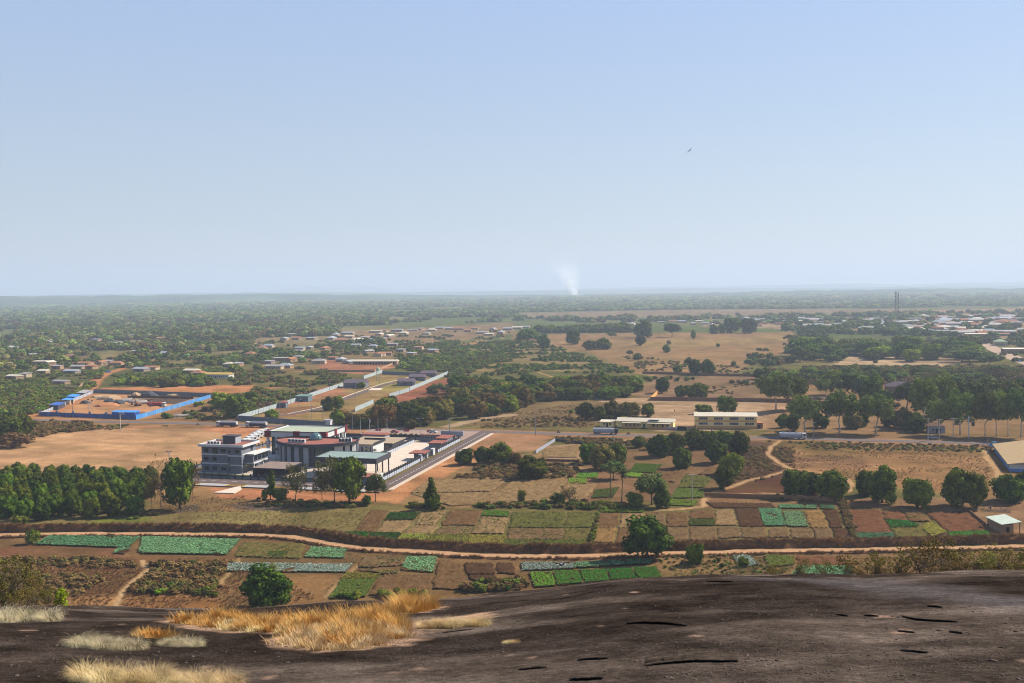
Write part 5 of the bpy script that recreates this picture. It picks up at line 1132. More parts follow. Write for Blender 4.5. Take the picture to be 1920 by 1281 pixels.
st = T.box('stair_tower', LGREY, (-77.5, -71.5, 18, 22.5, 11.3, 14.4)); T.box('stair_tower_roof', DGREY, (-77.8, -71.2, 17.7, 22.8, 14.4, 14.75), parent=st); T.box('stair_tower_panel', DGREY, (-77.2, -71.8, 17.9, 18, 11.5, 14.3), parent=st)
for i in range(4): a = T.box('air_conditioner', ACM, (-82 + i * 1.5, -80.9 + i * 1.5, 13.5, 14.4, 11.4, 13)); T.box('fan_grille', DARK, (-81.8 + i * 1.5, -81.1 + i * 1.5, 13.44, 13.5, 12.1, 12.8), parent=a)
for u0, u1, z0, z1 in [(1.1, 3.1, 8.6, 10), (5.2, 7.4, 7.95, 10.2), (8.9, 11, 8.6, 10), (16, 18, 8.6, 10), (1.1, 3.1, 5, 6.4), (5, 7, 5, 6.4), (1.3, 3.2, 1.1, 2.5), (5, 7, 1.1, 2.5), (9, 11.1, 1.1, 2.5), (13, 13.8, 8.4, 9.8), (13, 13.5, 5, 6.6), (13, 13.5, 1, 2.6)]:
    y = 12.15 if u0 > 15 else 12.93 if u0 < 12.6 else 12.15
    f = T.box('window', DARK, (-84.5 + u0, -84.5 + u1, y - .05, y + .12, z0, z1)); T.box('pane', GLASS, (-84.5 + u0 + .1, -84.5 + (u0 + u1) / 2 - .04, y - .08, y - .04, z0 + .1, z1 - .1), (-84.5 + (u0 + u1) / 2 + .04, -84.5 + u1 - .1, y - .08, y - .04, z0 + .1, z1 - .1), parent=f)
T.box('window', GLASS, (-66.02, -65.95, 20.5, 22.4, 8.2, 10.4)); 
an = T.box('annex', GREY, (-66, -62.6, 16.5, 30, 4, 7.2)); T.box('annex_roof', WHITE, (-66, -62, 15.9, 30.6, 7.2, 7.7), parent=an); T.box('annex_floor', WHITE, (-66, -62.2, 16.1, 30.4, 3.5, 4), parent=an)
for i in range(4): T.box('annex_window', GLASS, (-62.62, -62.5, 17.2 + i * 3.2, 19.9 + i * 3.2, 4.7, 6.8), parent=an)
for i in range(4): T.box('column', WHITE, (-63, -62.6, 17 + i * 4, 17.4 + i * 4, 0, 3.5))
for u in (-80, -76, -72.6): T.box('wall_lamp', MARK, (u, u + .35, 12.65, 12.9, 3.1, 3.4))
# ---- hall with pale green roof
T = Th('assembly_hall', 'tall hall with pale green roof and dark red corner panels', 'building', -61, 52)
T.box('wall', DGREY, (-74, -47.6, 54.5, 74, 0, 9.6)); T.box('fascia', WHITE, (-75.8, -46.2, 52.2, 53, 9.4, 11.6), (-75.8, -46.2, 74.2, 75, 9.4, 11.6), (-75.8, -75, 53, 74.2, 9.4, 11.6), (-47, -46.2, 53, 74.2, 9.4, 11.6))
rf = T.box('roof', GROOF, (-75, -47, 53, 74.2, 11.0, 11.3)); T.box('roof_edge', DGREY, (-76, -46, 51.9, 52.3, 11.6, 12), (-76, -46, 74.9, 75.3, 11.6, 12), (-76, -75.7, 52.3, 74.9, 11.6, 12), (-46.3, -46, 52.3, 74.9, 11.6, 12), parent=rf)
for i, u in enumerate(np.arange(-74, -48, 2.6)): T.box('roof_seam', GROOF, (u, u + .12, 53, 74.2, 11.3, 11.36), parent=rf)
for u0, v0, uu, vv in [(-76.2, 51.9, 3, .9), (-62, 51.9, 3, .9), (-49.2, 51.9, 3.3, .9), (-46.7, 51.8, .9, 1.8), (-46.7, 62, .9, 1.8), (-46.7, 73.6, .9, 1.8)]: T.box('corner_panel', DRED, (u0, u0 + uu, v0, v0 + vv, 9.2, 12.1))
for u in (-75.4, -71, -67, -63): T.box('column', WHITE, (u, u + 1, 52.3, 53.2, 0, 9.4))
for v in (53, 57.5, 62.2, 66.8, 71, 73.8): T.box('column', WHITE, (-47.2, -46.3, v, v + .8, 0, 9.4))
for v in (54.5, 59, 63.6, 68): T.box('window', GLASS, (-47.62, -47.5, v, v + 2, 2, 8))
for u in (-73.6, -69.4, -65.4): T.box('window', TGLASS, (u, u + 2, 54.4, 54.52, 2.5, 9))
T.box('steps', WHITE, (-77, -67, 49.5, 54.4, 0, 1.0), (-77, -67, 48.6, 49.5, 0, .6))
# ---- round hall with glass dome
ctr = np.array([-47.0, 55.0])
def arc(rad_u, rad_v, a0, a1, n): return [(ctr[0] + rad_u * math.sin(a), ctr[1] - rad_v * math.cos(a)) for a in np.linspace(a0, a1, n)]
T = Th('round_hall', 'curved grey hall with red roof, glass dome and tall wall panels', 'building', -48, 42)
front = arc(21.5, 24, -1.12, 1.12, 40); back = [(-29, 50), (-34, 50.5), (-42, 51.3), (-50, 51.6), (-58, 51.3), (-64, 49.5)]
z1 = 9.2
rfb = MB(); rfb.prism(front + back, z1, z1 + .35); roof = T.mb('roof', RROOF, rfb)
def rim(pts, inn, za, zb, cl=False):
    mb = MB(); c = np.array([-47, 46.0]); n = len(pts); vs = []
    for p in pts:
        p = np.array(p); q = c + (p - c) * (1 - inn / np.linalg.norm(p - c)); vs += [(*p, za), (*q, za), (*q, zb), (*p, zb)]
    fs = []
    for i in range(n - 1 + cl):
        j = (i + 1) % n
        for k in range(4): fs.append((i * 4 + k, i * 4 + (k + 1) % 4, j * 4 + (k + 1) % 4, j * 4 + k))
    if not cl: fs += [(0, 3, 2, 1), (4 * n - 4, 4 * n - 3, 4 * n - 2, 4 * n - 1)]
    mb.add(vs, fs); return mb
T.mb('parapet', DGREY, rim([(-47 + (p[0] + 47) * 1.02, 46 + (p[1] - 46) * 1.02) for p in front], .55, z1 - .7, z1 + .62), parent=roof)
T.mb('parapet', DARK, rim([front[-1]] + back + [front[0]], .5, z1 + .3, z1 + .95), parent=roof)
ws = arc(20.4, 22.7, -1.12, 0.20, 25)
for i in range(24):
    a, b = ws[i], ws[i + 1]; dk = (i % 4) in (2, 3)
    mb = MB(); c = np.array([-47, 46.0]); f = 0.0 if dk else 0.35
    a = np.array(a); b = np.array(b); na = (a - c) / np.linalg.norm(a - c); nb = (b - c) / np.linalg.norm(b - c)
    mb.prism([a + na * f, b + nb * f, b - nb * .8, a - na * .8], 0, z1 - .4 + (0 if dk else .05)); T.mb('wall_panel', DGREY if dk else LGREY, mb)
    if i % 4 == 2:
        mb = MB(); m_ = (a * .4 + b * .6); q = (a * .15 + b * .85); mb.prism([m_ + na * .06, q + nb * .06, q - nb * .1, m_ - na * .1], 2.6, 6.6); T.mb('slit_window', GLASS, mb)
gl = arc(19, 21, 0.2, 0.62, 9)
for i in range(8): mb = MB(); mb.prism([gl[i], gl[i + 1], np.array(gl[i + 1]) + [0, .5], np.array(gl[i]) + [0, .5]], 0, z1 - .3); T.mb('glass_panel', TGLASS, mb)
wr = arc(20.4, 22.7, 0.64, 1.12, 10)
for i in range(9):
    mb = MB(); mb.prism([wr[i], wr[i + 1], np.array(wr[i + 1]) - [.8, -.4], np.array(wr[i]) - [.8, -.4]], 0, z1 - .4); T.mb('wall_panel', WHITE if i not in (3, 6) else GLASS, mb)
mb = MB(); mb.box(-63, -30, 49.5, 51, 0, z1 - .1); T.mb('wall', GREY, mb)
mb = MB(); mb.lathe([(2.75 * math.cos(t), 2.7 * math.sin(t)) for t in np.linspace(0, 1.55, 8)], 20, (-48.4, 46.5, z1 + .8)); dm = T.mb('dome', DGLASS, mb, True)
mb = MB(); mb.lathe([(3.0, 0), (3.0, .5), (2.75, .5)], 24, (-48.4, 46.5, z1 + .3)); T.mb('dome_ring', DGREY, mb, parent=dm)
for k in range(10):
    a = k * math.pi / 5; mb = MB(); mb.tube([(-48.4 + 2.78 * math.cos(t) * math.cos(a), 46.5 + 2.78 * math.cos(t) * math.sin(a), z1 + .8 + 2.73 * math.sin(t)) for t in np.linspace(0, 1.5, 7)], .06, 4); T.mb('dome_rib', DGREY, mb, parent=dm)
for i in range(5): a = T.box('air_conditioner', ACM, (-56.6 + i * 1.7, -55.2 + i * 1.7, 36.2 - .18 * i, 37.3 - .18 * i, z1 + .4, z1 + 2)); T.box('fan_grille', DARK, (-56.3 + i * 1.7, -55.5 + i * 1.7, 36.14 - .18 * i, 36.2 - .18 * i, z1 + 1, z1 + 1.8), parent=a)
for i in range(4): a = T.box('air_conditioner', ACM, (-35.2 + i * 1.4, -34.1 + i * 1.4, 41.5 + i * .4, 42.6 + i * .4, z1 + .4, z1 + 2)); T.box('fan_grille', DARK, (-35.2 + i * 1.4 + .15, -34.25 + i * 1.4, 41.44 + i * .4, 41.5 + i * .4, z1 + .6, z1 + 1.8), parent=a)
# ---- right wing
T = Th('low_wing', 'low white wing with red roof and slit windows behind the green canopy', 'building', -27, 60)
T.box('wall', WHITE, (-33, -24, 53, 66, 0, 6.6)); rf = T.box('roof', TANR, (-33.4, -23.6, 52.6, 66.4, 6.6, 7)); T.box('parapet', DARK, (-33.6, -23.4, 66.4, 66.8, 6.6, 7.8), (-23.6, -23.3, 52.6, 66.4, 6.8, 7.7), parent=rf)
for u in (-31.5, -29.6, -27.4, -25.6): T.box('slit_window', GLASS, (u, u + .7, 52.9, 53.05, 1, 5.8))
# ---- green canopy
T = Th('entrance_canopy', 'large teal roofed canopy on thin dark columns over the yard', 'canopy', -20, 20)
rf = T.box('roof', TROOF, (-32.6, -6.4, 12.4, 27.6, 7.5, 7.9)); T.box('fascia', DGREY, (-33, -6, 12, 12.4, 5.9, 8.05), (-33, -6, 27.6, 28, 6.3, 8.05), (-33, -32.6, 12.4, 27.6, 6.1, 8.05), (-6.4, -6, 12.4, 27.6, 5.9, 8.05))
for u in np.arange(-31, -7, 2.9): T.box('roof_seam', TROOF, (u, u + .1, 12.4, 27.6, 7.9, 7.96), parent=rf)
for u in np.linspace(-32, -7, 6):
    for v in (12.9, 27): T.box('column', DARK, (u, u + .4, v, v + .4, 0, 7.45))
T.box('column', DARK, (-6.9, -6.5, 20, 20.4, 0, 7.45))
for a, b in [((-6.7, 13.1, .4), (-6.7, 20.2, 5.6)), ((-6.7, 20.2, .4), (-6.7, 13.1, 5.6))]: mb = MB(); mb.tube([a, b], .05, 4); T.mb('brace', DARK, mb)
T.box('under_wall', GREY, (-31, -18, 26.2, 26.6, 0, 4))
# ---- carport
T = Th('carport', 'open carport with flat brown roof behind the front wall', 'carport', -50, 12)
T.box('roof', BROOF, (-57, -42.5, 5, 20.2, 3.8, 4.1)); T.box('fascia', DARK, (-57.1, -42.4, 4.8, 5, 3.5, 4.12), (-42.5, -42.3, 5, 20.2, 3.5, 4.12)); T.box('back_wall', DGREY, (-57, -42.6, 19.6, 20, 0, 3.8)); T.box('side_wall', DGREY, (-57, -56.7, 5.4, 19.6, 0, 3.8))
for u in (-52, -47.2, -42.9):
    for v in (5.4, 12.5): T.box('post', DARK, (u, u + .25, v, v + .25, 0, 3.8))
# ---- red shed at the left
T = Th('red_shed', 'small red roofed shed left of the office block', 'shed', -90, 10)
T.box('wall', RED, (-92, -86.5, 8, 12, 0, 2.4)); T.box('roof', mat('red_sheet', (178, 84, 84), 0.6, .12, .8), (-92.4, -86, 7.6, 12.4, 2.4, 2.75)); T.box('door', DARK, (-88.4, -87.4, 7.92, 8, 0, 2)); 
for z in (.5, 1.1, 1.7): T.box('slat', DRED, (-92.05, -89, 7.93, 8, z, z + .25))
# ---- low flat roofed block between the hall and the yard
T = Th('low_block', 'low block with tan flat roof between hall and yard', 'building', -38, 82)
T.box('wall', DGREY, (-46, -25, 79, 96, 0, 3.2)); T.box('roof', TANR, (-46.5, -24.5, 78.4, 96.6, 3.2, 3.6))
for i in range(5): T.box('window', GLASS, (-44 + i * 3.8, -41.8 + i * 3.8, 78.92, 79.02, .9, 2.5))
# ---- guard house behind the hall
T = Th('guard_house', 'white and grey guard house with red roof behind the big hall', 'building', -44, 104)
T.box('wall', LGREY, (-49, -37, 101, 107, 0, 3.6)); T.box('roof', RROOF, (-49.6, -36.4, 100.4, 107.6, 3.6, 4.1)); T.box('door', DARK, (-41, -39.8, 100.9, 101.02, 0, 2.3)); T.box('window', GLASS, (-47, -43.5, 100.9, 101.02, 1, 2.4)); T.box('pillar', WHITE, (-37.2, -36.6, 100.4, 101, 0, 3.6))
# ---- gate houses on the right wall
T = Th('gate_house', 'nearer gate house with red roof on the right compound wall', 'gatehouse', -4, 58)
T.box('wall', GREY, (-6, -2.4, 56, 60, 0, 3)); T.box('roof', RROOF, (-8, -.8, 54.6, 63, 3, 3.4)); T.box('pillar', LGREY, (-2.9, -1.7, 53, 55.5, 0, 3)); T.box('pillar', LGREY, (-2.9, -1.7, 61, 63, 0, 2.6)); T.box('window', GLASS, (-2.42, -2.3, 56.8, 59, 1, 2.4)); T.box('gate', DARK, (-2.5, -2.2, 63, 69.5, 0, 2.2)); T.box('pillar', WHITE, (-2.9, -1.5, 69.5, 72, 0, 3)); T.box('gate', DARK, (-2.5, -2.2, 72, 76.5, 0, 2.6))
T = Th('gate_house', 'far gate house with stepped red roofs at the rear corner', 'gatehouse', -4, 96)
T.box('wall', GREY, (-8.5, -2.8, 84, 104, 0, 3)); T.box('roof', RROOF, (-9, -2.2, 83.4, 93, 3, 3.4)); T.box('upper_wall', LGREY, (-8, -3, 93.4, 103, 3, 3.8)); T.box('upper_roof', RROOF, (-8.6, -2.4, 93, 103.6, 3.8, 4.2)); T.box('window', GLASS, (-2.82, -2.7, 86, 91, 1.1, 2.3))
# ---- walls and fences of panels between posts
def copies(root, me, name, items):
    for loc, rz in items:
        o = link(name, me, root); o.location = loc; o.rotation_euler = (0, 0, rz)
def panel_wall(name, label, cat, P0, P1, n, h, parts, post=None, rail=None, group=None):
    """parts: list of (part name, material, z0, z1, thickness); n panels with posts between, from P0 to P1 (world)"""
    P0 = np.array(P0); P1 = np.array(P1); L = np.linalg.norm(P1 - P0); rz = math.atan2(P1[1] - P0[1], P1[0] - P0[0])
    root = thing(name, label, cat, (P0[0], P0[1], 0), rz, group); st = L / n
    for nm, m, z0, z1, th in parts:
        ms_ = m if isinstance(m, list) else [m]; mes = [MB().box(.08, st - .08, -th / 2, th / 2, z0, z1).mesh(nm, q) for q in ms_]
        for i in range(n): copies(root, mes[random.randrange(len(mes))], nm, [((i * st, 0, random.uniform(-.04, .04)), 0)])
    if post:
        me = MB().box(-post[1] / 2, post[1] / 2, -post[1] / 2, post[1] / 2, 0, post[2]).mesh('post', post[0]); copies(root, me, 'post', [((i * st, 0, 0), 0) for i in range(n + 1)])
    return root
LP_ = mat('light_wall_panel', (206, 212, 222), 0.8, 0.08, .6)
fr = [('base_panel', GREY, 0, .9, .22), ('grille', DARK, .9, 1.5, .06)]
panel_wall('boundary_wall', 'front boundary wall of grey panels with dark posts', 'wall', W(-90, 1.2), W(-4, 1.2), 25, 2.2, fr, (DARK, .4, 2.3))
T = Th('corner_wall', 'tall white wall block at the front right corner', 'wall', -2.2, 2); T.box('wall', LGREY, (-4, -1.8, .8, 1.4, 0, 3.8)); T.box('side_wall', WHITE, (-2.4, -1.8, 1.4, 8, 0, 3.4)); T.box('slot', DARK, (-1.82, -1.76, 3, 3.6, .8, 2.4)); T.box('coping', RROOF, (-10, -4, .8, 8, 2.6, 2.9)); T.box('lower_wall', GREY, (-10, -4, .9, 1.3, 0, 2.6))
rw = [('base_panel', LP_, 0, 1.35, .22), ('grille', DARK, 1.35, 2.5, .07)]
panel_wall('boundary_wall', 'right boundary wall, near stretch of white panels below dark grilles', 'wall', W(-2.2, 8.2), W(-2.2, 52.8), 17, 2.7, rw, (DARK, .3, 2.75))
panel_wall('boundary_wall', 'right boundary wall, far stretch beyond the gate houses', 'wall', W(-2.0, 77), W(-2.0, 113), 13, 2.7, rw, (DARK, .3, 2.75))
panel_wall('yard_fence', 'inner fence of white panels along the left side of the white yard', 'fence', W(-23.2, 29), W(-23.2, 104.5), 26, 2.5, rw, (DARK, .28, 2.6))
panel_wall('boundary_wall', 'rear boundary wall with dark posts behind the halls', 'wall', W(-88, 112.5), W(-22, 112.5), 20, 2.5, [('base_panel', GREY, 0, 1.2, .2), ('grille', DARK, 1.2, 2.5, .06)], (DARK, .35, 2.7))
panel_wall('boundary_wall', 'left boundary wall of the compound beside the tan field', 'wall', W(-92, 3), W(-92, 112), 30, 2.3, fr, (DARK, .35, 2.4))
T = Th('rear_wall', 'solid grey rear wall with a row of small square openings', 'wall', -15, 108); T.box('wall', GREY, (-21, -3, 107.6, 108.2, 0, 3.2)); T.box('coping', RROOF, (-21.2, -2.8, 107.3, 108.5, 3.2, 3.6))
for i in range(10): T.box('opening', DARK, (-20 + i * 1.5, -19.3 + i * 1.5, 107.54, 107.62, 1.9, 2.6))
T = Th('low_screen_wall', 'free standing grey screen wall beside the main road entrance', 'wall', -12, 128); T.box('wall', LGREY, (-17, -5, 128, 128.4, 0, 2.4)); T.box('coping', WHITE, (-17.1, -4.9, 127.9, 128.5, 2.4, 2.6))
# ---- forecourt things
for i, u in enumerate((-56, -40, -27, -13.5)):
    p = W(u, 140); t = thing('barrier_block', 'red concrete barrier block by the main road, %s from the left' % ordn(i), 'barrier', (p[0], p[1], 0), CA, 'red barriers'); mb = MB(); mb.add([(-1.6, -.45, 0), (1.6, -.45, 0), (1.6, .45, 0), (-1.6, .45, 0), (-1.6, -.2, 1), (1.6, -.2, 1), (1.6, .2, 1), (-1.6, .2, 1)], [(0, 3, 2, 1), (4, 5, 6, 7), (0, 1, 5, 4), (1, 2, 6, 5), (2, 3, 7, 6), (3, 0, 4, 7)]); mb.build('block', RED, t); B('foot', WHITE, t, (-1.7, 1.7, -.5, .5, 0, .12))
for i, px in enumerate((676, 693, 709, 726)):
    p = G(px, 814); t = thing('flagpole', 'white flagpole in the forecourt, %s from the left' % ordn(i), 'flagpole', (p[0], p[1], 0), CA, 'flagpoles'); mb = MB(); mb.tube([(0, 0, 0), (0, 0, 5), (0, 0, 8.2)], [.11, .09, .06], 6); mb.build('pole', WHITE, t); B('base', CONC, t, (-.5, .5, -.5, .5, 0, .3))
    if i == 1: mb = MB(); mb.add([(0, 0, 7.9), (.7, .1, 7.3), (.9, 0, 6.5), (.35, -.15, 6.2), (.05, 0, 6.7)], [(0, 1, 2, 3, 4)]); mb.build('flag', WHITE, t)
for i in range(16):
    p = W(-58 + i * 2.9, 124 + (i % 2) * .8); plant('shrub' if i % 3 else 'dryshrub', 0, 0, 7, 5, 'clipped forecourt shrub, %s from the left' % ordn(i), 'forecourt shrubs', base=p)
def bed(i, u): sheet('planting_bed', mat('bed_soil', (150, 120, 90), .9, .2, 1), [(u, 122.4), (u + 2.4, 122.4), (u + 2.4, 126), (u, 126)], .06)
for i in range(15): bed(i, -59 + i * 2.9)
def lamp_post(px, py, h_, label, arms=2, base=None, group='street lamps'):
    p = G(px, py) if base is None else base; t = thing('street_lamp', label, 'lamp post', (p[0], p[1], 0), CA, group); mb = MB(); mb.tube([(0, 0, 0), (0, 0, h_ * .5), (0, 0, h_)], [.12, .1, .07], 6); mb.build('pole', STEEL, t)
    for s in ((-1, 1) if arms == 2 else (1,)): mb = MB(); mb.tube([(0, 0, h_ - .1), (s * 1.2, 0, h_ + .3)], .05, 5); mb.build('arm', STEEL, t); B('lamp_head', MARK, t, (min(s * 1.1, s * 2.0), max(s * 1.1, s * 2.0), -.18, .18, h_ + .25, h_ + .4))
for i, (x, y, h_) in enumerate([(527, 797, 8), (661, 806, 9), (788, 816, 8.5), (843, 816, 9), (868, 818, 6)]): lamp_post(x, y, h_, 'tall lamp post near the compound and main road, %s from the left' % ordn(i), 2 if i < 3 else 1)
for i, (u, v, s) in enumerate([(-60.5, 22, 4.6), (-58.5, 44, 9), (-63.5, 39, 7), (-26, 50, 6), (-20.5, 46, 6.5), (-70, 9, 4.5), (-64.5, 14, 3.5), (-26.5, 34, 5)]):
    p = W(u, v); plant('palm', 0, 0, 3.2 * F / math.hypot(*p), s * F / math.hypot(*p), 'ornamental palm in the compound, %s' % ['beside the office annex', 'left of the round hall', 'before the dark panels of the round hall', 'beside the low white wing', 'at the inner yard fence', 'on the lawn before the office', 'at the office corner', 'behind the teal canopy'][i], base=p)
# ================================================================== OTHER BUILDINGS, VEHICLES, PEOPLE
random.seed(41)
MUD = mat('mud_brick', (186, 152, 122), 0.9, .14, .8); BEIGE = mat('beige_render', (214, 190, 158), 0.9, .12, .6); ZINC = mat('zinc_sheet', (188, 190, 190), 0.45, .14, .5, metal=.1); RUST = mat('rusty_sheet', (186, 132, 100), 0.8, .25, .6)
TIN = mat('old_tin', (176, 168, 160), 0.6, .2, .5); CREAM = mat('cream_sheet', (236, 220, 190), .6, .08, .4); YW = mat('yellow_wall', (244, 214, 146), .85, .1, .6, k=.8); OW = mat('ochre_band', (220, 164, 100), .85, .1, .6, k=.75); BWALL = mat('brick_wall', (150, 112, 86), .95, .2, .6)
BLUE = mat('blue_sheet', (52, 100, 184), .55, .14, .4); LBLUE = mat('light_blue_sheet', (72, 158, 232), .55, .12, .4); SLATE = mat('slate_tiles', (120, 106, 112), .8, .18, .9); ROOFT = mat('tan_tiles', (196, 168, 128), .85, .12, .5); WBLUE = mat('blue_wash', (110, 156, 222), .85, .1, .6)
GREENR = mat('green_tile', (150, 176, 120), .7, .12, .5); YELR = mat('yellow_sheet', (214, 178, 84), .6, .12, .5); RUB = mat('rubble', (170, 158, 148), .95, .3, 1.5, .5); DIRTP = mat('spoil_heap', (190, 138, 98), .95, .25, .8, .5)
def house(name, label, cat, p, rz, w_, d_, h_, wallm, roofm, style='gable', detail=True, group=None):
    """w along x, d along y; front at -y"""
    t = thing(name, label, cat, (p[0], p[1], 0), rz, group); B('wall', wallm, t, (-w_ / 2, w_ / 2, -d_ / 2, d_ / 2, -.2, h_)); o = .45
    mb = MB(); x, y = w_ / 2 + o, d_ / 2 + o
    if style == 'gable': r = h_ + d_ * .16; mb.add([(-x, -y, h_ - .05), (x, -y, h_ - .05), (x, 0, r), (-x, 0, r), (-x, y, h_ - .05), (x, y, h_ - .05), (-x, -y, h_ - .25), (x, -y, h_ - .25), (-x, y, h_ - .25), (x, y, h_ - .25)], [(0, 1, 2, 3), (3, 2, 5, 4), (6, 7, 1, 0), (5, 9, 8, 4), (0, 3, 4, 8, 6), (1, 7, 9, 5, 2), (7, 6, 8, 9)])
    elif style == 'hip': r = h_ + min(w_, d_) * .25; k = max(0.2, (w_ - d_) / 2); mb.add([(-x, -y, h_), (x, -y, h_), (x, y, h_), (-x, y, h_), (-k, 0, r), (k, 0, r)], [(0, 1, 5, 4), (2, 3, 4, 5), (1, 2, 5), (3, 0, 4), (3, 2, 1, 0)])
    else: mb.add([(-x, -y, h_ + .02), (x, -y, h_ + .02), (x, y, h_ + .5), (-x, y, h_ + .5), (-x, -y, h_ + .2), (x, -y, h_ + .2), (x, y, h_ + .7), (-x, y, h_ + .7)], [(0, 3, 2, 1), (4, 5, 6, 7), (0, 1, 5, 4), (1, 2, 6, 5), (2, 3, 7, 6), (3, 0, 4, 7)])
    mb.build('roof', roofm, t)
    if detail:
        B('door', DARK, t, (-.5, .5, -d_ / 2 - .05, -d_ / 2, 0, 2)); n = max(1, int(w_ / 5))
        for i in range(n):
            for s in (-1, 1): xx = s * (1.6 + i * 2.2); (abs(xx) + .6 < w_ / 2) and B('window', GLASS, t, (xx - .5, xx + .5, -d_ / 2 - .05, -d_ / 2, 1, 2))
    return t
WM = [MUD, BEIGE, MUD, mat('grey_block', (168, 150, 134), .9, .15, .8)]; RM = [ZINC, TIN, TIN, RUST, ZINC, CREAM, RUST]; RN_ = {id(ZINC): 'shiny zinc', id(TIN): 'dull tin', id(RUST): 'rusty', id(CREAM): 'cream'}
rh = np.random.default_rng(77)
def houses(lst, text, group, detail, wr, dr):
    lst = sorted(lst)
    for i, (x, y) in enumerate(lst):
        p = G(x, y); rm = RM[int(rh.integers(len(RM)))]; st = ['gable', 'shed', 'hip', 'gable'][int(rh.integers(4))]
        house('house', 'house with %s roof %s, %s from the left' % (RN_[id(rm)], text, ordn(i)), 'house', p, CA + rh.normal() * .12 + (1.57 if rh.random() < .25 else 0), rh.uniform(*wr), rh.uniform(*dr), rh.uniform(2.6, 3.4), WM[int(rh.integers(4))], rm, st, detail, group)
houses(HP_LEFT, 'on the left track', 'houses by the left track', True, (8, 15), (6, 9))
houses(HP_MID, 'in the middle village', 'houses of the middle village', True, (9, 17), (7, 10))
houses(HP_FAR, 'in the far village line', 'houses of the far village line', False, (11, 24), (8, 12))
houses(HP_TOWN, 'in the right town', 'houses of the right town', False, (14, 34), (10, 18))
# larger named buildings of the right town
house('long_shop', 'long tan roofed building at the town street', 'building', G(1840, 632), CA, 42, 12, 4.5, MUD, CREAM, 'shed'); house('pavilion', 'pavilion with green hipped roof beside the town street', 'building', G(1875, 648), CA, 14, 12, 5, BEIGE, GREENR, 'hip'); house('walled_house', 'flat cream roofed block at the right edge by the town street', 'building', G(1912, 662), CA, 34, 14, 4.5, MUD, CREAM, 'shed'); house('brown_house', 'brown block before the town trees', 'building', G(1752, 621), CA, 26, 14, 6, MUD, RUST, 'shed')
s1 = [G(1822, 622), G(1835, 622), G(1800, 610), G(1795, 610)]
sheet('town_street', mat('street_dust', (196, 168, 144), .95, .1, .1), [G(1750, 604), G(1764, 603), G(1800, 618), G(1845, 640), G(1930, 676), G(1930, 688), G(1880, 670), G(1830, 645), G(1785, 620)], .06, True)
# ---- school with long beige roof
T1 = house('school', 'long school block with cream roof and dark veranda', 'building', G(705, 683), CA + .1, 46, 9, 3.4, MUD, CREAM, 'gable', False); 
for i in range(14): B('veranda_post', DARK, T1, (-21 + i * 3.2, -20.6 + i * 3.2, -5.2, -4.9, 0, 3.2)); B('doorway', DARK, T1, (-20 + i * 3, -18.6 + i * 3, -4.56, -4.49, 0, 2.5))
def low_wall(px, n, h_, m, label):
    P = GP(px)
    for i in range(len(P) - 1): panel_wall('boundary_wall', label + ', stretch %s from the left' % ordn(i), 'wall', P[i], P[i + 1], n, h_, [('wall_panel', m, 0, h_, .3)], (m, .45, h_ + .15))
low_wall([(592, 697), (702, 698), (738, 683)], 10, 2, MUD, 'brown school yard wall')
low_wall([(1205, 701), (1440, 707), (1930, 714)], 26, 2.0, BWALL, 'long brown wall across the pasture')
low_wall([(1220, 751), (1430, 754), (1500, 756)], 24, 2.4, BWALL, 'brown wall behind the warehouse yard')
low_wall([(1220, 751), (1235, 737)], 6, 2.4, OW, 'ochre side wall of the walled lot')
low_wall([(100, 730), (147, 731), (156, 721)], 6, 2.2, MUD, 'mud wall of the lane house'); low_wall([(1520, 757), (1600, 760)], 8, 2, BWALL, 'short brown wall behind the gum trees')
low_wall([(1005, 850), (1040, 828)], 10, 1.4, LGREY, 'pale block wall of the empty plot'); low_wall([(1042, 827), (1092, 833)], 8, 1.2, DGREY, 'low dark wall at the back of the empty plot'); low_wall([(1000, 864), (1085, 866)], 9, .9, BWALL, 'ruined low wall at the front of the empty plot'); low_wall([(1814, 958), (1852, 988)], 8, .8, BWALL, 'low mud wall beside the small shed')
low_wall([(1322, 931), (1440, 935), (1562, 940)], 40, 1.3, mat('reed', (170, 130, 92), .95, .3, 2), 'reed fence above the brown plots')
# ---- house with yellow roof, left
house('yellow_roofed_house', 'long house with bright yellow roof and white wall on the left', 'house', G(409, 708), CA, 26, 9, 3.2, WHITE, YELR, 'gable')
# ---- warehouse
pL, pR = G(1303, 803), G(1419, 804); c = (pL + pR) / 2; wz = math.atan2(pR[1] - pL[1], pR[0] - pL[0]); Lw = np.linalg.norm(pR - pL)
t = thing('warehouse', 'two storey yellow warehouse with cream roof and ochre bands', 'building', (c[0], c[1], 0), wz); B('wall', YW, t, (-Lw / 2, Lw / 2, 0, 10, 0, 6.6)); B('ochre_band', OW, t, (-Lw / 2 - .02, Lw / 2 + .02, -.06, 0, 0, 1.3)); B('ochre_band', OW, t, (-Lw / 2 - .02, Lw / 2 + .02, -.06, 0, 3.6, 4.3))
mb = MB(); mb.add([(-Lw / 2 - .5, -.6, 6.5), (Lw / 2 + .5, -.6, 6.5), (Lw / 2 + .5, 5, 8), (-Lw / 2 - .5, 5, 8), (-Lw / 2 - .5, 10.6, 6.5), (Lw / 2 + .5, 10.6, 6.5)], [(0, 1, 2, 3), (3, 2, 5, 4), (0, 3, 4), (1, 5, 2), (0, 4, 5, 1)]); mb.build('roof', CREAM, t)
for i in range(4):
    for z in (1.9, 4.6): x = -Lw / 2 + 2 + i * 8; f = B('window', LGREY, t, (x, x + 4.6, -.1, -.01, z, z + 1.3)); B('pane', GLASS, f, *[(x + .15 + k * 1.13, x + 1.0 + k * 1.13, -.13, -.1, z + .15, z + 1.15) for k in range(4)])
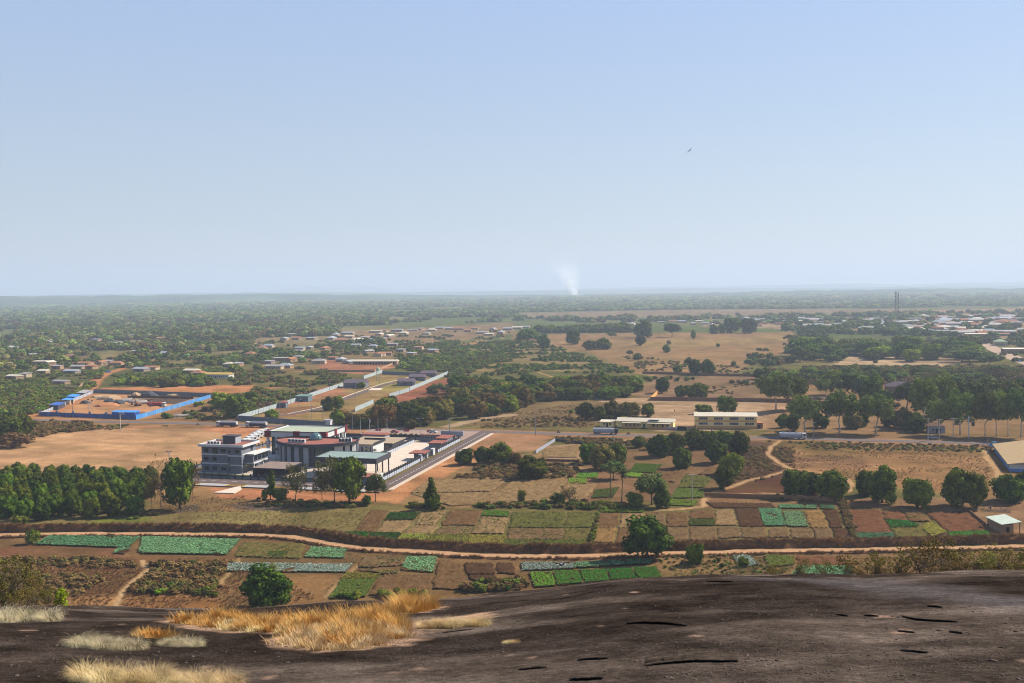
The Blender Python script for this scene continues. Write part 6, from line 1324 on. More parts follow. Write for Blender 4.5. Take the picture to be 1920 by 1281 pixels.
an = B('side_room', RUST, t, (Lw / 2, Lw / 2 + 3.2, 1, 5, 0, 2.8)); B('side_room_roof', RUST, an, (Lw / 2, Lw / 2 + 3.6, .6, 5.4, 2.8, 3)); B('door', DARK, t, (Lw / 2 + .8, Lw / 2 + 1.8, .93, 1, 0, 2))
# ---- porch building
pL, pR = G(1157, 801), G(1262, 804); c = (pL + pR) / 2; Lw = np.linalg.norm(pR - pL); wz = math.atan2(pR[1] - pL[1], pR[0] - pL[0])
t = thing('porch_building', 'long low yellow building with cream roof and two porches', 'building', (c[0], c[1], 0), wz); B('wall', YW, t, (-Lw / 2, Lw / 2, 0, 8, 0, 3.4)); mb = MB(); mb.add([(-Lw / 2 - .5, -.5, 3.4), (Lw / 2 + .5, -.5, 3.4), (Lw / 2 + .5, 4, 4.9), (-Lw / 2 - .5, 4, 4.9), (-Lw / 2 - .5, 8.5, 3.4), (Lw / 2 + .5, 8.5, 3.4)], [(0, 1, 2, 3), (3, 2, 5, 4), (0, 3, 4), (1, 5, 2), (0, 4, 5, 1)]); mb.build('roof', CREAM, t); B('roof_panel', DARK, t, (2, 7.5, .2, 1.6, 4.2, 4.32))
for x0, x1 in ((-12, -2), (1.5, 14)):
    pr = B('porch_roof', CREAM, t, (x0, x1, -2.8, -.1, 2.7, 2.9)); B('porch_wall', OW, t, (x0 + .2, x1 - .2, -2.4, -2.2, 0, 1)); 
    for k in range(5): B('porch_post', OW, pr, (x0 + .2 + k * (x1 - x0 - .6) / 4, x0 + .4 + k * (x1 - x0 - .6) / 4, -2.6, -2.4, 0, 2.7))
for x in (-10.5, -6, -.9, 4, 9): B('door', DARK, t, (x, x + 1.1, -.06, 0, 0, 2.2))
for x in (-8.4, -3.6, 6.4, 11.4): B('window', GLASS, t, (x, x + 1.3, -.06, 0, 1, 2.1))
house('annex_shed', 'small cream roofed shed left of the porch building', 'shed', G(1140, 799), wz, 7.5, 5, 2.5, YW, CREAM, 'shed')
t = thing('gate', 'white and dark red entrance gate between porch building and warehouse', 'gate', (*G(1270, 807), 0), wz); B('gate_leaf', DARK, t, (0, 4.8, -.1, .1, 0, 2.2)); B('side_wall', LGREY, t, (-6, 0, -.12, .12, 0, 1.6)); B('side_wall', MUD, t, (4.8, 9, -.12, .12, 0, 2)); B('pillar', RUST, t, (9, 10, -.5, .5, 0, 3.2)); B('sign_panel', RED, t, (-5.6, -1, -.16, -.12, .3, .7))
# ---- blue-white school right, small shed, hut, barn
a, b = G(1893, 884), G(1864, 845); rz = math.atan2(a[1] - b[1], a[0] - b[0]); Ls = np.linalg.norm(a - b); c = (a + b) / 2
t = thing('blue_washed_building', 'long low building with tan roof and blue washed walls at the right', 'building', (a[0], a[1], 0), rz + math.pi / 2)
D_ = 26; B('wall', WHITE, t, (0, D_, 0, Ls, 1.1, 3.0)); B('wall_base', WBLUE, t, (-.03, D_ + .03, -.03, Ls + .03, 0, 1.1)); mb = MB(); mb.add([(-.8, -.6, 2.95), (D_ + .8, -.6, 2.95), (D_ + .8, Ls + .6, 2.95), (-.8, Ls + .6, 2.95), (D_ / 2, -.6, 5.2), (D_ / 2, Ls + .6, 5.2)], [(0, 4, 5, 3), (4, 1, 2, 5), (0, 1, 4), (2, 3, 5), (3, 2, 1, 0)]); mb.build('roof', ROOFT, t)
for i in range(12): B('window', GLASS, t, (-.06, 0, 3 + i * 4, 5.2 + i * 4, 1.3, 2.5))
p = G(1851, 987); q = G(1879, 1001); rz = math.atan2(q[1] - p[1], q[0] - p[0]); L1 = np.linalg.norm(q - p)
t = thing('field_shed', 'small mud brick shed with pale sloping metal roof beside the plots', 'shed', (p[0], p[1], 0), rz); Wd = 3.4
B('wall', MUD, t, (0, L1, 0, Wd, 0, 2.7)); mb = MB(); mb.add([(-.5, -.4, 2.75), (L1 + .5, -.4, 2.75), (L1 + .5, Wd + 2.2, 3.5), (-.5, Wd + 2.2, 3.5), (-.5, -.4, 2.9), (L1 + .5, -.4, 2.9), (L1 + .5, Wd + 2.2, 3.65), (-.5, Wd + 2.2, 3.65)], [(0, 3, 2, 1), (4, 5, 6, 7), (0, 1, 5, 4), (1, 2, 6, 5), (2, 3, 7, 6), (3, 0, 4, 7)]); mb.build('roof', mat('pale_green_roof', (214, 224, 200), .5, .08, .5), t)
for x in (0.1, L1 - .1): B('post', DARK, t, (x - .08, x + .08, Wd + 1.8, Wd + 2.0, 0, 3.4))
B('door', DARK, t, (L1 - .02, L1 + .05, 1.2, 2.2, 0, 2))
t = house('roadside_hut', 'grey hut with brown roof under the gum trees', 'hut', G(1754, 810), CA, 8, 7, 3.4, LGREY, mat('brown_tiles', (140, 108, 92), .85, .15, .8), 'hip')
house('barn', 'brown barn with grey hipped roof behind the gum trees', 'barn', G(1692, 737), CA, 22, 12, 5, BWALL, SLATE, 'hip')
# ---- the long walled housing compound beyond the road
PB = mat('pale_blue_panel', (188, 198, 198), .85, .1, .5); GP_ = mat('grey_panel', (128, 138, 146), .85, .1, .5)
def pw(px0, px1, n, m, label, h_=2.8): panel_wall('panel_wall', label, 'wall', G(*px0), G(*px1), n, h_, [('wall_panel', m, 0, h_, .18)], (m, .35, h_ + .2))
pw((446, 788), (609, 800), 22, GP_, 'grey panel wall along the road, front of the housing compound'); pw((447, 787), (536, 760), 18, PB, 'left compound wall of pale panels, nearest stretch'); pw((538, 759), (578, 746), 10, PB, 'left compound wall of pale panels, stretch behind the sheds'); pw((580, 745), (643, 724), 16, PB, 'left compound wall of pale panels, third stretch'); pw((682, 711), (717, 699), 11, PB, 'left compound wall of pale panels, far stretch')
pw((717, 702), (790, 705), 12, GP_, 'far grey panel wall of the housing compound'); pw((666, 772), (700, 757), 10, PB, 'right compound wall of pale panels, nearest stretch'); pw((730, 746), (767, 734), 10, PB, 'right compound wall of pale panels, middle stretch'); pw((768, 733), (840, 702), 20, PB, 'right compound wall of pale panels, far stretch')
t = thing('wall_end', 'white block at the end of the grey road wall', 'wall', (*G(616, 799), 0), CA); B('block', WHITE, t, (-2, 2, -2, 2, 0, 3.4)); B('cap', LGREY, t, (-2.1, 2.1, -2.1, 2.1, 3.4, 3.6))
hz = math.atan2(*(G(840, 702) - G(768, 733))[::-1]) - math.pi / 2
def villa(px, py, w_, d_, label): 
    t = house('villa', label, 'house', G(px, py), hz, w_, d_, 3.4, GREY, SLATE, 'gable', True, 'compound villas'); B('porch', LGREY, t, (w_ / 2, w_ / 2 + 2, -d_ / 2 + 1, -d_ / 2 + 1.5, 0, 2.8)); B('porch_roof', SLATE, t, (w_ / 2 + .5, w_ / 2 + 2.6, -d_ / 2, d_ / 2, 2.8, 3.05))
villa(762, 722, 12, 12, 'nearest of the three slate roofed villas'); villa(783, 713, 12, 12, 'middle of the three slate roofed villas'); villa(804, 706, 12, 12, 'farthest of the three slate roofed villas')
house('staff_house', 'long slate roofed house against the left compound wall', 'house', G(668, 726), hz, 16, 14, 4, GREY, SLATE, 'gable'); house('generator_shed', 'green roofed grey shed on the left compound wall', 'shed', G(570, 752), hz, 9, 9, 3.6, mat('blue_grey_wall', (120, 140, 146), .8, .1, .6), mat('green_sheet', (112, 144, 126), .6, .1, .5), 'shed'); house('guard_booth', 'small guard booth with red roof at the left compound wall', 'booth', G(532, 764), hz, 4.5, 4.5, 3.4, GREY, RROOF, 'hip')
st, _, _ = strip('compound_street', GP([(505, 782), (560, 775), (600, 767), (655, 745), (720, 722), (780, 708)]), 5, .05, ASPH2); struct(st); st, _, _ = strip('footway', GP([(540, 776), (600, 764), (652, 742), (715, 720), (770, 707)]), 1.4, .06, CONC); struct(st)
sheet('concrete_pad', CONC, [G(690, 732), G(713, 732), G(719, 728), G(697, 728)], .07, True)
for i, (x, y) in enumerate([(485, 786), (505, 782), (524, 780), (552, 780), (560, 776), (540, 768), (545, 760), (584, 772), (605, 786), (620, 764), (640, 752), (666, 764), (667, 742), (712, 726), (692, 730), (750, 740), (748, 724), (706, 715), (585, 790), (515, 752), (500, 760), (618, 734), (574, 744)]): lamp_post(x, y, 8.5, 'thin lamp post in the housing compound, %s from the left' % ordn(sorted([485, 505, 524, 552, 560, 540, 545, 584, 605, 620, 640, 666, 667, 712, 692, 750, 748, 706, 585, 515, 500, 618, 574]).index(x)), 1)
t = thing('water_tank_tower', 'green water tank on a thin tower by the compound', 'water tank', (*G(709, 716), 0)); mb = MB(); [mb.tube([(a, b, 0), (a * .8, b * .8, 9)], .09, 4) for a in (-1, 1) for b in (-1, 1)]; mb.build('tower', STEEL, t); mb = MB(); mb.lathe([(0, 9), (1.3, 9), (1.35, 11), (.9, 12), (0, 12.2)], 12); mb.build('tank', mat('pale_green_tank', (190, 222, 190), .5, .1, 1), t)
# ---- construction site
SITE = [(75, 781), (255, 787), (397, 745), (176, 737)]
panel_wall('site_hoarding', 'front hoarding of deep blue sheets at the construction site', 'fence', G(74, 780), G(254, 787), 26, 3, [('blue_sheet', [BLUE, mat('blue_sheet_faded', (72, 112, 184), .6, .2, .5), mat('blue_sheet_dusty', (64, 98, 160), .7, .25, .5)], 0, 2.6, .08)], (DARK, .2, 2.7)); panel_wall('site_hoarding', 'right hoarding of bright light blue sheets at the construction site', 'fence', G(255, 787), G(397, 746), 40, 3, [('blue_sheet', [LBLUE, mat('light_sheet_faded', (104, 168, 224), .6, .2, .5), mat('light_sheet_dusty', (92, 150, 206), .7, .25, .5)], 0, 2.6, .08)], (BLUE, .15, 2.65))
panel_wall('site_hoarding', 'rear hoarding of grey sheets at the construction site', 'fence', G(176, 737), G(397, 745), 36, 3, [('grey_sheet', GP_, 0, 3, .08)], (DARK, .2, 3.1)); panel_wall('site_hoarding', 'left hoarding of white and grey sheets at the construction site', 'fence', G(74, 780), G(176, 737), 36, 2.2, [('pale_sheet', LGREY, 0, 2.2, .08)], (DARK, .2, 2.3))
for i in range(6): p = G(76 + i * 31, 780 + i * 1.1); t = thing('site_banner', 'white notice board on the blue hoarding, %s from the left' % ordn(i), 'sign', (p[0], p[1] - .3, 0), CA, 'notice boards'); B('board', MARK, t, (-.9, .9, -.05, .05, 2, 3.9)); B('emblem', BLUE, t, (-.5, .5, -.08, -.05, 2.7, 3.4)); B('post', DARK, t, (-.06, .06, -.02, .1, 0, 2))
for i, (x, y, L, m, lb) in enumerate([(108, 766, 17, BLUE, 'nearest blue roofed site cabin on the left'), (128, 757, 12, LBLUE, 'middle site cabin with beige wall'), (138, 750, 15, LBLUE, 'bright blue site cabin further back'), (158, 742, 22, TIN, 'long grey site shed at the back left')]): house('site_cabin', lb, 'cabin', G(x, y), math.atan2(*(G(176, 737) - G(74, 780))[::-1]), L, 5, 2.8, [DGREY, BEIGE, LBLUE, DGREY][i], m, 'shed', i != 3)
house('site_gate_roof', 'light blue roofed open shed at the front of the site', 'shed', G(236, 783), CA, 16, 5, 3.4, BLUE, LBLUE, 'shed')
def heap(px, py, r_, h_, m, label, seed, name='spoil_heap'):
    rr = np.random.default_rng(seed); v = ICO_V.copy(); v = v * (0.85 + .3 * rr.random((len(v), 1))); v[:, 2] = np.clip(v[:, 2], -.1, 1); g = G(px, py)
    mb = MB(); mb.add([(a * r_, b * r_ * .8, c_ * h_) for a, b, c_ in v], [tuple(f) for f in ICO_F]); o = mb.build(name, m); o.location = (*g, 0); tag(o, label, 'heap')
for i, a in enumerate([(205, 748, 8, 3, PALE, 'tan sand heap at the left of the site'), (330, 742, 7, 2.2, PALE, 'pale sand heap near the rear hoarding'), (315, 741, 4, 1.8, PALE, 'small pale heap near the rear hoarding'), (200, 761, 9, 2.2, OR, 'orange heap in mid site'), (240, 774, 16, 2.4, DIRTP, 'long orange earth mound at the front of the site'), (275, 770, 12, 2.2, DIRTP, 'orange mound behind the front mound'), (220, 776, 9, 1.6, DIRTP, 'low orange mound by the shed'), (205, 755, 4, 3, 'd', 'dark heap of gear in mid site'), (222, 757, 5, 2.5, 'd', 'dark grey heap beside the gear'), (280, 743, 6, 4, 'd', 'dark pile of formwork at the rear'), (240, 752, 8, 2, 'r', 'pale rubble in mid site'), (258, 754, 7, 1.8, 'r', 'grey rubble at the pit edge'), (160, 756, 4, 2, 'd', 'dark pile near the cabins'), (185, 745, 6, 1.4, PALE, 'flat tan heap at the back left'), (343, 780, 6, 1.4, 'r', 'pile of pale rubble outside the blue hoarding'), (255, 742, 4, 2.6, PALE, 'steep sand heap against the rear hoarding')]):
    m = a[4]; m = DGREY if m == 'd' else RUB if m == 'r' else m if not isinstance(m, tuple) else mat('heap_%d_%d' % m[:2], m, .95, .2, .8, .4); heap(a[0], a[1], a[2], a[3], m, a[5], i)
sheet('pit', mat('pit_soil', (96, 78, 66), .95, .25, .5), [G(245, 748), G(360, 748), G(330, 757), G(262, 758)], .08, True); low_wall([(240, 746), (300, 747), (362, 748)], 8, 1.6, mat('pit_wall', (110, 82, 64), .95, .2, .6), 'dark earth face of the site pit')
for i, (x, y) in enumerate([(124, 772), (136, 775), (173, 773), (166, 770), (280, 772), (285, 770)]): t = thing('site_mast', 'thin mast on the construction site, %s from the left' % ordn([124, 136, 166, 173, 280, 285].index(x)), 'mast', (*G(x, y), 0)); mb = MB(); mb.tube([(0, 0, 0), (0, 0, 5), (0, 0, 7.5 if i != 1 else 9)], [.14, .12, .08], 5); mb.build('pole', DARK if i == 1 else STEEL, t); B('lamp', DARK, t, (-.5, .5, -.2, .2, 7 if i != 1 else 6, 7.6 if i != 1 else 8.6))
# ---- vehicles
TYRE = mat('tyre', (34, 32, 32), .9, .1, 2); SILV = mat('silver_tank', (212, 210, 204), .6, .08, .8); NAVY = mat('navy_body', (44, 50, 78), .5, .1, 1); DBLUE = mat('dark_blue_cab', (40, 52, 84), .4, .1, 1)
def wheel(t, x, y, r_=.5): mb = MB(); mb.tube([(x, y - .15, r_), (x, y + .15, r_)], r_, 12); w_ = mb.build('wheel', TYRE, t); mb = MB(); mb.tube([(x, y - .17, r_), (x, y + .17, r_)], r_ * .5, 8); mb.build('rim', STEEL, w_)
def cab(t, x, m, d=1, h_=2.9):
    mb = MB(); xs = [(0, .6), (2.1, .6), (2.3, 1.5), (2.0, h_), (.1, h_)]; y = 1.2; n = 5
    mb.add([(x + d * a, -y, z) for a, z in xs] + [(x + d * a, y, z) for a, z in xs], [tuple(range(n)), tuple(range(n, 2 * n))[::-1]] + [(i, n + i, n + (i + 1) % n, (i + 1) % n) for i in range(n)]); c_ = mb.build('cab', m, t)
    g = MB(); g.add([(x + d * 2.27, -1.05, 1.75), (x + d * 2.27, 1.05, 1.75), (x + d * 2.06, 1.05, 2.7), (x + d * 2.06, -1.05, 2.7)], [(0, 1, 2, 3)]); g.build('windscreen', GLASS, c_)
    for s in (-1, 1): B('side_window', GLASS, c_, (min(x + d * .7, x + d * 1.8), max(x + d * .7, x + d * 1.8), s * 1.215 - .01, s * 1.215 + .01, 1.7, 2.5))
def tanker(px, py, label, d, cabm, topm, lowm, rz):
    t = thing('tanker_truck', label, 'tanker truck', (*G(px, py), .04), rz, 'tanker trucks'); cab(t, d * 4.6, cabm, d); L = 10.2; x0 = -5.9 if d > 0 else -4.3
    mb = MB(); pr = [(math.cos(a) * 1.15, 2.15 + math.sin(a) * 1.0) for a in np.linspace(0, 2 * math.pi, 17)[:-1]]; n = 16
    up = [i for i in range(n) if pr[i][1] >= 2.14]
    mb.add([(x0, y, z) for y, z in pr] + [(x0 + L, y, z) for y, z in pr], [(i, (i + 1) % n, n + (i + 1) % n, n + i) for i in range(n)] + [tuple(range(n))[::-1], tuple(range(n, 2 * n))]); tk = mb.build('tank', topm, t, False)
    for s in (-1, 1): B('tank_skirt', lowm, tk, (x0 + .3, x0 + L - .3, min(s * 1.13, s * 1.2), max(s * 1.13, s * 1.2), .8, 2.2))
    B('catwalk', STEEL, tk, (x0 + .6, x0 + L - .6, -.3, .3, 3.12, 3.24))
    for k in range(3): mb = MB(); mb.lathe([(.35, 3.1), (.35, 3.4), (0, 3.45)], 8, (x0 + 2 + k * 3, 0, 0)); mb.build('hatch', STEEL, tk)
    B('chassis', DARK, t, (-5.8, 6.2, -.5, .5, .55, .95))
    for x in (d * -5, d * -3.8, d * -2.6, d * 3.3, d * 5.7):
        for y in (-1.05, 1.05): wheel(t, x, y)
    for s in (-.9, .9): B('headlight', MARK, t, (min(d * 6.86, d * 6.93), max(d * 6.86, d * 6.93), s - .18, s + .18, .9, 1.15))
rzr = math.atan2(*(G(900, 809) - G(480, 797.5))[::-1]); rz2 = math.atan2(*(G(1530, 823) - G(1100, 815))[::-1])
tanker(427, 800, 'left of the two parked tankers with navy skirts and white cab', -1, WHITE, SILV, NAVY, rzr); tanker(482, 801, 'right of the two parked tankers, behind the office building', -1, WHITE, SILV, NAVY, rzr); tanker(1134, 814, 'silver tanker with dark blue cab before the porch building', 1, DBLUE, SILV, LGREY, rz2); tanker(1485, 823, 'white tanker with white cab on the road by the gum trees', 1, WHITE, WHITE, LGREY, rz2)
t = thing('dump_truck', 'red dump truck with white cab in the construction site', 'truck', (*G(293, 763), 0), rzr + .12); cab(t, 4.4, WHITE, 1); mb = MB(); mb.add([(-5.6, -1.1, 1.1), (4, -1.1, 1.1), (4, 1.1, 1.1), (-5.6, 1.1, 1.1), (-6, -1.35, 3), (4.2, -1.35, 3), (4.2, 1.35, 3), (-6, 1.35, 3)], [(0, 3, 2, 1), (0, 1, 5, 4), (1, 2, 6, 5), (2, 3, 7, 6), (3, 0, 4, 7), (4, 5, 6, 7)]); bd = mb.build('tipper_body', RED, t); B('chassis', DARK, t, (-5.4, 6, -.5, .5, .55, 1.05))
for k in range(7): B('rib', DRED, bd, (-5.2 + k * 1.45, -5.05 + k * 1.45, -1.42, -1.2, 1.2, 2.9))
for x in (-4.4, -3.1, 3.2, 5.5):
    for y in (-1, 1): wheel(t, x, y)
t = thing('excavator', 'orange brown excavator digging in the construction site', 'excavator', (*G(258, 761), 0), 2.6); EXM = mat('excavator_paint', (170, 104, 62), .6, .12, 1)
for s in (-1, 1): B('track', TYRE, t, (-1.9, 1.9, s * 1.1 - .3, s * 1.1 + .3, 0, .9))
B('body', EXM, t, (-1.9, 1.3, -1.3, 1.3, 1, 2.2)); cb = B('cab', EXM, t, (.1, 1.5, .2, 1.3, 2.2, 3.2)); B('window', GLASS, cb, (.2, 1.56, .14, 1.36, 2.4, 3.0)); mb = MB(); mb.tube([(1, -.3, 2), (3.4, -.3, 4.8), (5.4, -.3, 4.2)], [.35, .32, .22], 4); mb.build('boom', EXM, t); mb = MB(); mb.tube([(5.3, -.3, 4.4), (6.4, -.3, 1.4)], [.24, .16], 4); mb.build('stick', EXM, t); mb = MB(); mb.add([(6, -.9, 1.4), (6.7, -.9, 1.2), (6.3, -.9, .3), (5.5, -.9, .6), (6, .3, 1.4), (6.7, .3, 1.2), (6.3, .3, .3), (5.5, .3, .6)], [(0, 1, 2, 3), (7, 6, 5, 4), (0, 4, 5, 1), (1, 5, 6, 2), (2, 6, 7, 3)]); mb.build('bucket', DARK, t)
def car(px, py, label, m, rz, kind='car', L=4.3, hgt=1.5, name='parked_car'):
    t = thing(name, label, kind, (*G(px, py), .05), rz); B('body', m, t, (-L / 2, L / 2, -.85, .85, .35, hgt * .58)); mb = MB(); a = L / 2; mb.add([(-a * .8, -.8, hgt * .58), (a * .45, -.8, hgt * .58), (a * .2, -.7, hgt), (-a * .6, -.7, hgt), (-a * .8, .8, hgt * .58), (a * .45, .8, hgt * .58), (a * .2, .7, hgt), (-a * .6, .7, hgt)], [(0, 1, 2, 3), (7, 6, 5, 4), (3, 2, 6, 7), (1, 5, 6, 2), (0, 3, 7, 4)]); mb.build('cabin', GLASS, t); B('roof', m, t, (-a * .58, a * .18, -.72, .72, hgt, hgt + .04))
    for x in (-L * .3, L * .3):
        for y in (-.75, .75): wheel(t, x, y, .33)
car(812, 812, 'white car parked in the forecourt', WHITE, rzr); car(740, 812, 'red and white car near the barriers', RED, rzr); car(1749, 823, 'silver car on the right stretch of the road', SILV, rzr); car(203, 699, 'blue van on the orange lane', LBLUE, .6, 'van', 5, 2.1); car(1905, 678, 'blue truck parked on the town street', LBLUE, -.9, 'truck', 8, 2.8); car(1866, 838, 'small blue water bowser beside the blue washed building', LBLUE, .2, 'bowser', 5, 2.2)
for i in range(7): p = G(452, 840) * (1 - i / 6.5) + G(494, 812) * (i / 6.5); t = thing('white_lorry', 'white lorry in the line behind the office block, %s from the left' % ordn(i), 'lorry', (p[0], p[1], 0), CA + 1.2, 'line of white lorries'); cab(t, 2, WHITE, 1, 2.7); B('load_bed', WHITE, t, (-3.6, 1.9, -1.2, 1.2, .9, 2.4)); [wheel(t, x, y) for x in (-2.4, 3) for y in (-1, 1)]
# ---- poles, mast
def pole(px, py, h_, label, m=CONC, T=True):
    t = thing('utility_pole', label, 'pole', (*G(px, py), 0), CA, 'utility poles'); mb = MB(); mb.tube([(0, 0, 0), (0, 0, h_ * .5), (0, 0, h_)], [.24, .2, .14], 6); mb.build('pole', m, t)
    if T: B('crossarm', m, t, (-1.4, 1.4, -.1, .1, h_ - .5, h_ - .25)); [B('insulator', DARK, t, (x - .06, x + .06, -.06, .06, h_ - .25, h_ + .05)) for x in (-1.2, 0, 1.2)]
for x, y, h_, lb in [(226, 807, 10, 'concrete pole before the blue hoarding'), (1151, 831, 11, 'concrete pole before the silver tanker'), (1298, 942, 10, 'concrete pole with crossarm in the green plots'), (1004, 815, 9, 'thin pole on the road left of the silver tanker'), (1525, 826, 9, 'pole behind the white tanker'), (1740, 827, 11, 'pole near the grey hut'), (1761, 824, 10, 'pole right of the grey hut'), (1787, 822, 10, 'pole between the hut and the white sign post'), (318, 885, 9, 'thin pole behind the bare orchard tree'), (843, 818, 9, 'pole at the far gate house'), (1852, 852, 7, 'thin pole beside the footpath on the right')]: pole(x, y, h_, lb, CONC if h_ > 9 else STEEL, h_ > 8)
t = thing('sign_post', 'tall white sign post beside the road on the right', 'sign', (*G(1816, 822), 0), CA); mb = MB(); mb.tube([(0, 0, 0), (0, 0, 6), (0, 0, 11)], [.3, .28, .24], 6); mb.build('pole', WHITE, t); mb = MB(); mb.tube([(0, 0, 10.6), (1.6, 0, 8)], .1, 5); mb.build('arm', WHITE, t); B('lamp', DARK, t, (1.3, 2.6, -.3, .3, 6, 8))
g = G(1679, 593); t = thing('cell_tower', 'tall lattice telecom mast above the right town', 'tower', (g[0], g[1], 0)); Ht = 58
for nm, dx in (('mast', 0), ('second_mast', 6)):
    mb = MB(); rr = 1.9 if dx == 0 else 1.2; hh = Ht if dx == 0 else Ht * .95
    for k in range(3): a = k * 2.094; mb.tube([(dx + rr * math.cos(a), rr * math.sin(a), 0), (dx + rr * .6 * math.cos(a), rr * .6 * math.sin(a), hh)], .45, 4)
    for z in np.arange(0, hh - 4, 5):
        for k in range(3): a, b = k * 2.094, (k + 1) * 2.094; q = 1 - .4 * z / hh; q2 = 1 - .4 * (z + 5) / hh; mb.tube([(dx + rr * q * math.cos(a), rr * q * math.sin(a), z), (dx + rr * q2 * math.cos(b), rr * q2 * math.sin(b), z + 5)], .25, 4)
    mb.build(nm, mat('mast_steel', (120, 84, 80), .8, .2, .1), t)
for z in (40, 47, 53): 
    for a in (0, 2.1, 4.2): B('antenna_panel', WHITE, t, (2 * math.cos(a) - .5, 2 * math.cos(a) + .5, 2 * math.sin(a) - .3, 2 * math.sin(a) + .3, z, z + 3))
# ---- people
SKIN = mat('skin', (96, 66, 50), .7, .1, 3)
def person(px, py, label, shirt, pose='walk', rz=0.0, base=None, parent_z=0.0):
    """one skinned body; clothes as a loose child mesh"""
    p = G(px, py) if base is None else base; root = thing('person', label, 'person', (p[0], p[1], parent_z), rz)
    J = {'walk': [(0, 0, .95), (0, 0, 1.2), (0, 0, 1.45), (0, .02, 1.55), (0, .04, 1.7), (.1, 0, .92), (.12, .12, .5), (.12, .2, .05), (-.1, 0, .92), (-.12, -.08, .5), (-.12, -.25, .06), (.2, 0, 1.42), (.25, -.08, 1.15), (.26, .05, .9), (-.2, 0, 1.42), (-.25, .06, 1.15), (-.26, .16, .92)],
         'bend': [(0, -.1, .85), (0, .15, 1.0), (0, .42, 1.02), (0, .52, 1.0), (0, .66, .95), (.12, -.1, .83), (.14, .05, .45), (.14, -.02, .05), (-.12, -.1, .83), (-.14, .05, .45), (-.14, -.02, .05), (.2, .4, 1.0), (.22, .5, .7), (.18, .6, .42), (-.2, .4, 1.0), (-.22, .5, .7), (-.18, .6, .42)],
         'ride': [(0, -.1, .85), (0, 0, 1.1), (0, .06, 1.35), (0, .1, 1.45), (0, .14, 1.62), (.12, -.1, .84), (.2, .3, .8), (.2, .2, .38), (-.12, -.1, .84), (-.2, .3, .8), (-.2, .2, .38), (.2, .06, 1.32), (.28, .25, 1.1), (.25, .48, 1.02), (-.2, .06, 1.32), (-.28, .25, 1.1), (-.25, .48, 1.02)]}[pose]
    R_ = [.16, .15, .17, .07, .115, .1, .075, .055, .1, .075, .055, .075, .05, .04, .075, .05, .04]; E = [(0, 1), (1, 2), (2, 3), (3, 4), (0, 5), (5, 6), (6, 7), (0, 8), (8, 9), (9, 10), (2, 11), (11, 12), (12, 13), (2, 14), (14, 15), (15, 16)]
    def skin(nm, idx, m, grow):
        me = bpy.data.meshes.new(nm); mp = {j: i for i, j in enumerate(idx)}; me.from_pydata([J[j] for j in idx], [(mp[a], mp[b]) for a, b in E if a in mp and b in mp], []); o = link(nm, me, root); md = o.modifiers.new('skin', 'SKIN'); me.materials.append(m)
        for j in idx: me.skin_vertices[0].data[mp[j]].radius = (R_[j] * grow, R_[j] * grow)
        me.skin_vertices[0].data[0].use_root = True; o.modifiers.new('smooth', 'SUBSURF').render_levels = 1; return o
    skin('body', list(range(17)), SKIN, 1.0); skin('shirt', [0, 1, 2, 11, 12, 14, 15], shirt, 1.18); skin('trousers', [0, 5, 6, 8, 9], mat('dark_cloth', (56, 54, 66), .9, .2, 3), 1.2)
    return root
SH = [mat('white_cloth', (226, 224, 220), .9, .1, 3), mat('purple_cloth', (142, 116, 178), .9, .1, 3), mat('red_cloth', (168, 60, 52), .9, .1, 3), mat('blue_cloth', (70, 92, 150), .9, .1, 3)]
person(1056, 1063, 'person in purple bending over the pale cabbages', SH[1], 'bend', 1.4); person(1051, 1064, 'person in white bending over the pale cabbages', SH[0], 'bend', -1.2); person(1857, 957, 'person in blue at the burnt patch near the small shed', SH[3], 'bend', .8); person(1265, 773, 'person in red walking across the warehouse yard', SH[2], 'walk', .3); person(1334, 811, 'person in blue walking before the warehouse', SH[3], 'walk', 1.5); person(1500, 821, 'person in white beside the road behind the white tanker', SH[0], 'walk', 1.5)
def motorbike(px, py, label, m, rz):
    p = G(px, py); t = thing('motorcycle', label, 'motorcycle', (p[0], p[1], .04), rz)
    for y in (-.62, .62): mb = MB(); mb.tube([(-.06, y, .32), (.06, y, .32)], .32, 12); mb.build('wheel', TYRE, t)
    mb = MB(); mb.tube([(0, -.55, .4), (0, 0, .45), (0, .45, .75), (0, .62, .32)], [.06, .12, .06, .04], 5); mb.build('frame', DARK, t); B('tank', m, t, (-.13, .13, 0, .4, .65, .85)); B('seat', DARK, t, (-.13, .13, -.6, 0, .68, .78)); mb = MB(); mb.tube([(-.35, .45, 1.0), (0, .5, .95), (.35, .45, 1.0)], .03, 5); mb.build('handlebar', STEEL, t)
for i, (x, y, lb, m) in enumerate([(371, 797, 'white motorcycle on the road left of the tankers', SH[0]), (1047, 812, 'red motorcycle on the road left of the silver tanker', RED), (1178, 815, 'red motorcycle on the road right of the silver tanker', RED)]):
    motorbike(x, y, lb, m, rzr - math.pi / 2); person(x, y, 'rider on the ' + lb.split(' on ')[0] + [' near the parked tankers', ' left of the silver tanker', ' right of the silver tanker'][i], SH[i], 'ride', rzr - math.pi / 2, parent_z=.04)
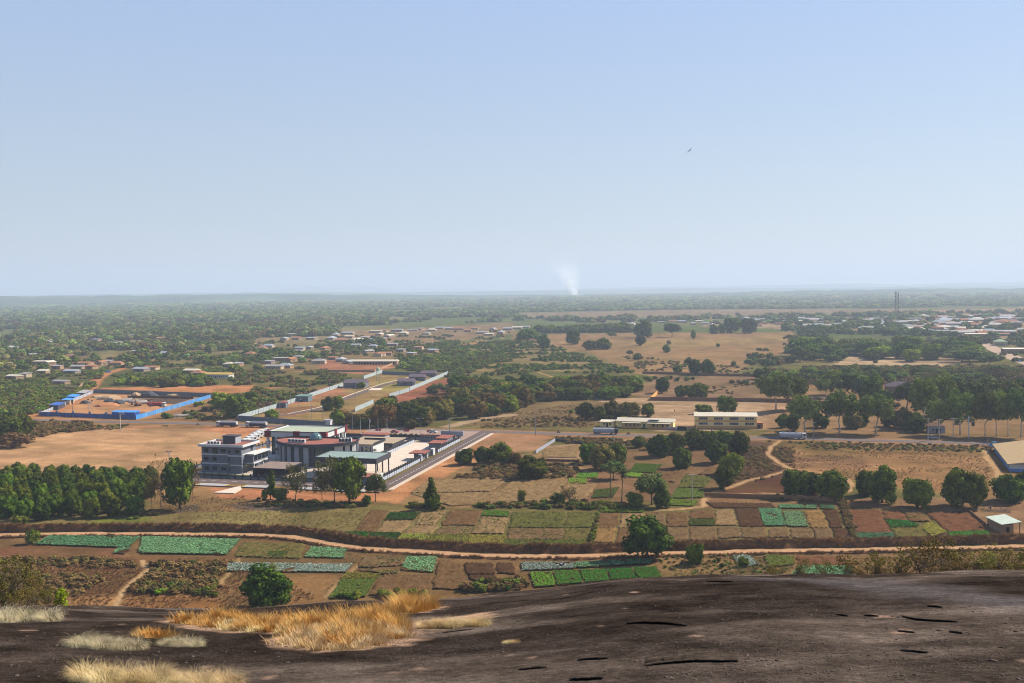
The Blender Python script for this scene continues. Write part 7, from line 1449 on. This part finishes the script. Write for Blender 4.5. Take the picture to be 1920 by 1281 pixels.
# ---- bird and smoke
dv = ray(1293, 283); dv = dv / np.linalg.norm(dv) * 210; t = thing('bird', 'dark bird of prey gliding in the open sky', 'bird', (dv[0], dv[1], H + dv[2]), .5); BM = mat('bird_feather', (44, 40, 40), .8, .1, 5)
mb = MB(); mb.tube([(-.3, 0, 0), (-.15, 0, .01), (.05, 0, .02), (.2, 0, .02), (.3, 0, .0)], [.03, .07, .09, .05, .02], 8); mb.build('body', BM, t, True)
for s in (-1, 1): mb = MB(); mb.add([(.12, s * .05, .03), (-.1, s * .05, .02), (-.08, s * .35, .12), (-.16, s * .68, .2), (.0, s * .7, .21), (.14, s * .35, .14)], [(0, 1, 2, 5), (5, 2, 3, 4)] if s > 0 else [(5, 2, 1, 0), (4, 3, 2, 5)]); mb.build('wing', BM, t)
mb = MB(); mb.add([(-.25, -.03, 0), (-.25, .03, 0), (-.5, .1, -.01), (-.5, -.1, -.01)], [(0, 1, 2, 3)]); mb.build('tail', BM, t)
t.rotation_euler = (math.radians(-38), 0, .9)

# smoke of a bush fire far out on the plain
g = G(1078, 557); t = MB(); prof = [(0, 22), (60, 52), (140, 88), (230, 125), (320, 150), (400, 150)]
for k in range(1): t.tube([(-k_ * .32, 0, k_) for k_, r_ in prof], [r_ * 1.25 for k_, r_ in prof], 16)
sm = bpy.data.materials.new('smoke'); sm.use_nodes = True; n = sm.node_tree.nodes; l = sm.node_tree.links; n.remove(n['Principled BSDF'])
v = n.new('ShaderNodeVolumePrincipled'); v.inputs['Color'].default_value = (.99, .99, .99, 1); v.inputs['Anisotropy'].default_value = .3
tc = n.new('ShaderNodeTexCoord'); nz = n.new('ShaderNodeTexNoise'); nz.inputs['Scale'].default_value = .016; nz.inputs['Detail'].default_value = 4; l.new(tc.outputs['Object'], nz.inputs['Vector'])
sx = n.new('ShaderNodeSeparateXYZ'); l.new(tc.outputs['Object'], sx.inputs[0])
def mth(op, a, b=None):
    m_ = n.new('ShaderNodeMath'); m_.operation = op
    for i_, q in enumerate((a, b)):
        if q is None: continue
        if isinstance(q, (int, float)): m_.inputs[i_].default_value = q
        else: l.new(q, m_.inputs[i_])
    return m_.outputs[0]
ax = mth('ADD', sx.outputs[0], mth('MULTIPLY', sx.outputs[2], .32)); rad = mth('SQRT', mth('ADD', mth('MULTIPLY', ax, ax), mth('MULTIPLY', sx.outputs[1], sx.outputs[1])))
wid = mth('ADD', 26, mth('MULTIPLY', sx.outputs[2], .5)); fall = mth('MAXIMUM', mth('SUBTRACT', 1, mth('DIVIDE', rad, wid)), 0)
up = mth('MAXIMUM', mth('SUBTRACT', 1, mth('DIVIDE', sx.outputs[2], 390)), 0); up = mth('POWER', up, 3.0)
nn = mth('MAXIMUM', mth('SUBTRACT', nz.outputs['Fac'], .3), 0)
l.new(mth('MULTIPLY', mth('MULTIPLY', mth('MULTIPLY', fall, up), nn), .26), v.inputs['Density']); l.new(v.outputs[0], n['Material Output'].inputs['Volume'])
o = t.build('smoke_plume', sm); o.location = (g[0], g[1], 2); tag(o, 'white smoke plume rising from the far plain', 'smoke', kind='stuff')
# ================================================================== AIR
def haze():
    m = bpy.data.materials.new('haze'); m.use_nodes = True; n = m.node_tree.nodes; l = m.node_tree.links
    n.remove(n['Principled BSDF']); v = n.new('ShaderNodeVolumePrincipled')
    v.inputs['Color'].default_value = (0.54, 0.63, 0.76, 1); v.inputs['Density'].default_value = 0.000125; v.inputs['Anisotropy'].default_value = 0.1
    l.new(v.outputs[0], n['Material Output'].inputs['Volume'])
    o = MB().box(-33000, 33000, -33000, 33000, -60, 500).build('haze', m)
    tag(o, 'pale blue haze lying over the whole plain', 'haze', kind='stuff')
haze()
